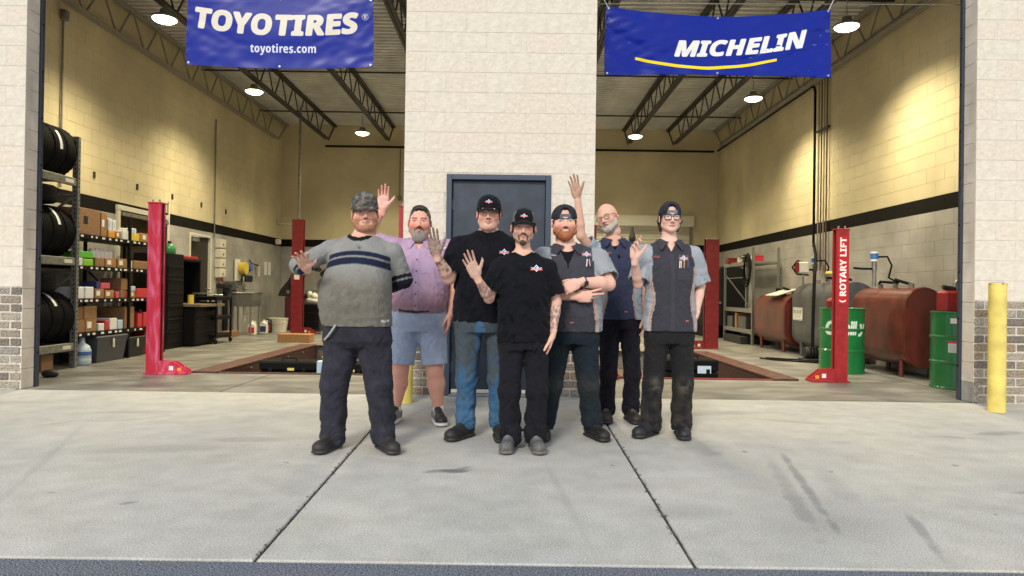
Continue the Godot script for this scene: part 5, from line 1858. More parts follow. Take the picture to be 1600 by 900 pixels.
	part("cabinet", MB.new().box(Vector3(0, 0.42, 0), Vector3(0.5, 0.84, 0.6), 0.03), mat("maroon", lin(0.09, 0.012, 0.02), 0.4), t)
	part("tray", MB.new().box(Vector3(0.05, 0.88, 0), Vector3(0.74, 0.07, 0.6), 0.015), mats["pack_black"], t)
	var hd := PackedVector2Array([Vector2(-0.45, 0.85), Vector2(-0.4, 1.0), Vector2(-0.2, 1.25), Vector2(-0.05, 1.52), Vector2(0.18, 1.68), Vector2(0.42, 1.68), Vector2(0.55, 1.55), Vector2(0.5, 1.48), Vector2(0.36, 1.55), Vector2(0.18, 1.5), Vector2(0.1, 1.3), Vector2(0.1, 1.0), Vector2(-0.1, 0.9)])
	part("hood", MB.new().slab(hd, -0.2, 0.2), mats["pack_black"], t)
	part("display", MB.new().box(Vector3(0.0, 1.28, 0.22), Vector3(0.26, 0.28, 0.03), 0.01), mats["tank_grey"], t)
	part("spindle", MB.new().cyl(Vector3(0.2, 1.0, 0.1), Vector3(0.55, 1.0, 0.1), 0.03, 0.02, 12), mats["steel"], t)
	for k in 5:
		part("weight_cup", MB.new().cyl(Vector3(-0.2 + k * 0.12, 0.92, 0.2), Vector3(-0.2 + k * 0.12, 0.99, 0.2), 0.045, 0.05, 12), mats["steel"], t)
	t = thing("rolling_drawer", "black rolling drawer unit with white rags between balancer and rear post", "drawer unit", Vector3(-4.85, 0, -10.3))
	part("body", MB.new().box(Vector3(0, 0.36, 0), Vector3(0.42, 0.66, 0.5), 0.015), mats["pack_black"], t)
	for k in 3:
		part("drawer", MB.new().box(Vector3(0, 0.16 + k * 0.2, 0.255), Vector3(0.38, 0.18, 0.012), 0.004), mats["black_steel"], t)
	solo("rag_heap", MB.new().ball(Vector3(0, 0.06, 0), Vector3(0.16, 0.1, 0.14), 12).ball(Vector3(0.05, 0.16, 0.02), Vector3(0.1, 0.1, 0.1), 10).ball(Vector3(-0.06, 0.2, 0), Vector3(0.07, 0.1, 0.07), 10), mats["white_paint"], "white shop rags heaped on the black drawer unit", "rags", Vector3(-4.9, 0.69, -10.3))
	solo("air_hose", MB.new().tube([Vector3(0, 1.0, 0), Vector3(0.02, 0.6, 0.05), Vector3(-0.05, 0.25, 0.1), Vector3(0.02, 0.03, 0.2), Vector3(0.3, 0.02, 0.4), Vector3(0.55, 0.02, 0.3)], 0.014, 8), mats["black_rubber"], "black air hose looping to the floor left of the rear post", "hose", Vector3(-4.95, 0, -9.6))
	t = thing("hose_reel", "black hoses and reel hanging on the rear wall right of the tall post", "hose reel", Vector3(-5.0, 0, BACK + 0.1))
	part("reel", MB.new().cyl(Vector3(0.15, 0.85, 0), Vector3(0.15, 0.85, 0.12), 0.13, 0.13, 20), mats["black_rubber"], t)
	part("hose", MB.new().tube([Vector3(0.4, 1.9, 0.02), Vector3(0.36, 1.3, 0.06), Vector3(0.3, 0.95, 0.1), Vector3(0.2, 0.85, 0.12)], 0.012, 6), mats["black_rubber"], t)
	part("gun", MB.new().box(Vector3(0.0, 1.5, 0.1), Vector3(0.4, 0.2, 0.12), 0.04, Basis(Vector3.BACK, 0.6)), mats["pack_black"], t)
	part("hose", MB.new().tube([Vector3(0.0, 1.4, 0.1), Vector3(0.05, 0.8, 0.12), Vector3(-0.1, 0.5, 0.15), Vector3(-0.3, 0.35, 0.2)], 0.016, 6), mats["black_rubber"], t)
	solo("rear_beam", MB.new().box(Vector3(0, 0, 0), Vector3(0.14, 0.14, 0.1), 0.02), mats["white_paint"], "small white box on the black band at the rear left corner", "sensor", Vector3(LEFT + 0.1, 2.28, -11.7))
	solo("rear_conduit", MB.new().tube([Vector3(0, 3.6, 0), Vector3(0, 4.9, 0)], 0.012, 6).ball(Vector3(0, 3.55, 0.02), Vector3(0.06, 0.08, 0.04), 10), mats["galvanised"], "thin conduit and small round sensor on the rear wall left of the pier", "conduit", Vector3(-3.1, 0, BACK + 0.05))
	t = thing("wall_fan", "black cage fan on the rear wall just left of the middle pier", "fan", Vector3(-2.95, 2.25, BACK + 0.35))
	part("cage", MB.new().tube([Vector3(-0.22, 0, 0), Vector3(-0.15, 0.18, 0), Vector3(0.02, 0.24, 0), Vector3(0.18, 0.17, 0), Vector3(0.23, 0, 0), Vector3(0.16, -0.18, 0), Vector3(0, -0.24, 0), Vector3(-0.17, -0.17, 0), Vector3(-0.22, 0, 0)], 0.02, 6), mats["black_steel"], t)
	for k in 4:
		part("blade", MB.new().box(Vector3(0.09, 0, 0), Vector3(0.14, 0.1, 0.01), 0.003, Basis(Vector3.BACK, 0.0)), mats["black_steel"], t, Vector3.ZERO, Basis(Vector3.BACK, k * PI * 0.5))
	part("motor", MB.new().cyl(Vector3(0, 0, -0.14), Vector3(0, 0, 0.04), 0.06, 0.06, 14), mats["black_steel"], t)
	part("bracket", MB.new().box(Vector3(0, -0.05, -0.22), Vector3(0.06, 0.06, 0.2)), mats["black_steel"], t)


func jug_at(label: String, at: Vector3, m: String, l: String) -> void:
	var t := thing("jug", label, "jug", at)
	part("body", MB.new().box(Vector3(0, 0.12, 0), Vector3(0.17, 0.24, 0.12), 0.02), mats[m], t)
	part("shoulder", MB.new().lathe([Vector2(0.075, 0.24), Vector2(0.05, 0.28), Vector2(0.02, 0.3), Vector2(0.02, 0.33), Vector2(0.0, 0.33)], 14), mats[m], t)
	part("label", MB.new().box(Vector3(0, 0.11, 0.061), Vector3(0.13, 0.13, 0.002)), mats[l], t)
	part("handle", MB.new().tube([Vector3(0.03, 0.3, 0), Vector3(0.07, 0.3, 0), Vector3(0.075, 0.23, 0)], 0.012, 6), mats[m], t)


func bucket(label: String, at: Vector3, r: float, h: float) -> void:
	var t := thing("bucket", label, "bucket", at)
	part("pail", MB.new().lathe([Vector2(0.0, 0.0), Vector2(r * 0.82, 0.0), Vector2(r * 0.98, h * 0.9), Vector2(r, h * 0.92), Vector2(r, h), Vector2(r * 0.95, h), Vector2(r * 0.78, 0.02), Vector2(0.0, 0.02)], 24), mats["cream_enamel"], t)
	part("bail", MB.new().tube([Vector3(-r, h * 0.88, 0), Vector3(-r * 0.7, h * 0.6, r * 0.8), Vector3(0, h * 0.5, r * 1.02), Vector3(r * 0.7, h * 0.6, r * 0.8), Vector3(r, h * 0.88, 0)], 0.005, 5), mats["steel"], t)


# ---------------------------------------------------------------- things inside the right bay
func oil_tank(label: String, x0: float, x1: float, za: float, zb: float, y0: float, y1: float, m: String) -> Node3D:
	var t := thing("oil_tank", label, "tank", Vector3((x0 + x1) * 0.5, 0, (za + zb) * 0.5))
	var hw := (x1 - x0) * 0.5
	var l := za - zb
	var o := PackedVector2Array()
	for k in 25:
		var a := PI * k / 24
		o.append(Vector2(cos(a) * hw, y1 - hw * 0.92 + sin(a) * hw * 0.92))
	for k in 25:
		var a := PI + PI * k / 24
		o.append(Vector2(cos(a) * hw, y0 + hw * 0.92 + sin(a) * hw * 0.92))
	part("shell", MB.new().slab(o, -l * 0.5, l * 0.5, true), mats[m], t)
	var o2 := PackedVector2Array()
	var ctr := Vector2(0, (y0 + y1) * 0.5)
	for p in o:
		o2.append(ctr + (p - ctr) * 1.012)
	for s in [-1.0, 1.0]:
		part("seam", MB.new().slab(o2, s * l * 0.47 - 0.012, s * l * 0.47 + 0.012, true), mats[m], t)
		for q in [-1.0, 1.0]:
			part("leg", MB.new().cyl(Vector3(q * hw * 0.75, 0, s * l * 0.36), Vector3(q * hw * 0.75, y0 + hw * 0.45, s * l * 0.36), 0.03, 0.03, 10), mats[m], t)
	for k in 3:
		part("bung", MB.new().cyl(Vector3(0, y1 - 0.01, (k - 1) * l * 0.28), Vector3(0, y1 + 0.06, (k - 1) * l * 0.28), 0.035, 0.035, 12), mats["galvanised"], t)
	return t


func drum(label: String, at: Vector3) -> Node3D:
	var t := thing("oil_drum", label, "drum", at, 0.0, "green oil drums")
	var p := [Vector2(0.0, 0.012), Vector2(0.27, 0.012), Vector2(0.29, 0.0), Vector2(0.297, 0.008), Vector2(0.29, 0.022)]
	for y in [0.3, 0.59]:
		p.append_array([Vector2(0.286, y - 0.024), Vector2(0.298, y - 0.008), Vector2(0.298, y + 0.008), Vector2(0.286, y + 0.024)])
	p.append_array([Vector2(0.286, 0.862), Vector2(0.296, 0.87), Vector2(0.296, 0.882), Vector2(0.286, 0.886), Vector2(0.278, 0.87), Vector2(0.0, 0.868)])
	part("shell", MB.new().lathe(p, 40), mats["drum_green"], t)
	part("bung", MB.new().cyl(Vector3(0.17, 0.866, 0.05), Vector3(0.17, 0.884, 0.05), 0.035, 0.035, 14), mats["galvanised"], t)
	return t


func curved_print(r: float, a0: float, a1: float, y0: float, y1: float) -> MB:
	return MB.new().sheet(16, 1, func(s: float, v: float) -> Vector3:
		var a := lerpf(a0, a1, s)
		return Vector3(sin(a) * r, lerpf(y0, y1, v), cos(a) * r))


func oil_pump(label: String, at: Vector3, h: float) -> void:
	var t := thing("oil_pump", label, "pump", at)
	part("tube", MB.new().cyl(Vector3(0, 0, 0), Vector3(0, h * 0.6, 0), 0.028, 0.028, 12), mats["steel"], t)
	part("body", MB.new().cyl(Vector3(0, h * 0.45, 0), Vector3(0, h * 0.75, 0), 0.036, 0.036, 14), mats["steel"], t)
	part("air_motor", MB.new().cyl(Vector3(0, h * 0.72, 0), Vector3(0, h, 0), 0.052, 0.052, 18), mats["white_paint"], t)
	part("badge", MB.new().lathe([Vector2(0.0535, h * 0.78), Vector2(0.0535, h * 0.95)], 18), mat("badge_blue", lin(0.03, 0.13, 0.42), 0.4), t)
	part("hose", MB.new().tube([Vector3(0.06, h * 0.85, 0), Vector3(0.18, h * 0.86, 0.02), Vector3(0.24, h * 0.6, 0.03), Vector3(0.2, h * 0.25, 0.02), Vector3(0.32, h * 0.14, 0)], 0.014, 8), mats["black_rubber"], t)
	part("outlet", MB.new().tube([Vector3(0, h * 0.5, 0), Vector3(-0.2, h * 0.5, 0.02), Vector3(-0.3, h * 0.52, 0.0)], 0.016, 8), mats["black_rubber"], t)


func oil_corner() -> void:
	oil_tank("big rust brown oil tank nearest the door on the right", 5.06, 5.56, -2.05, -3.45, 0.13, 1.17, "oxide")
	var g := oil_tank("dark grey oil tank between the two brown ones", 4.98, 5.56, -3.75, -5.5, 0.14, 1.26, "tank_grey")
	oil_tank("smaller rust brown oil tank farthest back, with a sheet of card on top", 4.93, 5.52, -5.72, -7.3, 0.13, 1.07, "oxide")
	var im := picture(256, 160, Color(0.86, 0.87, 0.85))
	im.fill_rect(Rect2i(8, 8, 240, 4), Color(0.2, 0.2, 0.22))
	im.fill_rect(Rect2i(8, 148, 240, 4), Color(0.2, 0.2, 0.22))
	print_text(im, "90-140 WT", 20, 26, 216, 52, Color(0.18, 0.19, 0.22))
	print_text(im, "gear oil", 60, 104, 136, 30, Color(0.3, 0.3, 0.33), {"bold": false})
	im.fill_rect(Rect2i(20, 90, 216, 4), Color(0.3, 0.3, 0.33))
	part("tank_sign", MB.new().box(Vector3(-0.296, 0.72, -0.6), Vector3(0.004, 0.2, 0.001)), mats["white_paper"], g)
	var q := MB.new()
	q.quad(Vector3(-0.296, 0.62, -0.82), Vector3(-0.296, 0.62, -0.42), Vector3(-0.296, 0.84, -0.42), Vector3(-0.296, 0.84, -0.82))
	part("sign_print", q, printed("tank_print", im, 1, 0.6), g)
	solo("card_sheet", MB.new().box(Vector3(0, 0, 0), Vector3(0.42, 0.02, 0.6), 0.003, Basis(Vector3.BACK, 0.3)), mats["cream_enamel"], "bent sheet of pale card lying on the smaller brown tank", "card", Vector3(5.08, 1.1, -6.3))
	var d := drum("green oil drum with white lettering behind the lettered red post", Vector3(4.57, 0, -2.74))
	im = picture(1024, 256, Color(0.075, 0.49, 0.26))
	var wht := Color(0.87, 0.93, 0.89)
	print_text(im, "O", 8, 20, 300, 216, wht, {"embolden": 1.3, "slant": 0.15})
	print_text(im, "'Reill", 330, 20, 400, 216, wht, {"embolden": 1.3, "slant": 0.2})
	print_text(im, "y", 760, 60, 250, 190, wht, {"embolden": 1.3, "slant": 0.2})
	var pm := printed("drum_print", im, 2, 0.35)
	part("lettering", curved_print(0.2872, -1.25, 0.88, 0.5, 0.73), pm, d)
	part("label", curved_print(0.2872, 0.98, 1.3, 0.7, 0.76), mats["white_paper"], d)
	var d2 := drum("green oil drum with white labels at the right door jamb", Vector3(5.22, 0, -1.22))
	im = picture(256, 160, Color(0.85, 0.86, 0.87))
	im.fill_rect(Rect2i(0, 0, 100, 34), Color(0.75, 0.25, 0.2))
	for k in 9:
		im.fill_rect(Rect2i(12, 46 + k * 12, 130 + (k * 53) % 90, 4), Color(0.5, 0.53, 0.56))
	part("label", curved_print(0.2872, -0.92, -0.18, 0.42, 0.55), printed("drum_label", im, 1, 0.5), d2)
	part("label", curved_print(0.2872, -0.85, -0.5, 0.75, 0.81), mats["white_paper"], d2)
	# red transfer pump on the first drum, red fuel pump on the second
	var t := thing("transfer_pump", "red rotary hand pump on top of the lettered green drum", "pump", Vector3(4.42, 0.868, -2.66))
	part("body", MB.new().cyl(Vector3(0, 0.07, -0.07), Vector3(0, 0.07, 0.07), 0.085, 0.085, 18), mats["red_paint"], t)
	part("flange", MB.new().cyl(Vector3(0, 0, 0), Vector3(0, 0.05, 0), 0.06, 0.06, 14), mats["red_paint"], t)
	part("cover", MB.new().box(Vector3(-0.06, 0.06, 0.03), Vector3(0.1, 0.12, 0.1), 0.015), mats["dark_red_paint"], t)
	part("cap", MB.new().cyl(Vector3(0, 0.14, 0), Vector3(0, 0.19, 0), 0.035, 0.03, 12), mats["red_paint"], t)
	t = thing("fuel_pump", "red fuel transfer pump with silver spout on the right-hand green drum", "pump", Vector3(5.22, 0.868, -1.22))
	part("housing", MB.new().box(Vector3(-0.08, 0.13, 0), Vector3(0.28, 0.26, 0.2), 0.03), mats["red_paint"], t)
	part("motor", MB.new().cyl(Vector3(0.0, 0.14, 0.0), Vector3(0.2, 0.14, 0.0), 0.1, 0.1, 18), mats["dark_red_paint"], t)
	part("face_plate", MB.new().box(Vector3(-0.02, 0.12, 0.103), Vector3(0.09, 0.12, 0.006), 0.002), mats["pack_black"], t)
	part("spout", MB.new().tube([Vector3(-0.06, 0.24, 0.02), Vector3(-0.06, 0.34, 0.02), Vector3(-0.03, 0.38, 0.02), Vector3(0.0, 0.36, 0.02), Vector3(0.0, 0.2, 0.1), Vector3(-0.01, 0.08, 0.12)], 0.018, 8), mats["steel"], t)
	part("nozzle", MB.new().cyl(Vector3(-0.2, 0.3, 0.02), Vector3(-0.06, 0.27, 0.02), 0.028, 0.034, 10), mats["pack_black"], t)
	oil_pump("blue-badged air pump on the big brown tank", Vector3(5.27, 1.2, -3.25), 0.5)
	oil_pump("blue-badged air pump on the grey tank, by the copper pipes", Vector3(5.3, 1.28, -5.35), 0.45)
	t = thing("oil_meter", "round red and white meter on the grey tank", "meter", Vector3(5.1, 1.24, -5.35))
	part("stem", MB.new().cyl(Vector3(0, 0, 0), Vector3(0, 0.22, 0), 0.02, 0.02, 10), mats["steel"], t)
	part("body", MB.new().box(Vector3(0, 0.3, 0), Vector3(0.18, 0.2, 0.12), 0.02), mats["white_paint"], t)
	part("side", MB.new().box(Vector3(-0.11, 0.3, 0), Vector3(0.05, 0.19, 0.13), 0.015), mats["dark_red_paint"], t)
	part("loop", MB.new().tube([Vector3(0.05, 0.38, 0), Vector3(-0.1, 0.42, 0), Vector3(-0.19, 0.3, 0), Vector3(-0.1, 0.18, 0), Vector3(0.1, 0.17, 0)], 0.015, 8), mats["black_rubber"], t)
	t = thing("regulator_bowl", "silver and yellow filter bowl beside the grey tank pump", "filter", Vector3(5.35, 1.28, -4.75))
	part("bowl", MB.new().lathe([Vector2(0.0, 0.02), Vector2(0.1, 0.03), Vector2(0.13, 0.09), Vector2(0.13, 0.13), Vector2(0.0, 0.14)], 20), mats["steel"], t)
	part("lid", MB.new().cyl(Vector3(0, 0.14, 0), Vector3(0, 0.18, 0), 0.12, 0.1, 20), mats["pack_yellow"], t)
	for k in 3:
		solo("tank_hose", MB.new().tube([Vector3(0, 0.05, 0.4), Vector3(-0.12, 0.12, 0.2), Vector3(0.02, 0.08, 0.0), Vector3(-0.06, 0.1, -0.3), Vector3(0.02, 0.06, -0.5)], 0.02, 8), mats["black_rubber"], ["black hose lying along the top of the big brown tank", "black hose along the top of the grey tank", "black hose coiled on the smaller brown tank"][k], "hose", [Vector3(5.32, 1.16, -2.75), Vector3(5.3, 1.25, -4.4), Vector3(5.25, 1.07, -6.5)][k])
	# pipes on the right wall
	solo("black_pipe", MB.new().tube([Vector3(0, 4.95, -6.0), Vector3(0, 4.95, 0.0), Vector3(0, 4.9, 0.1), Vector3(0, 4.8, 0.14), Vector3(0, 1.95, 0.14)], 0.025, 8), mats["black_steel"], "black pipe along the top of the right wall turning down to the tanks", "pipe", Vector3(RIGHT - 0.06, 0, -6.1))
	solo("drop_hose", MB.new().tube([Vector3(5.52, 2.0, -5.9), Vector3(5.3, 1.75, -5.3), Vector3(4.95, 1.5, -4.5), Vector3(4.83, 1.3, -4.25), Vector3(4.8, 0.9, -4.2), Vector3(4.79, 0.2, -4.2)], 0.026, 8), mats["black_rubber"], "thick black hose hanging down in front of the grey tank", "hose")
	for k in 4:
		solo("copper_pipe", MB.new().tube([Vector3(0, 1.5, 0), Vector3(0, 5.2, 0)], 0.014, 6), mats["copper" if k % 2 else "joist_pale"], "%s of four thin pipes running up the right wall behind the pumps" % ["leftmost", "second", "third", "rightmost"][k], "pipe", Vector3(RIGHT - 0.04, 0, -5.95 + k * 0.11 + 0.12), 0.0, "thin pipes on the right wall")
	solo("pipe_clamp", MB.new().box(Vector3.ZERO, Vector3(0.05, 0.04, 0.5), 0.004), mats["joist"], "dark clamp bar across the four thin pipes", "clamp", Vector3(RIGHT - 0.04, 4.05, -5.67))
	for k in 2:
		solo("wall_conduit", MB.new().tube([Vector3(0, 0, 0), Vector3(0, 0, -11.6)], 0.02, 6), mats["joist_pale"], "%s of two long pale conduits along the top of the right wall" % ["upper", "lower"][k], "conduit", Vector3(RIGHT - 0.05, 5.1 - k * 0.07, -0.4), 0.0, "conduits along the right wall")
	t = thing("floor_motor", "small black pump motor on the floor before the grey tank", "motor", Vector3(4.78, 0, -4.2))
	part("motor", MB.new().cyl(Vector3(-0.12, 0.14, 0), Vector3(0.12, 0.14, 0), 0.09, 0.09, 16), mats["pack_black"], t)
	part("foot", MB.new().box(Vector3(0, 0.025, 0), Vector3(0.34, 0.05, 0.26), 0.01), mats["pack_black"], t)
	part("fins", MB.new().box(Vector3(-0.05, 0.14, 0.06), Vector3(0.02, 0.17, 0.1)).box(Vector3(0.0, 0.14, 0.06), Vector3(0.02, 0.17, 0.1)).box(Vector3(0.05, 0.14, 0.06), Vector3(0.02, 0.17, 0.1)), mats["black_steel"], t)
	part("head", MB.new().box(Vector3(0.12, 0.2, 0), Vector3(0.12, 0.12, 0.14), 0.02), mats["black_steel"], t)
	solo("floor_cable", MB.new().tube([Vector3(4.1, 0.01, -4.6), Vector3(4.2, 0.012, -4.3), Vector3(4.5, 0.012, -4.05), Vector3(4.9, 0.012, -3.8), Vector3(4.7, 0.012, -4.3), Vector3(4.2, 0.012, -4.62)], 0.012, 6), mats["black_rubber"], "black cable looped on the floor before the tanks", "cable")
	# steel rack near the rear corner
	t = thing("steel_rack", "open silver steel rack of clutter near the rear right corner", "rack", Vector3(5.22, 0, -8.5))
	for x in [-0.24, 0.28]:
		for z in [-0.95, 0.95]:
			part("upright", MB.new().box(Vector3(x, 1.02, z), Vector3(0.05, 2.04, 0.05), 0.004), mats["steel"], t)
	for y in [0.28, 0.72, 1.72]:
		part("shelf", MB.new().box(Vector3(0.02, y, 0), Vector3(0.54, 0.05, 1.94), 0.006), mats["steel"], t)
		part("shelf_lip", MB.new().box(Vector3(-0.255, y, 0), Vector3(0.016, 0.09, 1.9), 0.003), mats["steel"], t)
	part("brace", MB.new().bar(Vector3(-0.24, 0.75, 0.9), Vector3(-0.24, 1.5, -0.9), 0.025, 0.012), mats["steel"], t)
	part("rail", MB.new().bar(Vector3(-0.24, 1.42, 0.93), Vector3(-0.24, 1.42, -0.93), 0.015, 0.015), mats["steel"], t)
	var R := rng_of(12)
	var mk := ["pack_red", "white_paint", "pack_black", "steel", "cream_enamel", "pack_black", "carton_1", "steel", "dark_red_paint", "cream_enamel"]
	for k in 10:
		var h := R.randf_range(0.1, 0.24)
		var o := thing("spray_can" if k % 2 else "parts_bin", "%s on the top shelf of the steel rack" % ["red tub nearest the hose coil", "white can right behind the red tub", "black tub between the white and silver cans", "silver can behind the nearer black tub", "cream tub between silver and black cans", "black can behind the nearer cream tub", "brown tub between black and silver cans", "silver can before the dark red tub", "dark red tub near the far end", "cream can at the far end"][k], "can" if k % 2 else "bin", Vector3(5.0 + R.randf() * 0.3, 1.745, -7.7 - k * 0.17), 0.0, "clutter on the steel rack top shelf")
		if k % 2:
			part("can", MB.new().lathe([Vector2(0, 0), Vector2(0.05, 0), Vector2(0.05, h), Vector2(0.03, h + 0.03), Vector2(0.0, h + 0.04)], 14), mats[mk[k]], o)
			part("nozzle", MB.new().cyl(Vector3(0, h + 0.03, 0), Vector3(0, h + 0.06, 0), 0.014, 0.014, 8), mats["pack_black"], o)
		else:
			part("tub", MB.new().box(Vector3(0, h * 0.25, 0), Vector3(0.2, h * 0.5, 0.15), 0.015), mats[mk[k]], o)
			part("lid", MB.new().box(Vector3(0, h * 0.53, 0), Vector3(0.21, 0.03, 0.16), 0.006), mats[mk[k]], o)
	var lp := MB.new()
	for k in 3:
		var pts := []
		for j in 21:
			var a := TAU * j / 20
			pts.append(Vector3(-0.02 * k, 0.28 * sin(a) - 0.06 * k, 0.2 * cos(a) + 0.03 * k))
		lp.tube(pts, 0.018, 7)
	solo("hose_coil", lp, mats["black_rubber"], "coil of black hose hung on the near end of the steel rack", "hose coil", Vector3(4.93, 1.62, -7.75))
	carton("grey crate on the second shelf of the steel rack", Vector3(5.15, 0.305, -9.05), Vector3(0.36, 0.26, 0.36), "tank_grey")
	carton("brown carton between grey crates on the steel rack", Vector3(5.15, 0.305, -8.62), Vector3(0.36, 0.34, 0.12), "carton_2")
	carton("dark metal can crate on the steel rack nearest the brown tank", Vector3(5.15, 0.305, -8.2), Vector3(0.36, 0.28, 0.44), "tank_grey", 0.05)
	carton("dark low parts washer tray on the floor under the steel rack", Vector3(5.1, 0.0, -8.5), Vector3(0.5, 0.16, 1.2), "pack_black")
	t = thing("covered_machine", "rounded black covered machine in the rear right corner behind the steel rack", "machine", Vector3(5.15, 0, -10.6))
	var cv := PackedVector2Array([Vector2(-0.5, 0.3), Vector2(0.45, 0.3), Vector2(0.45, 1.6), Vector2(0.3, 1.74), Vector2(0.0, 1.74), Vector2(-0.3, 1.6), Vector2(-0.5, 1.2)])
	part("hood", MB.new().slab(cv, -0.9, 0.7, true), mats["pack_black"], t)
	part("base", MB.new().box(Vector3(0, 0.16, -0.1), Vector3(0.8, 0.32, 1.3), 0.03), mats["black_steel"], t)
	part("handle", MB.new().box(Vector3(-0.2, 0.85, 0.72), Vector3(0.16, 0.05, 0.04), 0.01), mats["steel"], t)
	# small things at the edge of the middle pier, behind the bald man
	t = thing("pry_bar_stand", "black tool with tapered tip behind the shoulder of the bald man", "tool", Vector3(1.97, 0, -4.6))
	part("stand", MB.new().cyl(Vector3(0, 0, 0), Vector3(0, 1.9, 0), 0.025, 0.025, 10), mats["pack_black"], t)
	part("tip", MB.new().lathe([Vector2(0.05, 1.9), Vector2(0.06, 1.96), Vector2(0.03, 2.06), Vector2(0.012, 2.14), Vector2(0.0, 2.14)], 12), mats["pack_black"], t)


# ---------------------------------------------------------------- people
var fold_noise := FastNoiseLite.new()
var fine_noise := FastNoiseLite.new()

func setup_noise() -> void:
	fold_noise.seed = 11
	fold_noise.noise_type = FastNoiseLite.TYPE_SIMPLEX_SMOOTH
	fold_noise.frequency = 1.0
	fold_noise.fractal_octaves = 2
	fine_noise.seed = 5
	fine_noise.noise_type = FastNoiseLite.TYPE_SIMPLEX_SMOOTH
	fine_noise.frequency = 1.0
	fine_noise.fractal_octaves = 3


static func sm(a: float, b: float, x: float) -> float:
	return smoothstep(a, b, x)


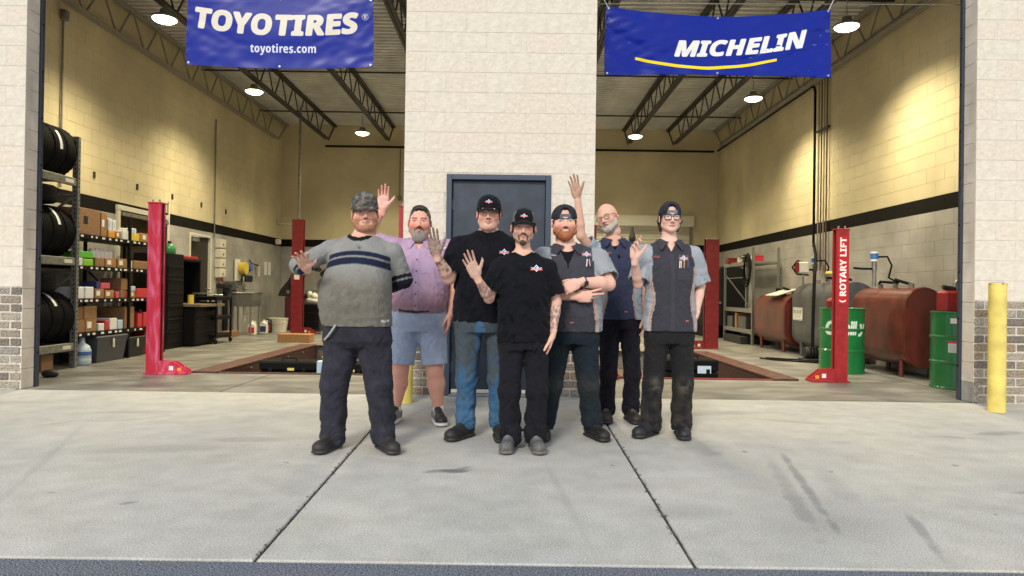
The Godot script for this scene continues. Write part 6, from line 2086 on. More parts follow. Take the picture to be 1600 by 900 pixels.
# A head about its own origin between the eyes: y up, z out of the face. Returns pieces [name, arrays, material]
func head_pieces(S: Dictionary) -> Array:
	var out := []
	var w: float = S.get("w", 1.0)      # breadth of the face
	var fat: float = S.get("fat", 0.0)
	var skin: Color = S.skin
	var hairc: Color = S.get("hair", Color(0.03, 0.02, 0.012))
	var flush: float = S.get("flush", 0.5)
	var F := Field.new(Vector3(-0.115, -0.175, -0.135), Vector3(0.115, 0.145, 0.14), 0.0034)
	F.ell(Vector3(0, 0.032, -0.018), Vector3(0.074 * w, 0.094, 0.098), 0.01)
	F.ell(Vector3(0, -0.03, 0.022), Vector3((0.063 + fat * 0.008) * w, 0.084, 0.064), 0.03)
	F.cone(Vector3(-0.047 * w, -0.065, 0.012), Vector3(-0.012, -0.1, 0.058), 0.026 + fat * 0.012, 0.02, 0.03)
	F.cone(Vector3(0.047 * w, -0.065, 0.012), Vector3(0.012, -0.1, 0.058), 0.026 + fat * 0.012, 0.02, 0.03)
	F.ell(Vector3(0, -0.1, 0.068), Vector3(0.022, 0.016, 0.016), 0.015)
	if fat > 0.3:
		F.ell(Vector3(0, -0.108, 0.025), Vector3(0.055 * w, 0.03, 0.05), 0.03)
	for s in [-1.0, 1.0]:
		F.ell(Vector3(s * 0.042 * w, -0.03, 0.055), Vector3(0.022 + fat * 0.006, 0.024, 0.022), 0.025)
		F.ell(Vector3(s * 0.034 * w, 0.001, 0.094), Vector3(0.02, 0.0135, 0.024), 0.013, 1)
	F.cone(Vector3(-0.036 * w, 0.0215, 0.073), Vector3(0.036 * w, 0.0215, 0.073), 0.0122, 0.0122, 0.012)
	for s in [-1.0, 1.0]:
		F.ell(Vector3(s * 0.033 * w, -0.001, 0.0695), Vector3(0.0145, 0.0118, 0.0125), 0.003)
		F.cone(Vector3(s * 0.018 * w, 0.0085, 0.0805), Vector3(s * 0.047 * w, 0.0075, 0.0735), 0.0042, 0.004, 0.006)
		F.cone(Vector3(s * 0.02 * w, -0.0075, 0.079), Vector3(s * 0.045 * w, -0.0065, 0.0725), 0.0034, 0.0034, 0.006)
	F.cone(Vector3(0, 0.012, 0.081), Vector3(0, -0.037, 0.1045), 0.0078, 0.0112, 0.011)
	for s in [-1.0, 1.0]:
		F.ell(Vector3(s * 0.0125, -0.042, 0.0925), Vector3(0.0095, 0.0085, 0.0115), 0.006)
	# mouth: two lips and the line between them
	var smile: float = S.get("smile", 0.0)
	for s in [-1.0, 1.0]:
		F.cone(Vector3(0, -0.0665, 0.0915), Vector3(s * (0.025 + smile * 0.005), -0.069 + smile * 0.006, 0.077), 0.0052, 0.0034, 0.008)
		F.cone(Vector3(0, -0.0765, 0.0905), Vector3(s * 0.021, -0.0735 + smile * 0.005, 0.079), 0.0058, 0.0035, 0.008)
		F.cone(Vector3(0, -0.0712, 0.0975), Vector3(s * (0.025 + smile * 0.004), -0.0705 + smile * 0.008, 0.0845), 0.0028, 0.002, 0.003, 1)
		# ears
		var eb := Basis(Vector3.UP, s * 0.5) * Basis(Vector3.RIGHT, -0.15)
		F.ell(Vector3(s * (0.0775 * w + 0.004 + S.get("ears", 0.0)), -0.012, -0.012), Vector3(0.0085, 0.031, 0.0185), 0.005, 0, eb)
		F.ell(Vector3(s * (0.083 * w + 0.006 + S.get("ears", 0.0)), -0.01, -0.006), Vector3(0.0055, 0.018, 0.009), 0.004, 1, eb)
	for s in [-1.0, 1.0]:
		F.cone(Vector3(s * 0.021, -0.045, 0.0925), Vector3(s * (0.035 + 0.004 * smile), -0.07, 0.0775), 0.0018, 0.0022, 0.007, 1)
	if S.get("open", 0.0) > 0.0:
		F.ell(Vector3(0, -0.0715, 0.094), Vector3(0.019, 0.0045 + 0.004 * S.open, 0.013), 0.003, 1)
	F.cone(Vector3(0, -0.06, -0.03), Vector3(0, -0.125, -0.035), S.get("neck", 0.056), S.get("neck", 0.056) * 1.04, 0.025)
	var nzf := fine_noise
	var stub: Color = S.get("stubble", Color(0, 0, 0, 0))
	var bald: bool = S.get("bald", false)
	var cut: float = S.get("hairline", 0.055)
	var teeth: bool = S.get("teeth", false)
	var off: Vector3 = S.c
	var paint := func(p: Vector3) -> Color:
		var c := skin
		var m: float = nzf.get_noise_3d(p.x * 40 + off.x * 9, p.y * 40, p.z * 40)
		c = c * (1.0 + 0.08 * m + 0.05 * nzf.get_noise_3d(p.x * 160, p.y * 160, p.z * 160))
		# warmer cheeks, nose and ears
		var ax := absf(p.x)
		var ck := exp(-(pow((ax - 0.045) / 0.022, 2) + pow((p.y + 0.033) / 0.02, 2))) * sm(0.02, 0.06, p.z)
		ck += 0.45 * exp(-(pow(p.x / 0.016, 2) + pow((p.y + 0.036) / 0.016, 2))) * sm(0.085, 0.1, p.z)
		ck += sm(0.078 * w, 0.086 * w, ax) * 0.7
		c = c.lerp(Color(skin.r * 0.98, skin.g * 0.66, skin.b * 0.62), clampf(ck * flush, 0, 1))
		# lips
		if p.z > 0.07:
			var lp := pow(p.x / (0.03 + 0.004 * smile), 2) + pow((p.y + 0.0715 - absf(p.x) * 0.25 * smile) / (0.0072 + 0.0025 * maxf(0.0, smile)), 2)
			if lp < 1.0:
				c = c.lerp(Color(skin.r * 0.8, skin.g * 0.55, skin.b * 0.55), 0.75)
				if absf(p.y + 0.0712 - smile * absf(p.x) * 0.3) < (0.0042 if teeth else 0.0022) and ax < 0.025:
					c = Color(0.72, 0.66, 0.58) if teeth else Color(0.2, 0.07, 0.06)
				if S.get("open", 0.0) > 0.0 and p.z < 0.088 and ax < 0.019:
					c = Color(0.12, 0.03, 0.03) if p.y > -0.07 else Color(0.5, 0.24, 0.22)
		# eyes between the lids
		var ex := (ax - 0.033 * w) / 0.0125
		var ey := (p.y + 0.0005) / 0.0033
		if p.z > 0.06:
			var e2 := ex * ex + ey * ey
			if e2 < 1.0:
				c = Color(0.36, 0.32, 0.3)
				if absf(ax - 0.033 * w) < 0.0058:
					c = S.get("iris", Color(0.06, 0.05, 0.045))
			elif e2 < 2.2 and p.y > 0.0005:
				c = c.lerp(Color(0.06, 0.032, 0.024), 0.75)
			# brows
			var by := 0.0205 - 0.09 * absf(ax - 0.034) + (0.001 if ax < 0.034 else 0.0)
			if ax > 0.013 and ax < 0.054 and absf(p.y - by) < 0.0052 + 0.0012 * m:
				c = c.lerp(S.get("brow", hairc), S.get("brow_mix", 0.75))
		if p.z > 0.085 and p.y < -0.041 and p.y > -0.051 and ax > 0.0035 and ax < 0.0115:
			c = c.lerp(Color(0.12, 0.045, 0.035), 0.7)
		# hair on the skin: shaved or short hair and stubble
		var hl := cut + 0.012 * m + (0.0 if ax < 0.045 else -(ax - 0.045) * 0.9)
		if not bald and p.z < 0.078 and (p.y > hl and p.z > -0.005 or p.z <= -0.005 and p.y > -0.06 and ax < 0.079 * w):
			c = hairc * (1.0 + 0.25 * m)
		elif not bald and p.z < 0.03 and p.z > -0.02 and p.y > -0.022 and ax > 0.06 * w and ax < 0.078 * w and p.y > -0.01:
			c = hairc
		if stub.a > 0.0:
			var jaw := sm(-0.036, -0.056, p.y + maxf(0.0, 0.03 - p.z) * -0.35) * sm(-0.04, 0.0, p.z)
			var lipz := pow(p.x / 0.03, 2) + pow((p.y + 0.071) / 0.012, 2)
			jaw *= sm(0.8, 1.3, lipz)
			jaw *= sm(-0.15, -0.125, p.y)
			if S.get("strap", false):
				jaw *= clampf(sm(0.034, 0.05, ax) + sm(-0.083, -0.092, p.y) + 0.75 * exp(-pow((p.y + 0.056) / 0.006, 2)), 0, 1)
			c = c.lerp(Color(stub.r, stub.g, stub.b) * (1.0 + 0.3 * m), clampf(jaw * stub.a * (0.85 + 0.5 * m), 0, 1))
		c.a = 1.0
		return c
	out.append(["head", F.net(paint), "skin"])

	# beard: a rough shell over jaw, chin and upper lip
	var bd: Dictionary = S.get("beard", {})
	if not bd.is_empty():
		var B := Field.new(Vector3(-0.105, -0.22, -0.04), Vector3(0.105, 0.01, 0.14), 0.0036)
		var th: float = bd.get("thick", 0.01)
		var ln: float = bd.get("long", 0.0)
		if bd.get("full", true):
			for s in [-1.0, 1.0]:
				B.cone(Vector3(s * 0.071 * w, -0.03, -0.004), Vector3(s * 0.056 * w, -0.075, 0.022), 0.009, 0.015 + th, 0.012)
				B.cone(Vector3(s * 0.055 * w, -0.075, 0.026), Vector3(s * 0.016, -0.106 - ln * 0.5, 0.062), 0.02 + th, 0.024 + th, 0.02)
				B.cone(Vector3(s * 0.044 * w, -0.068, 0.046), Vector3(s * 0.02, -0.1, 0.07), 0.011 + th * 0.5, 0.018 + th * 0.6, 0.015)
		B.ell(Vector3(0, -0.102 - ln * 0.5, 0.066), Vector3(bd.get("chin_w", 0.026) + th, 0.019 + th + ln * 0.6, 0.019 + th), 0.012)
		if bd.get("goatee", false):
			for s in [-1.0, 1.0]:
				B.cone(Vector3(s * 0.034, -0.066, 0.069), Vector3(s * 0.024, -0.095, 0.069), 0.005, 0.008 + th * 0.4, 0.008)
		for s in [-1.0, 1.0]:
			B.cone(Vector3(0, -0.0555, 0.0915), Vector3(s * 0.034, -0.067, 0.0715), 0.0055 + th * 0.25, 0.005 + th * 0.3, 0.006)
		B.ell(Vector3(0, -0.0725, 0.094), Vector3(0.022 + smile * 0.004, 0.0085 + smile * 0.002, 0.024), 0.004, 1)
		B.ell(Vector3(0, -0.03, 0.095), Vector3(0.03, 0.0215, 0.04), 0.004, 1)
		var rough_: float = bd.get("rough", 0.003)
		B.rumple(func(p: Vector3) -> float: return rough_ * (nzf.get_noise_3d(p.x * 95, p.y * 28, p.z * 95) + 0.6 * nzf.get_noise_3d(p.x * 160, p.y * 70, p.z * 160)), 0.012)
		var c0: Color = bd.color
		var c1: Color = bd.get("color2", c0)
		var mid: Color = bd.get("mid", c0)
		out.append(["beard", B.net(func(p: Vector3) -> Color:
			var m: float = nzf.get_noise_3d(p.x * 120, p.y * 30, p.z * 120)
			var c := c0.lerp(c1, clampf(0.5 + 1.1 * m, 0, 1))
			c = c.lerp(mid, clampf(exp(-pow((p.y + 0.058) / 0.011, 2)) * sm(0.05, 0.07, p.z) + exp(-pow(p.x / 0.014, 2)) * exp(-pow((p.y + 0.088) / 0.014, 2)) * 0.6, 0, 1) * bd.get("mid_mix", 0.0))
			return c * (1.0 + 0.35 * m)), "hair"])

	# hair that stands off the scalp
	var hr: Dictionary = S.get("hair_shell", {})
	if not hr.is_empty():
		var H := Field.new(Vector3(-0.12, -0.16, -0.15), Vector3(0.12, 0.165, 0.11), 0.0045)
		if hr.kind == "short":
			H.ell(Vector3(0, 0.034, -0.022), Vector3(0.077 * w, 0.099, 0.101), 0.01)
			H.ell(Vector3(0, 0.096, 0.028), Vector3(0.05 * w, 0.03, 0.05), 0.02)
			H.ell(Vector3(0, -0.012, 0.085), Vector3(0.074 * w, 0.106, 0.07), 0.006, 1)
			H.ell(Vector3(0, -0.09, -0.01), Vector3(0.12, 0.075, 0.14), 0.01, 1)
			for s in [-1.0, 1.0]:
				H.cone(Vector3(s * 0.072 * w, 0.01, 0.022), Vector3(s * 0.0715 * w, -0.025, 0.018), 0.008, 0.006, 0.006)
		else:  # hanging at the sides and the nape under a cap
			var lw: float = hr.get("len", 0.08)
			for s in [-1.0, 1.0]:
				H.cone(Vector3(s * 0.07 * w, 0.04, -0.012), Vector3(s * 0.078 * w, 0.03 - lw * 0.6, -0.03), 0.016, 0.02, 0.01)
				H.cone(Vector3(s * 0.078 * w, 0.03 - lw * 0.6, -0.03), Vector3(s * 0.066 * w, 0.03 - lw * 1.3, -0.045), 0.02, 0.013, 0.01)
				if hr.get("flip", 0.0) > 0.0:
					H.cone(Vector3(s * 0.083 * w, -0.012, -0.012), Vector3(s * (0.096 * w), -0.034, -0.004), 0.014, 0.008, 0.008)
			H.ell(Vector3(0, 0.0, -0.06), Vector3(0.072 * w, 0.05 + lw * 0.6, 0.055), 0.02)
		H.rumple(func(p: Vector3) -> float: return 0.004 * nzf.get_noise_3d(p.x * 90, p.y * 25, p.z * 60), 0.015)
		var grey: float = hr.get("grey", 0.0)
		out.append(["hair", H.net(func(p: Vector3) -> Color:
			var m: float = nzf.get_noise_3d(p.x * 130, p.y * 25, p.z * 90)
			var c := hairc.lerp(Color(0.22, 0.2, 0.18), clampf(grey * sm(0.05, 0.075, absf(p.x)) + 0.25 * grey * m, 0, 1))
			return c * (1.0 + 0.4 * m)), "hair"])

	# cap
	var cap: Dictionary = S.get("cap", {})
	if not cap.is_empty():
		var cw: float = w * cap.get("w", 1.045)
		var top: float = cap.get("top", 0.115)
		var back: bool = cap.get("back", false)
		var C := Field.new(Vector3(-0.13, 0.0, -0.17 if not back else -0.2), Vector3(0.13, 0.2, 0.19), 0.004)
		var tilt := Basis(Vector3.RIGHT, cap.get("tilt", 0.0))
		C.ell(Vector3(0, 0.032, -0.018), Vector3(0.0845 * cw, top, 0.106), 0.01, 0, tilt)
		if back:
			C.ell(Vector3(0, 0.058, 0.03), Vector3(0.07 * cw, top - 0.03, 0.068), 0.03)
		else:
			C.ell(Vector3(0, 0.075, 0.02), Vector3(0.074 * cw, top - 0.045 + cap.get("tall", 0.0), 0.072), 0.02)
		C.cut(Vector3(0, -1, cap.get("slope", -0.1)).normalized(), -cap.get("low", 0.026))
		if back:
			C.ell(Vector3(0, 0.062, 0.1), Vector3(0.036, 0.042, 0.06), 0.004, 1)
			C.custom(Vector3(-0.06, 0.02, 0.03), Vector3(0.06, 0.08, 0.13), func(p: Vector3) -> float:
				var r := sqrt(pow(p.x / (0.0835 * cw), 2) + pow((p.z + 0.018) / 0.105, 2))
				return maxf(maxf(absf(r - 1.0) * 0.085 - 0.0035, absf(p.y - 0.043) - 0.009), -p.z))
			C.custom(Vector3(-0.09, -0.0, -0.2), Vector3(0.09, 0.1, -0.08), func(p: Vector3) -> float:
				var ys := 0.03 - 3.0 * p.x * p.x
				return maxf(absf(p.y - ys) - 0.004, (sqrt(pow(p.x / 0.076, 2) + pow((p.z + 0.1) / 0.085, 2)) - 1.0) * 0.07))
		else:
			var droop: float = cap.get("droop", 0.25)
			var curve: float = cap.get("curve", 4.2)
			var byy: float = cap.get("brim_y", 0.036)
			C.custom(Vector3(-0.1, -0.05, 0.02), Vector3(0.1, 0.09, 0.19), func(p: Vector3) -> float:
				var ys := byy - curve * p.x * p.x - droop * maxf(0.0, p.z - 0.07)
				return maxf(absf(p.y - ys) - 0.0045, (sqrt(pow(p.x / (0.079 * cw), 2) + pow((p.z - 0.06) / 0.098, 2)) - 1.0) * 0.075))
		C.rumple(func(p: Vector3) -> float:
			var seam := 0.0016 * exp(-pow(p.x / 0.004, 2)) if p.y > 0.05 else 0.0
			return 0.0022 * nzf.get_noise_3d(p.x * 30, p.y * 30, p.z * 30) + seam, 0.012)
		var cc: Color = cap.color
		var mesh_c: Color = cap.get("side", cc)
		var camo: float = cap.get("camo", 0.0)
		var strap_c: Color = cap.get("strap", cc)
		var d := C.net(func(p: Vector3) -> Color:
			var c := cc
			if not back and absf(p.x) > 0.058 and p.y > 0.035 and p.z < 0.06:
				c = mesh_c
			if back and p.z > 0.03 and absf(p.x) < 0.042 and p.y < 0.053:
				c = strap_c
			var m: float = nzf.get_noise_3d(p.x * 22 + 3, p.y * 30, p.z * 22)
			if camo > 0.0:
				c = cc.lerp(Color(0.06, 0.055, 0.05), sm(0.05, 0.2, m)).lerp(Color(0.2, 0.17, 0.13), sm(-0.1, -0.35, m))
			return c * (1.0 + 0.15 * m))
		var piece := ["cap", d, "cloth"]
		if cap.has("logo"):
			piece.append(patch(C, Vector2(-0.031, 0.064), Vector2(0.031, 0.1), 8, 6, 0.0016))
		out.append(piece)

	# spectacles: two rims, a bridge, two temples
	if S.has("glasses"):
		var g: Dictionary = S.glasses
		var m := MB.new()
		for s in [-1.0, 1.0]:
			var ring := []
			for k in 17:
				var t := TAU * k / 16
				var q := Vector2(cos(t), sin(t))
				var e := 0.62 if g.get("square", false) else 1.0
				q = Vector2(signf(q.x) * pow(absf(q.x), e), signf(q.y) * pow(absf(q.y), e))
				ring.append(Vector3(s * 0.034 * w + q.x * g.rx, -0.004 + q.y * g.ry, 0.0955 - 2.2 * pow(absf(s * 0.034 + q.x * g.rx), 2)))
			m.tube(ring, g.r, 6)
			m.tube([Vector3(s * (0.034 * w + g.rx), 0.004, 0.09), Vector3(s * 0.079 * w, 0.006, 0.06), Vector3(s * 0.084 * w, 0.004, -0.01), Vector3(s * 0.083 * w, -0.01, -0.022)], g.r, 6)
		m.tube([Vector3(-0.034 * w + g.rx, 0.001, 0.0945), Vector3(0, 0.005, 0.1), Vector3(0.034 * w - g.rx, 0.001, 0.0945)], g.r, 6)
		out.append(["spectacles", {"v": m.v, "n": m.n, "c": m.c, "ix": m.ix}, g.mat])
		var ln := MB.new()
		for s in [-1.0, 1.0]:
			var q := Vector3(s * 0.034 * w, -0.004, 0.0952 - 2.2 * 0.034 * 0.034)
			var o2 := PackedVector2Array()
			for k in 16:
				var t := TAU * k / 16
				o2.append(Vector2(cos(t) * g.rx * 0.96, sin(t) * g.ry * 0.96))
			ln.xf = Transform3D(Basis(Vector3.UP, s * 0.15), q)
			ln.slab(o2, -0.0004, 0.0004)
		out.append(["lens", {"v": ln.v, "n": ln.n, "c": ln.c, "ix": ln.ix}, "lens"])
	return out


# a thin print laid on the front of a field between two corners (x, y)
func patch(F: Field, lo: Vector2, hi: Vector2, nu: int, nv: int, off: float, cyl := 0.0) -> Dictionary:
	var m := MB.new()
	m.sheet(nu, nv, func(s: float, t: float) -> Vector3:
		var x := lerpf(lo.x, hi.x, s)
		var y := lerpf(lo.y, hi.y, t)
		return Vector3(x, y, F.front(x, y) + off))
	return {"v": m.v, "n": m.n, "c": m.c, "ix": m.ix, "u": m.u}


# A hand about its wrist: y along the fingers, z out of the palm, the thumb on +x (side 1) or -x (side -1)
func hand_net(side: float, size: float, curl: Array, spread: float, paint: Callable, xf: Transform3D) -> Dictionary:
	var F := Field.new(Vector3(-0.085, -0.05, -0.05) * size, Vector3(0.085, 0.225, 0.11) * size, 0.0042)
	var X := Vector3(side, 1, 1) * size
	var z := Vector3(0, 0, 1)
	F.cone(Vector3(0, -0.03, 0) * X, Vector3(0, 0.015, 0) * X, 0.0255 * size, 0.03 * size, 0.012, 0, z, 0.5)
	F.cone(Vector3(0.012, 0.03, 0) * X, Vector3(0.02, 0.085, 0) * X, 0.029 * size, 0.024 * size, 0.012, 0, z, 2.2)
	F.cone(Vector3(-0.014, 0.03, 0) * X, Vector3(-0.022, 0.08, 0) * X, 0.027 * size, 0.021 * size, 0.012, 0, z, 2.2)
	F.cone(Vector3(0.0, 0.03, 0) * X, Vector3(0.0, 0.088, 0) * X, 0.028 * size, 0.024 * size, 0.012, 0, z, 2.0)
	F.ell(Vector3(0.026, 0.035, 0.012) * X, Vector3(0.017, 0.028, 0.014) * size, 0.012)   # ball of the thumb
	F.ell(Vector3(-0.024, 0.035, 0.009) * X, Vector3(0.013, 0.03, 0.011) * size, 0.012)
	var bx := [0.031, 0.0105, -0.0105, -0.03]
	var by := [0.09, 0.095, 0.091, 0.08]
	var fl := [[0.041, 0.025, 0.021], [0.046, 0.029, 0.022], [0.042, 0.027, 0.021], [0.032, 0.02, 0.018]]
	var fr := [0.0093, 0.0096, 0.0092, 0.0083]
	for k in 4:
		var p := Vector3(bx[k], by[k], 0)
		var sp: float = (1.5 - k) * spread
		var c: float = curl[k + 1]
		var a := c * 0.55
		var r: float = fr[k]
		F.cone(Vector3(bx[k] * 0.75, by[k] - 0.04, -0.002) * X, p * X, r * 0.9 * size, r * 1.1 * size, 0.006)
		for j in 3:
			var d := Vector3(sin(sp) * cos(a), cos(sp) * cos(a), sin(a))
			var q: Vector3 = p + d * fl[k][j]
			F.cone(p * X, q * X, r * size, (r - 0.0008) * size, 0.0028)
			p = q
			r -= 0.0008
			a += c
	var tc: float = curl[0]
	var t0 := Vector3(0.026, 0.03, 0.008)
	var t1 := t0 + Vector3(0.62 - tc * 0.3, 0.72, 0.25 + tc * 0.45).normalized() * 0.04
	var t2 := t1 + Vector3(0.5 - tc * 0.75, 0.85, 0.18 + tc * 0.6).normalized() * 0.034
	var t3 := t2 + Vector3(0.36 - tc * 1.0, 0.92, 0.1 + tc * 0.6).normalized() * 0.026
	F.cone(t0 * X, t1 * X, 0.014 * size, 0.0115 * size, 0.01)
	F.cone(t1 * X, t2 * X, 0.0115 * size, 0.0102 * size, 0.003)
	F.cone(t2 * X, t3 * X, 0.0102 * size, 0.0085 * size, 0.003)
	return F.net(paint, xf)


static func frame(dir: Vector3, palm: Vector3, at: Vector3) -> Transform3D:
	var y := dir.normalized()
	var z := (palm - y * palm.dot(y)).normalized()
	return Transform3D(Basis(y.cross(z), y, z), at)


# A shoe about the ankle's foot point: z towards the toe
func shoe_net(S: Dictionary, xf: Transform3D) -> Dictionary:
	var F := Field.new(Vector3(-0.075, -0.02, -0.12), Vector3(0.075, 0.2, 0.23), 0.0058)
	var up := Vector3.UP
	var hi: float = S.get("high", 0.11)
	F.cone(Vector3(0, 0.052, -0.05), Vector3(0, 0.055, 0.05), 0.042, 0.043, 0.01)
	F.cone(Vector3(0, 0.055, 0.04), Vector3(0.004, 0.044, 0.155), 0.044, 0.04, 0.015)
	F.ell(Vector3(0.003, 0.04, 0.155), Vector3(0.048, 0.038, 0.055), 0.02)
	F.cone(Vector3(0, 0.06, -0.035), Vector3(0, hi, -0.03), 0.045, 0.05, 0.02, 0, Vector3.ZERO, 0.0, 1)
	F.cone(Vector3(0, 0.1, 0.0), Vector3(0, 0.068, 0.09), 0.032, 0.026, 0.02)
	F.cone(Vector3(0, 0.014, -0.05), Vector3(0.003, 0.014, 0.155), 0.049, 0.055, 0.004, 0, up, 9.0)
	F.cut(Vector3(0, -1, 0), 0.0)
	var nzf := fine_noise
	F.rumple(func(p: Vector3) -> float:
		var lace := 0.0
		if p.z > 0.0 and p.z < 0.11 and absf(p.x) < 0.026 and p.y > 0.06:
			lace = 0.0028 * sin(p.z * 380.0)
		return 0.0016 * nzf.get_noise_3d(p.x * 40, p.y * 40, p.z * 40) + lace, 0.015)
	var up_c: Color = S.color
	var so_c: Color = S.sole
	var lace_c: Color = S.get("lace", up_c * 1.4)
	var acc: Color = S.get("accent", up_c)
	return F.net(func(p: Vector3) -> Color:
		var m: float = nzf.get_noise_3d(p.x * 30, p.y * 30, p.z * 30 + 7)
		var c := up_c
		if p.y < S.get("sole_h", 0.026):
			c = so_c
		elif p.z > 0.0 and p.z < 0.11 and absf(p.x) < 0.02 and p.y > 0.06 and sin(p.z * 380.0) > 0.1:
			c = lace_c
		elif S.has("accent") and absf(p.x) > 0.03 and p.z < 0.09 and p.z > -0.03:
			c = acc
		return c * (1.0 + S.get("dirt", 0.25) * m), xf)


# All the pieces of one person, worked out off the main thread: [name, arrays, material, (emblem arrays)]
func person_pieces(P: Dictionary) -> Array:
	var out := []
	var skin: Color = P.skin
	var nzf := fine_noise
	var fold := fold_noise
	var sd: float = P.seed * 7.31
	var H: Dictionary = P.head
	H.skin = skin
	var hx := Transform3D(Basis.from_euler(Vector3(H.get("pitch", 0.0), H.get("yaw", 0.0), H.get("roll", 0.0))).scaled(Vector3.ONE * H.get("s", 1.0)), H.c)
	# ---- body: neck, arms, trunk and legs in one surface; hands and head added to it
	var hi := Vector3(0.6, 1.75, 0.5)
	var lo := Vector3(-0.6, 0.02, -0.32)
	var top := 0.0
	for s in ["R", "L"]:
		for q in P.arms[s].p:
			top = maxf(top, q.y)
	hi.y = maxf(H.c.y - 0.02, top + 0.06)
	var F := Field.new(lo, hi, 0.0105)
	var tz: float = P.get("shrink", 0.82)
	var core := []
	for l in P.torso:
		core.append([l[0], l[1], l[2], l[3] * tz, l[4] * tz, l[5] * tz])
	F.loft(core, 0.02)
	var nb: Vector3 = P.neck_base
	var nr: float = H.get("neck", 0.056) * H.get("s", 1.0)
	var ht: Vector3 = hx * Vector3(0, -0.09, -0.03)
	F.cone(nb + Vector3(0, -0.06, 0), ht, nr * 1.12, nr * 0.98, 0.05)
	for s in [-1.0, 1.0]:
		F.cone(nb + Vector3(s * 0.02, -0.01, -0.02), nb + Vector3(s * 0.15, -0.07, -0.03), 0.04, 0.035, 0.04)
	var arm_r: Array = P.get("arm_r", [0.05, 0.043, 0.04, 0.029])
	for s in ["R", "L"]:
		var a: Array = P.arms[s].p
		F.cone(a[0], a[1], arm_r[0], arm_r[1], 0.015)
		var mid: Vector3 = a[1].lerp(a[2], 0.3)
		F.cone(a[1], mid, arm_r[1] * 0.95, arm_r[1], 0.015)
		F.cone(mid, a[2].move_toward(a[1], 0.022), arm_r[1], arm_r[3] * 0.94, 0.012)
	for s in ["R", "L"]:
		var g: Array = P.legs[s].p
		var lr: Array = P.get("leg_r", [0.08, 0.055, 0.055, 0.04])
		F.cone(g[0], g[1], lr[0], lr[1], 0.03)
		var calf: Vector3 = g[1].lerp(g[2], 0.32) + Vector3(0, 0, -0.012)
		F.cone(g[1], calf, lr[1] * 0.98, lr[2], 0.02)
		F.cone(calf, g[2], lr[2], lr[3], 0.02)
		F.ell(g[1] + Vector3(0, 0.005, lr[1] * 0.55), Vector3(0.04, 0.05, 0.03), 0.02)
	var tint: Callable = P.get("skin_paint", func(_p: Vector3, c: Color) -> Color: return c)
	var paint := func(p: Vector3) -> Color:
		var m: float = nzf.get_noise_3d(p.x * 18 + sd, p.y * 18, p.z * 18)
		return tint.call(p, skin * (1.0 + 0.07 * m))
	var body := F.net(paint)
	for s in ["R", "L"]:
		var A: Dictionary = P.arms[s]
		var side := 1.0 if s == "R" else -1.0
		var hc: Color = A.get("tone", skin)
		var tipc := Color(hc.r * 0.95, hc.g * 0.75, hc.b * 0.72)
		var dirt: float = A.get("dirt", 0.0)
		var hp := func(p: Vector3) -> Color:
			var m: float = nzf.get_noise_3d(p.x * 60 + sd, p.y * 60, p.z * 60)
			var c := hc.lerp(tipc, sm(0.12, 0.17, p.y) * 0.8)
			c = c.lerp(Color(0.13, 0.1, 0.085), clampf(dirt * (0.55 + 1.2 * m), 0, 0.9))
			return skin.lerp(c * (1.0 + 0.08 * m), sm(-0.03, 0.035, p.y + 0.012 * m))
		body = merge(body, hand_net(side, A.get("size", 1.0), A.curl, A.get("spread", 0.12), hp, frame(A.dir, A.palm, A.p[2])))
	var hpieces := head_pieces(H)
	for pc in hpieces:
		var d: Dictionary = pc[1]
		for k in d.v.size():
			d.v[k] = hx * d.v[k]
			d.n[k] = (hx.basis * d.n[k]).normalized()
		if pc.size() > 3:
			for k in pc[3].v.size():
				pc[3].v[k] = hx * pc[3].v[k]
				pc[3].n[k] = (hx.basis * pc[3].n[k]).normalized()
		if pc[0] == "head":
			body = merge(body, d)
		else:
			out.append(pc)
	out.push_front(["body", body, "skin"])

	# ---- trousers or shorts
	var T: Dictionary = P.trousers
	var tb: float = T.get("end", 0.05)
	var G := Field.new(Vector3(-0.42, tb - 0.03, -0.3), Vector3(0.42, T.hips[-1][0] + 0.03, 0.32), 0.0085)
	var hips: Array = T.hips.duplicate(true)
	hips[0][0] += 0.05
	hips[0][3] *= 0.94
	G.loft(hips, 0.04, 0.1)
	for s in ["R", "L"]:
		var g: Array = P.legs[s].p
		var r: Array = T.r
		var knee: Vector3 = g[1]
		var end: Vector3 = g[2]
		if T.get("short", false):
			var ke: Vector3 = g[0].lerp(g[1], T.cut)
			G.cone(g[0], ke, r[0], r[1], 0.035, 0, Vector3(0, 0, 1), 0.1, 1)
		else:
			var e2 := end
			e2.y = tb
			var shin: Vector3 = knee.lerp(e2, 0.5) + Vector3(0, 0, -0.01)
			G.cone(g[0], knee, r[0], r[1], 0.03)
			G.cone(knee, shin, r[1], r[2], 0.03)
			G.cone(shin, e2, r[2], r[3], 0.03, 0, Vector3.ZERO, 0.0, 1)
			# cloth gathered over the shoe
			for k in 2:
				var yy := tb + 0.035 + k * 0.05
				var pc2: Vector3 = e2.lerp(shin, (yy - tb) / maxf(0.05, shin.y - tb))
				G.cone(pc2 + Vector3(-0.02, 0.008 * (1 - 2 * k), 0.02), pc2 + Vector3(0.02, -0.006, 0.025), r[3] * 0.86, r[3] * 0.9, 0.018)
	var fa: float = T.get("folds", 1.0)
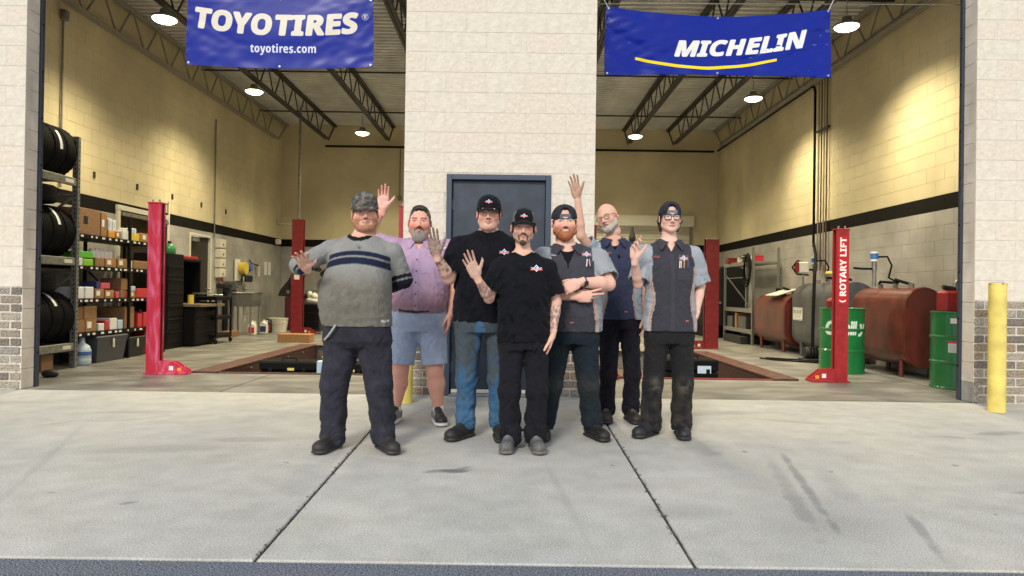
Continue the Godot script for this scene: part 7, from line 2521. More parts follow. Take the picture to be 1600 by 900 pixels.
	G.rumple(func(p: Vector3) -> float:
		var kn := exp(-pow((p.y - 0.42) / 0.12, 2))
		var an := sm(0.34, 0.08, p.y)
		var cr := exp(-pow((p.y - 0.68) / 0.1, 2))
		var lx: float = absf(p.x) - 0.12
		var q := p.y + 0.7 * lx * (1.0 if p.z > 0 else -1.0) + 0.06 * fold.get_noise_3d(p.x * 6 + sd, p.y * 5, p.z * 6)
		var n1: float = fold.get_noise_3d(p.x * 3 + sd, q * (14 + 8 * an), p.z * 3)
		var n2: float = fold.get_noise_3d(p.x * 9 + sd, p.y * 1.8, p.z * 8 + 4)
		var n3: float = fold.get_noise_3d(p.x * 7 - sd, (p.y * 0.8 - absf(p.x)) * 16, p.z * 6)
		n1 = 0.55 - 2.6 * absf(n1)
		n3 = 0.5 - 2.4 * absf(n3)
		var calm := 1.0 if not T.get("short", false) else 0.25 + 0.75 * sm(tb + 0.02, tb + 0.14, p.y)
		return calm * fa * (0.006 * n1 * (0.1 + 0.8 * kn + 1.5 * an) + 0.006 * n3 * cr + 0.0075 * n2 - 0.001), 0.03)
	if T.get("short", false):
		for s in ["R", "L"]:
			var g: Array = P.legs[s].p
			var ke: Vector3 = g[0].lerp(g[1], T.cut)
			G.cone(ke - (g[1] - g[0]).normalized() * 0.04, ke + (g[1] - g[0]).normalized() * 0.03, T.r[1] - 0.02, T.r[1] - 0.018, 0.002, 1)
	var tp: Callable = T.paint
	out.append([T.name, G.net(func(p: Vector3) -> Color: return tp.call(p, nzf.get_noise_3d(p.x * 9 + sd, p.y * 9, p.z * 9), nzf.get_noise_3d(p.x * 40, p.y * 40 + sd, p.z * 40))), T.get("mat", "cloth")])

	# ---- shirt
	var C: Dictionary = P.shirt
	var y0: float = P.torso[0][0]
	var U := Field.new(Vector3(-0.56, y0 - 0.03, -0.33), Vector3(0.56, maxf(P.neck_base.y + 0.06, C.get("top", 0.0)), 0.42), 0.0082)
	U.loft(P.torso, 0.02, C.get("boxy", 0.25))
	for s in [-1.0, 1.0]:
		var ar: Array = P.arms["R" if s < 0 else "L"].p
		U.cone(nb + Vector3(s * 0.05, -0.035, -0.025), ar[0] + Vector3(-s * 0.015, 0.0, 0), 0.05, C.sleeve[0] * 0.93, 0.05)
	for s in ["R", "L"]:
		var a: Array = P.arms[s].p
		var sl: Array = C.sleeve
		var cut: float = C.get("cut_" + s, C.cut)
		if cut <= 1.0:
			U.cone(a[0], a[0].lerp(a[1], cut), sl[0], sl[1], 0.025, 0, Vector3.ZERO, 0.0, 1)
		else:
			U.cone(a[0], a[1], sl[0], sl[1], 0.03)
			U.cone(a[1], a[1].lerp(a[2], cut - 1.0), sl[1], sl[2], 0.02, 0, Vector3.ZERO, 0.0, 1)
	# neck opening: a tilted round hole with its rib round the edge
	U.ell(nb + Vector3(0, -0.045, 0.0), Vector3(nr * 1.55, 0.052, nr * 1.5), 0.035)
	var hr: float = nr * C.get("neck_r", 1.1)
	var nc := nb + Vector3(0, 0, 0.014)
	var pts := []
	for k in 25:
		var t := TAU * k / 24
		var p := nc + Vector3(cos(t), 0, sin(t)) * (hr + 0.002)
		p.y = U.top(p.x, p.z, nb.y + 0.06)
		pts.append(p)
	if C.get("ring", 0.0) > 0.0:
		for k in 24:
			U.cone(pts[k], pts[k + 1], C.ring, C.ring, 0.003)
	var fy: float = pts[6].y
	var byy: float = pts[18].y
	var neck_cut := func(p: Vector3) -> float:
		var q := Vector2(p.x - nc.x, p.z - nc.z)
		return maxf(q.length() - hr, lerpf(byy, fy, clampf((q.y + hr) / (2.0 * hr), 0, 1)) - 0.014 - p.y)
	U.custom(nc + Vector3(-hr - 0.02, fy - nc.y - 0.04, -hr - 0.02), nc + Vector3(hr + 0.02, 0.2, hr + 0.02), neck_cut, 1)
	if C.get("vee", 0.0) > 0.0:
		var vd: float = C.vee
		U.custom(nb + Vector3(-0.1, -vd - 0.02, 0.0), nb + Vector3(0.1, 0.06, 0.3), func(p: Vector3) -> float:
			var q := p - nb
			return maxf(absf(q.x) - maxf(0.0, (q.y + vd) * 0.52), -q.z + 0.01), 1)
	var fs: float = C.get("folds", 1.0)
	var ymid: float = C.get("waist", y0 + 0.2)
	U.rumple(func(p: Vector3) -> float:
		var wob := 0.05 * fold.get_noise_3d(p.x * 5, p.y * 5 + sd, p.z * 5)
		var n1: float = fold.get_noise_3d(p.x * 6 + sd, (p.y + absf(p.x) * 1.1 + wob) * 9, p.z * 4)
		var n2: float = fold.get_noise_3d(p.x * 12 + sd, (p.y + wob) * 2.6, p.z * 10)
		var n3: float = fold.get_noise_3d(p.x * 7, (p.y - p.x * 0.6 + wob) * 16 + sd, p.z * 6)
		n1 = 0.5 - 2.4 * absf(n1)
		n2 = 0.4 - 1.8 * absf(n2)
		n3 = 0.5 - 2.2 * absf(n3)
		var armz := sm(0.2, 0.27, absf(p.x))
		var calm := 1.0 - 0.9 * sm(0.09, 0.03, Vector2(p.x - nc.x, p.z - nc.z).length() - hr) * sm(-0.13, -0.07, p.y - nb.y)
		return calm * fs * (0.0062 * n1 + 0.0065 * n2 * sm(ymid + 0.3, ymid - 0.1, p.y) + 0.0042 * n3 * (0.15 + armz)), 0.03)
	U.cut(Vector3(0, -1, 0), -(y0 + 0.002))
	for s in ["R", "L"]:
		var cut2: float = C.get("cut_" + s, C.cut)
		if cut2 <= 1.0:
			var a: Array = P.arms[s].p
			U.cone(a[0].lerp(a[1], cut2 - 0.1), a[0].lerp(a[1], cut2 + 0.08), C.sleeve[1] - 0.014, C.sleeve[1] - 0.01, 0.002, 1)
	var sp2: Callable = C.paint
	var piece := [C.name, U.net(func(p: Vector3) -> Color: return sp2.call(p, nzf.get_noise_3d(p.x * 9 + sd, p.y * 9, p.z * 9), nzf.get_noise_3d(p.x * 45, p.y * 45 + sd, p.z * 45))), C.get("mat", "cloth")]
	out.append(piece)
	for e in C.get("prints", []):  # [name, material, lo, hi, thickness off]
		out.append([e[0], patch(U, e[2], e[3], e[5] if e.size() > 5 else 8, e[6] if e.size() > 6 else 8, e[4]), e[1]])
	if C.get("collar", false):
		var cm := MB.new()
		var open_: float = C.get("collar_open", 0.05)
		for sd2 in [-1.0, 1.0]:
			for layer in 2:
				var lay := 0.0 if layer else 0.0035
				cm.sheet(16, 6, func(u: float, w: float) -> Vector3:
					var uu: float = u if (sd2 > 0) == (layer == 0) else 1.0 - u
					var ang := lerpf(-PI * 0.5, PI * 0.4, uu)
					var q := Vector3(sd2 * cos(ang), 0, sin(ang))
					var fr := sm(0.45, 1.0, uu)
					var inner := nb + Vector3(q.x * nr * 1.14, 0.03 - 0.034 * fr, q.z * nr * 1.2 - 0.005 + 0.016 * fr)
					var fall := 0.045 + 0.05 * fr * fr
					var out_d := Vector3(q.x * (0.75 - 0.2 * fr), 0, q.z * (0.75 - 0.3 * fr)) + Vector3(sd2 * open_ * 9.0 * fr * fr, 0, 0)
					var e := inner + (out_d * 0.8 + Vector3(0, -0.7, 0)) * fall * w + Vector3(q.x, 0, q.z) * 0.008 * sin(w * PI)
					return U.lift(e, lerpf(0.002, 0.0075, sin(w * PI * 0.5)) - lay + 0.002))
		out.append(["collar", {"v": cm.v, "n": cm.n, "c": cm.c, "ix": cm.ix}, C.collar_mat])
	# a vest under an open collar
	if C.has("under"):
		var W := Field.new(nb + Vector3(-0.16, -0.24, -0.1), nb + Vector3(0.16, 0.06, 0.22), 0.008)
		var ul := []
		for l in P.torso:
			ul.append([l[0], l[1], l[2], l[3] * 0.95, l[4] * 0.955, l[5] * 0.9])
		W.loft(ul, 0.01, C.get("boxy", 0.25))
		for s in [-1.0, 1.0]:
			W.cone(nb + Vector3(s * 0.03, -0.03, -0.025), nb + Vector3(s * 0.1, -0.05, -0.03), 0.05, 0.045, 0.04)
		W.custom(nc + Vector3(-hr - 0.02, fy - nc.y - 0.05, -hr - 0.02), nc + Vector3(hr + 0.02, 0.2, hr + 0.02), neck_cut, 1)
		W.cut(Vector3(0, -1, 0), -(nb.y - 0.22))
		var uc: Color = C.under
		out.append(["undershirt", W.net(func(_p: Vector3) -> Color: return uc), "cloth"])

	# ---- socks and shoes
	for s in ["R", "L"]:
		var g: Array = P.legs[s].p
		var K: Dictionary = P.shoes
		var fo: Vector3 = P.legs[s].foot
		var dn := shoe_net(K, Transform3D(Basis(Vector3.UP, P.legs[s].yaw).scaled(Vector3.ONE * K.get("s", 1.0)), fo))
		out.append(["shoe", dn, "shoe"])
		if P.has("sock"):
			var Z := Field.new(fo + Vector3(-0.08, 0.05, -0.1), fo + Vector3(0.08, 0.24, 0.08), 0.008)
			Z.cone(fo + Vector3(0, 0.06, -0.03), Vector3(g[2].x, fo.y + P.sock, g[2].z), 0.047, P.leg_r[3] + 0.007, 0.01, 0, Vector3.ZERO, 0.0, 1)
			out.append(["sock", Z.net(func(_p: Vector3) -> Color: return Color(0.78, 0.78, 0.8)), "cloth"])
	return out


func place_person(P: Dictionary, pieces: Array) -> Node3D:
	var near: float = (7.0 - P.at.z - 0.107) / (7.0 - P.at.z)
	var t := thing("person", P.label, "person", Vector3(P.at.x * near, -FALL * (P.at.z + 0.107), P.at.z + 0.107), 0.0)
	t.scale = Vector3(near, 0.994, near)
	for pc in pieces:
		var m: StandardMaterial3D = people_mat(pc[2]) if pc[2] is String else pc[2]
		var o := part(pc[0], net_mesh(pc[1]), m, t)
		if pc.size() > 3:
			part("emblem", net_mesh(pc[3]), mats["emblem"], o)
	for e in P.get("extras", []):
		part(e[0], e[1], e[2], t)
	return t


func people_mat(k: String) -> StandardMaterial3D:
	match k:
		"skin": return mat("skin", Color(1, 1, 1), 0.6, 0.0, {"vc": 1, "sss": 0.05, "spec": 0.35, "normal": bumps("pores", 256, 0.06, 3.0, 3), "tri": 14.0, "world": false, "ns": 0.35})
		"hair": return mat("hair", Color(1, 1, 1), 0.62, 0.0, {"vc": 1})
		"shoe": return mat("shoe", Color(1, 1, 1), 0.6, 0.0, {"vc": 1})
		"lens": return mat("lens", Color(1, 1, 1, 0.05), 0.03, 0.0, {"spec": 0.15})
		"wire": return mat("wire", lin(0.02, 0.016, 0.014), 0.5, 0.2)
		"black_plastic": return mat("black_plastic", lin(0.012, 0.012, 0.014), 0.3)
	return mat("cloth", Color(1, 1, 1), 0.88, 0.0, {"vc": 1, "normal": bumps("wrinkle", 512, 0.009, 14.0, 2, FastNoiseLite.TYPE_SIMPLEX_SMOOTH, true), "tri": Vector3(2.4, 1.7, 2.4), "world": false, "ns": 0.55, "rim": 0.06, "spec": 0.22})


# how near p lies to the sleeve of one arm: 0 inside its radius
static func off_arm(p: Vector3, a: Array, r: float) -> float:
	var q := Geometry3D.get_closest_point_to_segment(p, a[0], a[1])
	return p.distance_to(q) - r


# two-tone work shirt: dark front, pale sleeves and side panels with a piped edge
func work_paint(dark: Color, pale: Color, arms: Dictionary, r: float, cx: float, side_x: float) -> Callable:
	return func(p: Vector3, m: float, m2: float) -> Color:
		var c := dark
		var ax := absf(p.x - cx)
		var sleeve: bool = ax > 0.13 and (off_arm(p, arms.R.p if p.x < cx else arms.L.p, r) < 0.012 and p.y < arms["R" if p.x < cx else "L"].p[0].y + r + 0.05) and ax > 0.15
		var sx := side_x - 0.03 * exp(-pow((p.y - 1.05) / 0.12, 2))
		if sleeve:
			c = pale
		elif ax > sx and p.y < 1.3:
			c = pale.lerp(Color(0.38, 0.36, 0.36), sm(0.028, 0.02, ax - sx)).lerp(Color(0.4, 0.17, 0.1), exp(-pow((ax - sx - 0.011) / 0.006, 2)) * 0.8)
		return c * (1.0 + 0.1 * m + 0.12 * m2)


func emblem_picture(bg: Color) -> Image:
	var im := picture(256, 160, bg)
	var blue := Color(0.25, 0.38, 0.72)
	var white := Color(0.88, 0.9, 0.95)
	var red := Color(0.82, 0.33, 0.24)
	fill_poly(im, PackedVector2Array([Vector2(60, 92), Vector2(128, 12), Vector2(196, 92)]), white)
	fill_poly(im, PackedVector2Array([Vector2(84, 88), Vector2(128, 34), Vector2(150, 62), Vector2(130, 66), Vector2(118, 88)]), blue)
	fill_poly(im, PackedVector2Array([Vector2(150, 88), Vector2(160, 66), Vector2(180, 88)]), blue)
	fill_poly(im, PackedVector2Array([Vector2(20, 60), Vector2(74, 74), Vector2(60, 92), Vector2(30, 92)]), Color(0.6, 0.65, 0.75))
	fill_poly(im, PackedVector2Array([Vector2(236, 60), Vector2(182, 74), Vector2(196, 92), Vector2(226, 92)]), Color(0.6, 0.65, 0.75))
	fill_poly(im, PackedVector2Array([Vector2(4, 94), Vector2(252, 94), Vector2(236, 108), Vector2(252, 124), Vector2(4, 124), Vector2(20, 108)]), red)
	fill_poly(im, PackedVector2Array([Vector2(96, 124), Vector2(160, 124), Vector2(128, 152)]), white)
	for k in 9:
		im.fill_rect(Rect2i(38 + k * 21, 100, 12, 17), Color(0.93, 0.85, 0.8))
		im.fill_rect(Rect2i(42 + k * 21, 104 + (k % 3) * 3, 4, 6), red)
	return im


func crew() -> void:
	setup_noise()
	printed("emblem", emblem_picture(Color(0.09, 0.093, 0.11)), 2, 0.88, {"spec": 0.22})
	printed("emblem_grey", emblem_picture(Color(0.26, 0.26, 0.29)), 2, 0.8)
	var tag_w := picture(64, 24, Color(0.27, 0.27, 0.3))
	var tag_r := picture(64, 24, Color(0.25, 0.25, 0.29))
	for k in 5:
		for im in [tag_w, tag_r]:
			var c := Color(0.8, 0.82, 0.85) if im == tag_w else Color(0.72, 0.25, 0.2)
			im.fill_rect(Rect2i(6 + k * 11, 7 if k % 2 else 4, 3, 13), c)
			im.fill_rect(Rect2i(6 + k * 11, 9 + k % 3 * 3, 10, 3), c)
	printed("name_white", tag_w, 1, 0.85)
	printed("name_red", tag_r, 1, 0.85)
	var pale_tag := mat("hem_tag", lin(0.6, 0.6, 0.6), 0.8)
	var red_tag := mat("hem_tag_red", lin(0.4, 0.12, 0.1), 0.8)
	var charcoal := mat("charcoal_twill", lin(0.05, 0.05, 0.063), 0.85, 0.0, {"normal": bumps("wrinkle", 512, 0.009, 14.0, 2, FastNoiseLite.TYPE_SIMPLEX_SMOOTH, true), "tri": Vector3(2.4, 1.7, 2.4), "world": false, "ns": 0.55, "spec": 0.22})
	var navy := mat("navy_twill", lin(0.038, 0.044, 0.082), 0.85, 0.0, {"normal": bumps("wrinkle", 512, 0.009, 14.0, 2, FastNoiseLite.TYPE_SIMPLEX_SMOOTH, true), "tri": Vector3(2.4, 1.7, 2.4), "world": false, "ns": 0.55, "spec": 0.22})
	var lilac := mat("lilac_cloth", lin(0.4, 0.278, 0.41), 0.85)
	var pen_w := mat("pen_white", lin(0.7, 0.7, 0.68), 0.4)
	var V := func(x: float, y: float, z: float) -> Vector3: return Vector3(x, y, z)
	var L := []

	# --- big man in the grey sweater with two navy stripes
	var p := {"seed": 1, "at": Vector3(-1.076, -0.059, 2.02), "skin": Color(0.672, 0.396, 0.300), "label": "stocky man in grey sweater with navy chest stripes and camouflage cap"}
	p.head = {"c": Vector3(0.028, 1.642, 0.0), "s": 1.03, "w": 1.06, "fat": 0.8, "yaw": 0.24, "roll": 0.05, "pitch": -0.03, "neck": 0.068, "hair": Color(0.1, 0.05, 0.025), "brow_mix": 0.55, "flush": 0.9,
		"stubble": Color(0.3, 0.12, 0.05, 0.85), "strap": true, "smile": -0.3,
		"cap": {"color": Color(0.1, 0.105, 0.105), "camo": 1.0, "top": 0.112, "droop": 0.3, "curve": 5.0, "brim_y": 0.036, "tilt": -0.05}}
	p.neck_base = Vector3(0.0, 1.472, -0.02)
	p.torso = [[0.855, -0.015, 0.0, 0.247, 0.2, 0.16], [0.92, -0.02, 0.01, 0.252, 0.22, 0.16], [1.04, -0.025, 0.015, 0.254, 0.25, 0.165], [1.17, -0.018, 0.015, 0.243, 0.235, 0.165], [1.3, 0.0, 0.0, 0.215, 0.19, 0.155], [1.4, 0.005, -0.015, 0.195, 0.135, 0.13], [1.47, 0.005, -0.03, 0.12, 0.085, 0.09]]
	p.arm_r = [0.055, 0.046, 0.045, 0.033]
	p.arms = {
		"R": {"p": [Vector3(-0.215, 1.385, -0.02), Vector3(-0.395, 1.265, 0.13), Vector3(-0.285, 1.245, 0.33)], "dir": Vector3(0.0, 0.52, 0.85), "palm": Vector3(0, -0.85, 0.52), "curl": [-0.5, 0.12, 0.1, 0.14, 0.2], "spread": 0.16, "size": 1.08, "dirt": 0.12},
		"L": {"p": [Vector3(0.225, 1.37, -0.04), Vector3(0.298, 1.185, -0.1), Vector3(0.14, 1.12, -0.22)], "dir": Vector3(-0.9, -0.3, -0.1), "palm": Vector3(0, 0, -1), "curl": [0.4, 0.6, 0.6, 0.6, 0.6], "size": 1.05}}
	p.legs = {
		"R": {"p": [Vector3(-0.115, 0.72, 0), Vector3(-0.166, 0.44, 0.03), Vector3(-0.176, 0.07, -0.02)], "foot": Vector3(-0.18, 0.0, 0.0), "yaw": -0.3},
		"L": {"p": [Vector3(0.105, 0.72, 0), Vector3(0.152, 0.46, 0.03), Vector3(0.18, 0.07, -0.02)], "foot": Vector3(0.187, 0.0, 0.0), "yaw": 0.55}}
	p.trousers = {"name": "trousers", "end": 0.045, "hips": [[0.66, 0, 0, 0.225, 0.15, 0.16], [0.76, -0.005, 0.01, 0.24, 0.18, 0.17], [0.9, -0.01, 0.01, 0.236, 0.18, 0.15]], "r": [0.128, 0.095, 0.09, 0.08], "folds": 1.1,
		"paint": func(q: Vector3, m: float, m2: float) -> Color: return Color(0.032, 0.032, 0.044) * (1.0 + 0.35 * m + 0.15 * m2)}
	var arms1: Dictionary = p.arms
	p.shirt = {"name": "sweater", "sleeve": [0.07, 0.061, 0.052], "cut": 1.9, "cut_L": 1.85, "ring": 0.012, "folds": 0.6, "waist": 0.98, "boxy": 0.3,
		"paint": func(q: Vector3, m: float, m2: float) -> Color:
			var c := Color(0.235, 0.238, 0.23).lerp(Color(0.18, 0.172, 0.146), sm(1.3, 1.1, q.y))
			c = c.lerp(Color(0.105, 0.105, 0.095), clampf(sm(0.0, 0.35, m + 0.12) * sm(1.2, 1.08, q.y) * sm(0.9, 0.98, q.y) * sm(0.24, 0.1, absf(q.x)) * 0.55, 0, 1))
			var rr := Vector2(q.x - 0.0, q.z + 0.008).length()
			if q.y > 1.38 and rr < 0.096:
				return Color(0.012, 0.012, 0.015)
			var onr := off_arm(q, arms1.R.p, 0.083) < 0.008 and q.x < -0.2
			var onl := off_arm(q, arms1.L.p, 0.083) < 0.006 and q.x > 0.21
			if not onr and not onl and q.z > -0.05:
				var yy := q.y + 0.8 * q.x * q.x
				var band := sm(1.276, 1.284, yy) * sm(1.376, 1.368, yy) * (1.0 - sm(1.325, 1.33, yy) * sm(1.343, 1.338, yy) * 0.85)
				c = c.lerp(Color(0.013, 0.018, 0.042), band)
			var fa := Geometry3D.get_closest_point_to_segment(q, arms1.L.p[1], arms1.L.p[2])
			var tt: float = (fa - arms1.L.p[1]).length() / arms1.L.p[1].distance_to(arms1.L.p[2])
			if q.x > 0.2 and (onl or q.distance_to(fa) < 0.075) and q.y < 1.222 - 0.25 * (0.3 - q.x) and absf(q.y - 1.188 + 0.25 * (0.3 - q.x)) > 0.006 and q.z < 0.02:
				c = Color(0.012, 0.014, 0.026)
			return c * (1.0 + 0.12 * m + 0.1 * m2),
		"prints": [["hem_tag", pale_tag, Vector2(0.18, 0.888), Vector2(0.222, 0.906), 0.002, 3, 2]]}
	p.shoes = {"color": Color(0.022, 0.021, 0.022), "sole": Color(0.03, 0.026, 0.024), "s": 1.04}
	p.extras = [["button", MB.new().cyl(Vector3(0.012, 1.405, 0.142), Vector3(0.012, 1.403, 0.152), 0.011, 0.009, 12), mat("button", lin(0.4, 0.4, 0.4), 0.3, 0.6)],
		["pocket_chain", MB.new().tube([Vector3(-0.115, 0.872, 0.205), Vector3(-0.14, 0.835, 0.2), Vector3(-0.172, 0.795, 0.178), Vector3(-0.21, 0.765, 0.13)], 0.008, 6), mat("chain", lin(0.5, 0.5, 0.48), 0.35, 0.5)]]
	L.append(p)

	# --- man in the lilac shirt and shorts
	p = {"seed": 2, "at": Vector3(-0.788, -0.033, 1.13), "skin": Color(0.72, 0.37, 0.285), "label": "man in lilac shirt and pale blue shorts with grey goatee"}
	p.head = {"c": Vector3(0.012, 1.648, 0.0), "s": 1.05, "w": 1.1, "fat": 0.8, "yaw": 0.05, "neck": 0.064, "hair": Color(0.022, 0.018, 0.015), "flush": 1.0, "brow_mix": 0.75, "hairline": 0.08, "hair_shell": {"kind": "short", "grey": 0.5},
		"stubble": Color(0.17, 0.11, 0.085, 0.5), "beard": {"full": false, "goatee": true, "thick": 0.011, "long": 0.035, "chin_w": 0.046, "color": Color(0.32, 0.3, 0.28), "color2": Color(0.15, 0.12, 0.1), "mid": Color(0.035, 0.024, 0.018), "mid_mix": 1.0, "rough": 0.004}}
	p.neck_base = Vector3(0.016, 1.495, -0.02)
	p.torso = [[0.895, 0.02, 0.0, 0.222, 0.19, 0.15], [0.98, 0.02, 0.02, 0.238, 0.235, 0.155], [1.1, 0.02, 0.02, 0.242, 0.235, 0.16], [1.25, 0.02, 0.005, 0.236, 0.195, 0.155], [1.36, 0.02, -0.01, 0.22, 0.15, 0.14], [1.43, 0.02, -0.02, 0.18, 0.115, 0.12], [1.48, 0.018, -0.03, 0.1, 0.08, 0.085]]
	p.arm_r = [0.052, 0.044, 0.043, 0.031]
	p.arms = {
		"R": {"p": [Vector3(-0.2, 1.43, -0.02), Vector3(-0.44, 1.5, -0.02), Vector3(-0.292, 1.735, 0.05)], "dir": Vector3(0.06, 0.97, 0.12), "palm": Vector3(0.05, -0.1, 1), "curl": [-0.25, 0.2, 0.16, 0.16, 0.2], "spread": 0.06, "size": 1.1, "tone": Color(0.713, 0.414, 0.345)},
		"L": {"p": [Vector3(0.235, 1.42, -0.02), Vector3(0.298, 1.15, -0.05), Vector3(0.275, 0.9, 0.02)], "dir": Vector3(-0.08, -1, 0.08), "palm": Vector3(-1, 0, 0), "curl": [0.3, 0.3, 0.35, 0.38, 0.42], "spread": 0.03, "size": 1.06}}
	p.leg_r = [0.095, 0.069, 0.074, 0.038]
	p.legs = {
		"R": {"p": [Vector3(-0.1, 0.78, 0), Vector3(-0.133, 0.42, 0.01), Vector3(-0.172, 0.1, -0.03)], "foot": Vector3(-0.172, 0.0, 0.0), "yaw": -0.15},
		"L": {"p": [Vector3(0.13, 0.78, 0), Vector3(0.157, 0.42, 0.01), Vector3(0.185, 0.1, -0.03)], "foot": Vector3(0.187, 0.0, 0.0), "yaw": 0.25}}
	p.trousers = {"name": "shorts", "short": true, "cut": 0.84, "end": 0.45, "hips": [[0.7, 0.02, 0, 0.22, 0.15, 0.16], [0.82, 0.02, 0.01, 0.232, 0.175, 0.17], [0.95, 0.02, 0.01, 0.226, 0.185, 0.145]], "r": [0.125, 0.11], "folds": 0.8,
		"paint": func(q: Vector3, m: float, m2: float) -> Color: return Color(0.36, 0.43, 0.58) * (1.0 + 0.16 * m + 0.1 * m2)}
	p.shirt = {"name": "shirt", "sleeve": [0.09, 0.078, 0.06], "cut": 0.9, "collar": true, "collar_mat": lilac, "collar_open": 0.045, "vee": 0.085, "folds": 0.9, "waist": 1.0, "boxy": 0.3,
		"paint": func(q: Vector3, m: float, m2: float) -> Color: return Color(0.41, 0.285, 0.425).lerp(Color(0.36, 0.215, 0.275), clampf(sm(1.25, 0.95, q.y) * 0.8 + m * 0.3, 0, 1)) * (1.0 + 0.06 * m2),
		"prints": [["placket", lilac, Vector2(0.002, 0.91), Vector2(0.034, 1.4), 0.0025, 2, 22], ["pocket", lilac, Vector2(-0.135, 1.22), Vector2(-0.02, 1.34), 0.002, 8, 8], ["pocket", lilac, Vector2(0.055, 1.22), Vector2(0.16, 1.34), 0.002, 8, 8], ["shoulder_stripe", pale_tag, Vector2(0.215, 1.425), Vector2(0.255, 1.437), 0.003, 3, 2]]}
	p.sock = 0.135
	p.shoes = {"color": Color(0.012, 0.012, 0.014), "sole": Color(0.6, 0.6, 0.6), "accent": Color(0.2, 0.21, 0.22), "sole_h": 0.03, "high": 0.075, "dirt": 0.1, "lace": Color(0.02, 0.02, 0.022), "s": 1.03}
	var btn := mat("dark_button", lin(0.05, 0.03, 0.05), 0.4)
	p.extras = []
	for k in 5:
		p.extras.append(["button", MB.new().ball(Vector3(0.018, 1.33 - k * 0.092, [0.185, 0.22, 0.248, 0.262, 0.262][k]), Vector3(0.007, 0.007, 0.003), 8), btn])
	p.extras.append(["belt", MB.new().tube([Vector3(-0.12, 0.93, 0.175), Vector3(0.0, 0.915, 0.2), Vector3(0.12, 0.925, 0.185)], 0.016, 6), mat("belt", lin(0.02, 0.014, 0.012), 0.5)])
	L.append(p)

	# --- tall man in black T-shirt and stained blue jeans
	p = {"seed": 3, "at": Vector3(-0.209, -0.047, 1.63), "skin": Color(0.720, 0.444, 0.348), "label": "tall man in black T-shirt and grease-stained blue jeans before the door"}
	p.head = {"c": Vector3(0.024, 1.684, 0.0), "s": 1.0, "w": 1.08, "fat": 0.35, "stubble": Color(0.25, 0.13, 0.08, 0.22), "roll": -0.02, "pitch": 0.02, "neck": 0.062, "hair": Color(0.06, 0.033, 0.018), "brow_mix": 0.55, "flush": 1.0, "smile": 0.55, "hair_shell": {"kind": "side", "len": 0.055},
		"cap": {"color": Color(0.012, 0.0125, 0.016), "side": Color(0.02, 0.02, 0.024), "top": 0.108, "logo": true, "droop": 0.22, "curve": 4.5, "brim_y": 0.034}}
	p.neck_base = Vector3(0.03, 1.55, -0.025)
	p.torso = [[0.87, 0.0, 0.0, 0.236, 0.16, 0.135], [0.98, 0.0, 0.0, 0.238, 0.168, 0.14], [1.15, 0.005, 0.0, 0.235, 0.168, 0.14], [1.3, 0.015, 0.0, 0.228, 0.155, 0.14], [1.41, 0.02, -0.015, 0.205, 0.125, 0.125], [1.48, 0.025, -0.025, 0.15, 0.095, 0.1], [1.54, 0.03, -0.03, 0.09, 0.07, 0.075]]
	p.arm_r = [0.055, 0.048, 0.046, 0.032]
	p.arms = {
		"R": {"p": [Vector3(-0.2, 1.42, -0.02), Vector3(-0.265, 1.19, 0.08), Vector3(-0.343, 1.35, 0.25)], "dir": Vector3(-0.2, 0.95, 0.15), "palm": Vector3(0.15, -0.05, 1), "curl": [-0.2, 0.12, 0.12, 0.14, 0.2], "spread": 0.06, "size": 1.05, "tone": Color(0.345, 0.241, 0.184), "dirt": 0.75},
		"L": {"p": [Vector3(0.225, 1.42, -0.02), Vector3(0.29, 1.16, -0.06), Vector3(0.26, 0.92, 0.0)], "dir": Vector3(-0.05, -1, 0.1), "palm": Vector3(-1, 0, 0), "curl": [0.3, 0.3, 0.35, 0.38, 0.42], "size": 1.03}}
	p.skin_paint = func(q: Vector3, c: Color) -> Color:
		if q.x < -0.26 and q.y > 1.17 and q.y < 1.36:
			var m := fine_noise.get_noise_3d(q.x * 34, q.y * 34, q.z * 34)
			c = c.lerp(Color(0.09, 0.1, 0.11), clampf(sm(-0.12, 0.25, m) * sm(1.19, 1.23, q.y) * 0.85, 0, 1))
		return c
	p.legs = {
		"R": {"p": [Vector3(-0.115, 0.78, 0), Vector3(-0.125, 0.44, 0.03), Vector3(-0.128, 0.08, -0.02)], "foot": Vector3(-0.135, 0.0, 0.0), "yaw": -0.6},
		"L": {"p": [Vector3(0.115, 0.78, 0), Vector3(0.118, 0.44, 0.03), Vector3(0.128, 0.08, -0.02)], "foot": Vector3(0.13, 0.0, 0.0), "yaw": 0.1}}
	p.trousers = {"name": "jeans", "end": 0.085, "hips": [[0.74, 0, 0, 0.215, 0.14, 0.15], [0.85, 0, 0, 0.228, 0.15, 0.15], [0.97, 0, 0, 0.224, 0.15, 0.13]], "r": [0.106, 0.08, 0.073, 0.066], "folds": 1.0,
		"paint": func(q: Vector3, m: float, m2: float) -> Color:
			var c := Color(0.035, 0.095, 0.19).lerp(Color(0.065, 0.145, 0.26), clampf(0.5 + m, 0, 1))
			var dirty := clampf(sm(0.36, 0.6, q.y + 0.25 * m) * (0.95 + 0.4 * m2) + 0.4 * sm(0.05, 0.5, m) + 0.3 * m2, 0, 1)
			c = c.lerp(Color(0.06, 0.066, 0.06), dirty * 0.88)
			if q.y > 0.56 and absf(q.x + 0.02 + 0.03 * m) < 0.035 and q.z > 0.05:
				c = c.lerp(Color(0.05, 0.14, 0.3), 0.6)
			return c * (1.0 + 0.18 * m2)}
	var black_tee := func(q: Vector3, m: float, m2: float) -> Color: return Color(0.0085, 0.009, 0.0125) * (1.0 + 0.3 * m + 0.2 * m2)
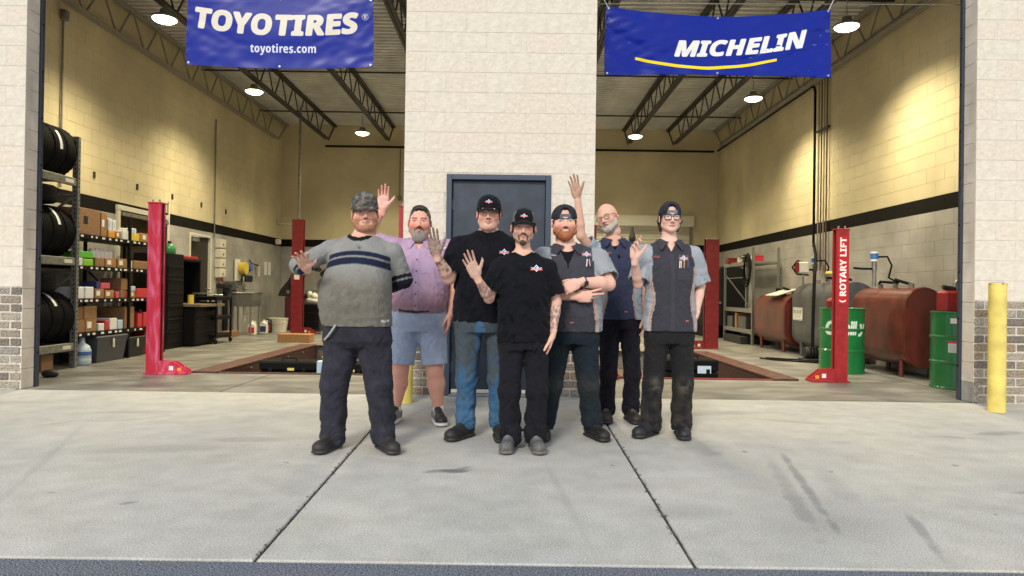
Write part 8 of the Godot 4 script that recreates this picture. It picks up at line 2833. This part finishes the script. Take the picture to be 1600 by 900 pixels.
	p.shirt = {"name": "tee_shirt", "sleeve": [0.092, 0.088, 0.06], "cut": 0.86, "ring": 0.008, "folds": 1.0, "waist": 1.0, "paint": black_tee,
		"prints": [["emblem", mats["emblem"], Vector2(0.105, 1.365), Vector2(0.19, 1.42), 0.0025, 8, 6]]}
	p.shoes = {"color": Color(0.016, 0.0155, 0.016), "sole": Color(0.02, 0.018, 0.017), "high": 0.15, "s": 1.06}
	L.append(p)

	# --- slim man in front
	p = {"seed": 4, "at": Vector3(0.088, -0.057, 1.95), "skin": Color(0.684, 0.414, 0.312), "label": "slim man in black T-shirt and black trousers standing frontmost, with goatee"}
	p.head = {"c": Vector3(-0.012, 1.563, 0.0), "s": 0.95, "w": 1.05, "fat": 0.0, "ears": 0.006, "roll": -0.03, "pitch": 0.04, "neck": 0.054, "hair": Color(0.02, 0.013, 0.009), "flush": 0.8, "smile": -0.1, "hair_shell": {"kind": "side", "len": 0.05},
		"stubble": Color(0.09, 0.05, 0.03, 0.35), "beard": {"full": false, "goatee": true, "thick": 0.005, "long": 0.012, "chin_w": 0.022, "color": Color(0.045, 0.026, 0.015), "color2": Color(0.1, 0.06, 0.03), "rough": 0.0025},
		"cap": {"color": Color(0.012, 0.013, 0.016), "side": Color(0.11, 0.115, 0.11), "top": 0.108, "logo": true, "droop": 0.2, "curve": 6.5, "brim_y": 0.046}}
	p.neck_base = Vector3(-0.01, 1.378, -0.02)
	p.torso = [[0.755, 0.0, 0.0, 0.197, 0.128, 0.115], [0.86, -0.002, 0.0, 0.192, 0.125, 0.112], [1.0, -0.004, 0.0, 0.188, 0.128, 0.112], [1.15, -0.006, 0.0, 0.19, 0.13, 0.118], [1.27, -0.008, -0.01, 0.182, 0.115, 0.115], [1.32, -0.01, -0.025, 0.14, 0.085, 0.095], [1.37, -0.01, -0.03, 0.085, 0.062, 0.07]]
	p.arm_r = [0.044, 0.038, 0.037, 0.027]
	p.arms = {
		"R": {"p": [Vector3(-0.172, 1.27, -0.02), Vector3(-0.25, 1.06, 0.06), Vector3(-0.328, 1.2, 0.24)], "dir": Vector3(-0.42, 0.88, 0.15), "palm": Vector3(0.2, 0.1, 1), "curl": [-0.35, 0.1, 0.08, 0.08, 0.12], "spread": 0.1, "size": 1.0, "tone": Color(0.540, 0.345, 0.270), "dirt": 0.25},
		"L": {"p": [Vector3(0.162, 1.27, -0.02), Vector3(0.232, 1.04, -0.04), Vector3(0.208, 0.81, 0.03)], "dir": Vector3(-0.3, -0.95, -0.12), "palm": Vector3(-1, 0.2, 0.1), "curl": [0.15, 0.2, 0.2, 0.2, 0.2], "spread": 0.02, "size": 0.98}}
	p.skin_paint = func(q: Vector3, c: Color) -> Color:
		var m := fine_noise.get_noise_3d(q.x * 42, q.y * 36, q.z * 42)
		if q.x > 0.16 and q.y < 1.02 and q.y > 0.8 and q.z > -0.06:
			c = c.lerp(Color(0.11, 0.125, 0.15), clampf(sm(0.0, 0.12, m) * 0.8, 0, 1))
		if q.x < -0.2 and q.y < 1.16 and q.y > 1.02:
			c = c.lerp(Color(0.14, 0.14, 0.15), clampf(sm(0.1, 0.2, m) * 0.7, 0, 1))
		return c
	p.legs = {
		"R": {"p": [Vector3(-0.085, 0.7, 0), Vector3(-0.098, 0.41, 0.025), Vector3(-0.09, 0.07, -0.02)], "foot": Vector3(-0.09, 0.0, 0.0), "yaw": -0.17},
		"L": {"p": [Vector3(0.085, 0.7, 0), Vector3(0.102, 0.41, 0.025), Vector3(0.094, 0.07, -0.02)], "foot": Vector3(0.096, 0.0, 0.0), "yaw": 0.12}}
	p.trousers = {"name": "trousers", "end": 0.05, "hips": [[0.65, 0, 0, 0.182, 0.115, 0.13], [0.74, 0, 0, 0.19, 0.12, 0.13], [0.85, 0, 0, 0.18, 0.115, 0.105]], "r": [0.095, 0.077, 0.076, 0.07], "folds": 1.25,
		"paint": func(q: Vector3, m: float, m2: float) -> Color: return Color(0.0135, 0.0135, 0.018) * (1.0 + 0.3 * m + 0.2 * m2)}
	p.shirt = {"name": "tee_shirt", "sleeve": [0.078, 0.08, 0.05], "cut": 0.84, "cut_L": 0.8, "ring": 0.008, "folds": 1.0, "waist": 0.9, "paint": black_tee,
		"prints": [["emblem", mats["emblem"], Vector2(0.035, 1.245), Vector2(0.13, 1.302), 0.0025, 8, 6]]}
	p.shoes = {"color": Color(0.1, 0.098, 0.1), "sole": Color(0.12, 0.115, 0.11), "lace": Color(0.16, 0.16, 0.165), "high": 0.085, "dirt": 0.6}
	L.append(p)

	# --- red beard, arms crossed
	var pale5 := Color(0.28, 0.3, 0.325)
	p = {"seed": 5, "at": Vector3(0.455, -0.046, 1.57), "skin": Color(0.744, 0.444, 0.354), "label": "red-bearded man in charcoal work shirt with crossed arms and backward cap"}
	p.head = {"c": Vector3(-0.058, 1.632, 0.0), "s": 1.0, "w": 1.14, "fat": 0.7, "roll": 0.03, "yaw": 0.02, "neck": 0.066, "hair": Color(0.12, 0.045, 0.02), "brow_mix": 0.65, "flush": 1.0, "smile": 1.0, "teeth": true, "open": 0.0, "hairline": 0.085,
		"stubble": Color(0.3, 0.1, 0.04, 0.6), "beard": {"full": true, "thick": 0.007, "long": 0.02, "chin_w": 0.03, "color": Color(0.24, 0.065, 0.02), "color2": Color(0.36, 0.13, 0.05), "rough": 0.0045},
		"cap": {"color": Color(0.03, 0.032, 0.04), "back": true, "top": 0.1, "strap": Color(0.12, 0.14, 0.17), "slope": -0.14, "low": 0.022}}
	p.neck_base = Vector3(-0.035, 1.452, -0.02)
	p.torso = [[0.8, 0.012, 0.0, 0.23, 0.16, 0.135], [0.92, 0.008, 0.01, 0.234, 0.182, 0.14], [1.05, 0.003, 0.01, 0.236, 0.188, 0.145], [1.2, -0.005, 0.005, 0.232, 0.172, 0.145], [1.32, -0.015, -0.01, 0.212, 0.135, 0.135], [1.39, -0.025, -0.02, 0.165, 0.1, 0.11], [1.44, -0.032, -0.03, 0.1, 0.075, 0.08]]
	p.arm_r = [0.06, 0.054, 0.052, 0.034]
	p.arms = {
		"R": {"p": [Vector3(-0.215, 1.345, -0.02), Vector3(-0.235, 1.1, 0.1), Vector3(0.02, 1.068, 0.235)], "dir": Vector3(1, 0.02, 0.02), "palm": Vector3(0, 0.1, -1), "curl": [0.9, 0.12, 0.1, 1.3, 1.4], "spread": 0.14, "size": 1.06},
		"L": {"p": [Vector3(0.205, 1.345, -0.02), Vector3(0.275, 1.165, 0.1), Vector3(0.035, 1.17, 0.29)], "dir": Vector3(-0.9, -0.42, 0.0), "palm": Vector3(0.05, -0.2, -1), "curl": [0.3, 0.5, 0.5, 0.5, 0.55], "spread": 0.07, "size": 1.06}}
	p.legs = {
		"R": {"p": [Vector3(-0.11, 0.71, 0), Vector3(-0.14, 0.39, 0.03), Vector3(-0.19, 0.07, -0.02)], "foot": Vector3(-0.19, 0.0, 0.0), "yaw": -0.1},
		"L": {"p": [Vector3(0.115, 0.71, 0), Vector3(0.142, 0.39, 0.03), Vector3(0.178, 0.07, -0.02)], "foot": Vector3(0.182, 0.0, 0.0), "yaw": 0.4}}
	p.trousers = {"name": "jeans", "end": 0.08, "hips": [[0.66, 0, 0, 0.21, 0.14, 0.15], [0.76, 0.005, 0, 0.222, 0.15, 0.15], [0.88, 0.005, 0, 0.218, 0.15, 0.13]], "r": [0.112, 0.082, 0.077, 0.07], "folds": 1.0,
		"paint": func(q: Vector3, m: float, m2: float) -> Color: return Color(0.014, 0.021, 0.028).lerp(Color(0.04, 0.04, 0.036), clampf(exp(-pow((q.y - 0.4) / 0.08, 2)) * 0.5 + m * 0.3, 0, 1)) * (1.0 + 0.2 * m2)}
	p.shirt = {"name": "work_shirt", "sleeve": [0.095, 0.1, 0.06], "cut": 0.82, "collar": true, "collar_mat": charcoal, "collar_open": 0.07, "vee": 0.15, "under": Color(0.009, 0.009, 0.012), "folds": 0.9, "waist": 0.95,
		"paint": work_paint(Color(0.052, 0.052, 0.066), pale5, p.arms, 0.095, 0.0, 0.18),
		"prints": [["placket", charcoal, Vector2(-0.06, 0.815), Vector2(-0.025, 1.27), 0.0028, 2, 20], ["pocket", charcoal, Vector2(0.055, 1.22), Vector2(0.165, 1.335), 0.0024, 8, 8], ["pocket", charcoal, Vector2(-0.19, 1.22), Vector2(-0.085, 1.335), 0.0024, 8, 8],
			["emblem", mats["emblem_grey"], Vector2(0.07, 1.365), Vector2(0.15, 1.412), 0.003, 8, 6], ["name_tag", mats["name_white"], Vector2(-0.165, 1.365), Vector2(-0.11, 1.387), 0.003, 5, 3], ["hem_tag", red_tag, Vector2(-0.02, 0.87), Vector2(0.008, 0.88), 0.003, 2, 2]]}
	p.shoes = {"color": Color(0.009, 0.009, 0.01), "sole": Color(0.014, 0.013, 0.013), "high": 0.15, "s": 1.03, "dirt": 0.15}
	p.extras = [["pen", MB.new().cyl(Vector3(0.1, 1.29, 0.168), Vector3(0.106, 1.345, 0.155), 0.004, 0.004, 8), pen_w], ["pen", MB.new().cyl(Vector3(0.128, 1.295, 0.16), Vector3(0.12, 1.345, 0.152), 0.004, 0.004, 8), mat("pen_pink", lin(0.6, 0.35, 0.36), 0.4)]]
	var wf := frame(Vector3(-0.24, 0.005, 0.19), Vector3(0, 0.1, -1), Vector3(0.062, 1.1695, 0.268))
	var wm := MB.new()
	wm.xf = wf
	wm.lathe([Vector2(0.0385, -0.011), Vector2(0.041, -0.011), Vector2(0.041, 0.011), Vector2(0.0385, 0.011)], 20)
	wm.box(Vector3(0.0, 0, -0.043), Vector3(0.034, 0.036, 0.01), 0.003)
	p.extras.append(["wristwatch", wm, people_mat("black_plastic")])
	var rm := MB.new()
	rm.xf = frame(Vector3(-0.9, -0.5, -0.12), Vector3(0.05, -0.2, -1), Vector3(-0.062, 1.122, 0.283))
	rm.lathe([Vector2(0.0105, -0.003), Vector2(0.0115, -0.003), Vector2(0.0115, 0.003), Vector2(0.0105, 0.003)], 14)
	p.extras.append(["ring", rm, people_mat("black_plastic")])
	L.append(p)

	# --- bald man with spectacles, arm raised
	p = {"seed": 6, "at": Vector3(0.902, -0.028, 0.95), "skin": Color(0.660, 0.396, 0.294), "label": "bald man with spectacles and white beard raising one arm high"}
	p.head = {"c": Vector3(-0.088, 1.715, 0.0), "s": 1.0, "w": 1.08, "fat": 0.2, "yaw": -0.6, "roll": 0.34, "pitch": 0.05, "neck": 0.058, "bald": true, "hair": Color(0.2, 0.15, 0.12), "brow_mix": 0.3, "flush": 0.8, "open": 0.8, "smile": 0.3,
		"stubble": Color(0.42, 0.4, 0.37, 0.6), "beard": {"full": true, "thick": -0.001, "long": 0.008, "chin_w": 0.022, "color": Color(0.46, 0.44, 0.4), "color2": Color(0.34, 0.31, 0.28), "rough": 0.0025},
		"glasses": {"rx": 0.024, "ry": 0.0175, "r": 0.0021, "mat": "wire"}}
	p.neck_base = Vector3(-0.03, 1.535, -0.02)
	p.torso = [[0.855, 0.033, 0.0, 0.192, 0.135, 0.115], [0.98, 0.026, 0.0, 0.188, 0.135, 0.115], [1.15, 0.014, 0.0, 0.19, 0.138, 0.12], [1.3, 0.004, 0.0, 0.192, 0.13, 0.122], [1.41, -0.005, -0.012, 0.175, 0.108, 0.118], [1.48, -0.018, -0.025, 0.135, 0.085, 0.095], [1.525, -0.027, -0.03, 0.09, 0.068, 0.075]]
	p.arm_r = [0.045, 0.04, 0.039, 0.03]
	p.arms = {
		"R": {"p": [Vector3(-0.195, 1.42, -0.02), Vector3(-0.325, 1.555, 0.08), Vector3(-0.362, 1.87, 0.13)], "dir": Vector3(-0.26, 0.95, 0.12), "palm": Vector3(-0.3, 0, 0.95), "curl": [-0.1, 0.15, 0.12, 0.15, 0.2], "spread": 0.1, "size": 1.02, "tone": Color(0.529, 0.322, 0.230), "dirt": 0.4},
		"L": {"p": [Vector3(0.185, 1.42, -0.02), Vector3(0.25, 1.15, -0.04), Vector3(0.235, 0.9, 0.02)], "dir": Vector3(-0.05, -1, 0.1), "palm": Vector3(-1, 0, 0), "curl": [0.3, 0.3, 0.35, 0.38, 0.42]}}
	p.legs = {
		"R": {"p": [Vector3(-0.06, 0.77, 0), Vector3(-0.066, 0.39, 0.02), Vector3(-0.08, 0.07, -0.02)], "foot": Vector3(-0.08, 0.0, 0.0), "yaw": -0.1},
		"L": {"p": [Vector3(0.115, 0.77, 0), Vector3(0.14, 0.39, 0.02), Vector3(0.13, 0.07, -0.02)], "foot": Vector3(0.13, 0.0, 0.0), "yaw": 0.12}}
	p.trousers = {"name": "trousers", "end": 0.06, "hips": [[0.73, 0.03, 0, 0.172, 0.115, 0.13], [0.83, 0.03, 0, 0.182, 0.122, 0.13], [0.95, 0.03, 0, 0.176, 0.12, 0.108]], "r": [0.092, 0.072, 0.069, 0.066], "folds": 1.05,
		"paint": func(q: Vector3, m: float, m2: float) -> Color: return Color(0.0125, 0.012, 0.018) * (1.0 + 0.3 * m + 0.15 * m2)}
	p.shirt = {"name": "work_shirt", "sleeve": [0.08, 0.076, 0.05], "cut": 0.62, "cut_L": 0.86, "collar": true, "collar_mat": navy, "collar_open": 0.06, "vee": 0.1, "under": Color(0.009, 0.009, 0.012), "folds": 0.9, "waist": 1.0,
		"paint": work_paint(Color(0.038, 0.044, 0.082), Color(0.3, 0.37, 0.46), p.arms, 0.08, 0.01, 0.135),
		"prints": [["placket", navy, Vector2(-0.045, 0.87), Vector2(-0.012, 1.42), 0.0028, 2, 22], ["pocket", navy, Vector2(-0.15, 1.27), Vector2(-0.06, 1.38), 0.0024, 8, 8], ["pocket", navy, Vector2(0.05, 1.27), Vector2(0.14, 1.38), 0.0024, 8, 8], ["name_tag", mats["name_red"], Vector2(-0.115, 1.405), Vector2(-0.06, 1.427), 0.003, 5, 3], ["hem_tag", red_tag, Vector2(0.045, 0.92), Vector2(0.07, 0.93), 0.003, 2, 2]]}
	p.shoes = {"color": Color(0.018, 0.016, 0.015), "sole": Color(0.02, 0.018, 0.017), "lace": Color(0.12, 0.1, 0.08), "high": 0.15, "s": 1.0}
	L.append(p)

	# --- young man with spectacles, right-hand end
	p = {"seed": 7, "at": Vector3(1.232, -0.043, 1.47), "skin": Color(0.720, 0.456, 0.372), "label": "young man in black-rimmed spectacles and charcoal work shirt holding up one finger"}
	p.head = {"c": Vector3(0.002, 1.684, 0.0), "s": 0.95, "w": 1.04, "fat": 0.05, "roll": 0.0, "pitch": 0.0, "neck": 0.058, "hair": Color(0.035, 0.02, 0.013), "brow_mix": 0.8, "flush": 0.7, "smile": 0.4, "hairline": 0.085, "hair_shell": {"kind": "side", "len": 0.1, "flip": 1.4},
		"cap": {"color": Color(0.028, 0.03, 0.04), "back": true, "top": 0.1, "strap": Color(0.16, 0.19, 0.24), "slope": -0.12, "low": 0.024},
		"glasses": {"rx": 0.0275, "ry": 0.021, "r": 0.0034, "mat": "black_plastic", "square": true}}
	p.neck_base = Vector3(0.002, 1.5, -0.02)
	p.torso = [[0.805, 0.01, 0.0, 0.212, 0.135, 0.118], [0.92, 0.01, 0.0, 0.204, 0.13, 0.115], [1.1, 0.01, 0.0, 0.196, 0.128, 0.118], [1.26, 0.01, 0.0, 0.194, 0.125, 0.122], [1.37, 0.008, -0.012, 0.182, 0.105, 0.118], [1.44, 0.005, -0.025, 0.14, 0.083, 0.095], [1.49, 0.002, -0.03, 0.085, 0.066, 0.072]]
	p.arm_r = [0.042, 0.037, 0.037, 0.027]
	p.arms = {
		"R": {"p": [Vector3(-0.185, 1.39, -0.02), Vector3(-0.255, 1.165, 0.07), Vector3(-0.312, 1.345, 0.23)], "dir": Vector3(0.0, 0.98, 0.12), "palm": Vector3(0.35, 0, 0.94), "curl": [-0.1, 0.18, 0.75, 0.95, 1.05], "spread": 0.05, "size": 1.0, "dirt": 0.1},
		"L": {"p": [Vector3(0.195, 1.39, -0.02), Vector3(0.262, 1.16, -0.05), Vector3(0.215, 0.93, 0.0)], "dir": Vector3(-0.4, -0.92, 0.0), "palm": Vector3(-1, 0.2, 0), "curl": [0.3, 0.3, 0.3, 0.35, 0.4], "spread": 0.02}}
	p.legs = {
		"R": {"p": [Vector3(-0.09, 0.72, 0), Vector3(-0.122, 0.39, 0.02), Vector3(-0.128, 0.07, -0.02)], "foot": Vector3(-0.135, 0.0, 0.0), "yaw": -0.75},
		"L": {"p": [Vector3(0.1, 0.72, 0), Vector3(0.116, 0.39, 0.02), Vector3(0.112, 0.06, -0.02)], "foot": Vector3(0.11, 0.0, 0.0), "yaw": -0.1}}
	p.trousers = {"name": "trousers", "end": 0.05, "hips": [[0.66, 0.005, 0, 0.185, 0.12, 0.13], [0.77, 0.007, 0, 0.197, 0.124, 0.13], [0.88, 0.008, 0, 0.19, 0.12, 0.108]], "r": [0.098, 0.078, 0.076, 0.072], "folds": 0.9,
		"paint": func(q: Vector3, m: float, m2: float) -> Color:
			var c := Color(0.019, 0.019, 0.02)
			c = c.lerp(Color(0.15, 0.13, 0.1), clampf(exp(-(pow((q.y - 0.39) / 0.05, 2) + pow((absf(q.x) - 0.11) / 0.045, 2))) * sm(0.0, 0.05, q.z) * (0.55 + 1.2 * m), 0, 0.8))
			c = c.lerp(Color(0.05, 0.045, 0.038), clampf(sm(0.45, 0.15, q.y) * (0.35 + m), 0, 0.7))
			return c * (1.0 + 0.18 * m2)}
	p.shirt = {"name": "work_shirt", "sleeve": [0.078, 0.085, 0.05], "cut": 0.9, "cut_L": 0.92, "collar": true, "collar_mat": charcoal, "collar_open": 0.065, "vee": 0.085, "folds": 0.85, "waist": 0.95,
		"paint": work_paint(Color(0.045, 0.045, 0.055), Color(0.3, 0.33, 0.365), p.arms, 0.08, 0.01, 0.165),
		"prints": [["placket", charcoal, Vector2(-0.015, 0.82), Vector2(0.02, 1.4), 0.0028, 2, 22], ["pocket", charcoal, Vector2(0.04, 1.2), Vector2(0.15, 1.335), 0.0024, 8, 8], ["emblem", mats["emblem_grey"], Vector2(0.052, 1.345), Vector2(0.135, 1.395), 0.003, 8, 6], ["name_tag", mats["name_red"], Vector2(-0.15, 1.365), Vector2(-0.088, 1.387), 0.003, 5, 3], ["hem_tag", red_tag, Vector2(0.105, 0.885), Vector2(0.13, 0.895), 0.003, 2, 2]]}
	p.shoes = {"color": Color(0.014, 0.014, 0.018), "sole": Color(0.018, 0.017, 0.017), "high": 0.13, "s": 1.04}
	p.extras = []
	for e in [[0.055, pen_w], [0.066, mat("pen_green", lin(0.5, 0.55, 0.3), 0.4)], [0.088, mat("pen_amber", lin(0.5, 0.3, 0.12), 0.4)], [0.118, mat("pen_navy", lin(0.05, 0.06, 0.15), 0.4)]]:
		p.extras.append(["pen", MB.new().cyl(Vector3(e[0] - 0.004, 1.29, 0.135), Vector3(e[0], 1.345, 0.127), 0.004, 0.0042, 8), e[1]])
	L.append(p)

	var got := []
	got.resize(L.size())
	var job := WorkerThreadPool.add_group_task(func(k: int) -> void: got[k] = person_pieces(L[k]), L.size())
	WorkerThreadPool.wait_for_group_task_completion(job)
	for k in L.size():
		place_person(L[k], got[k])
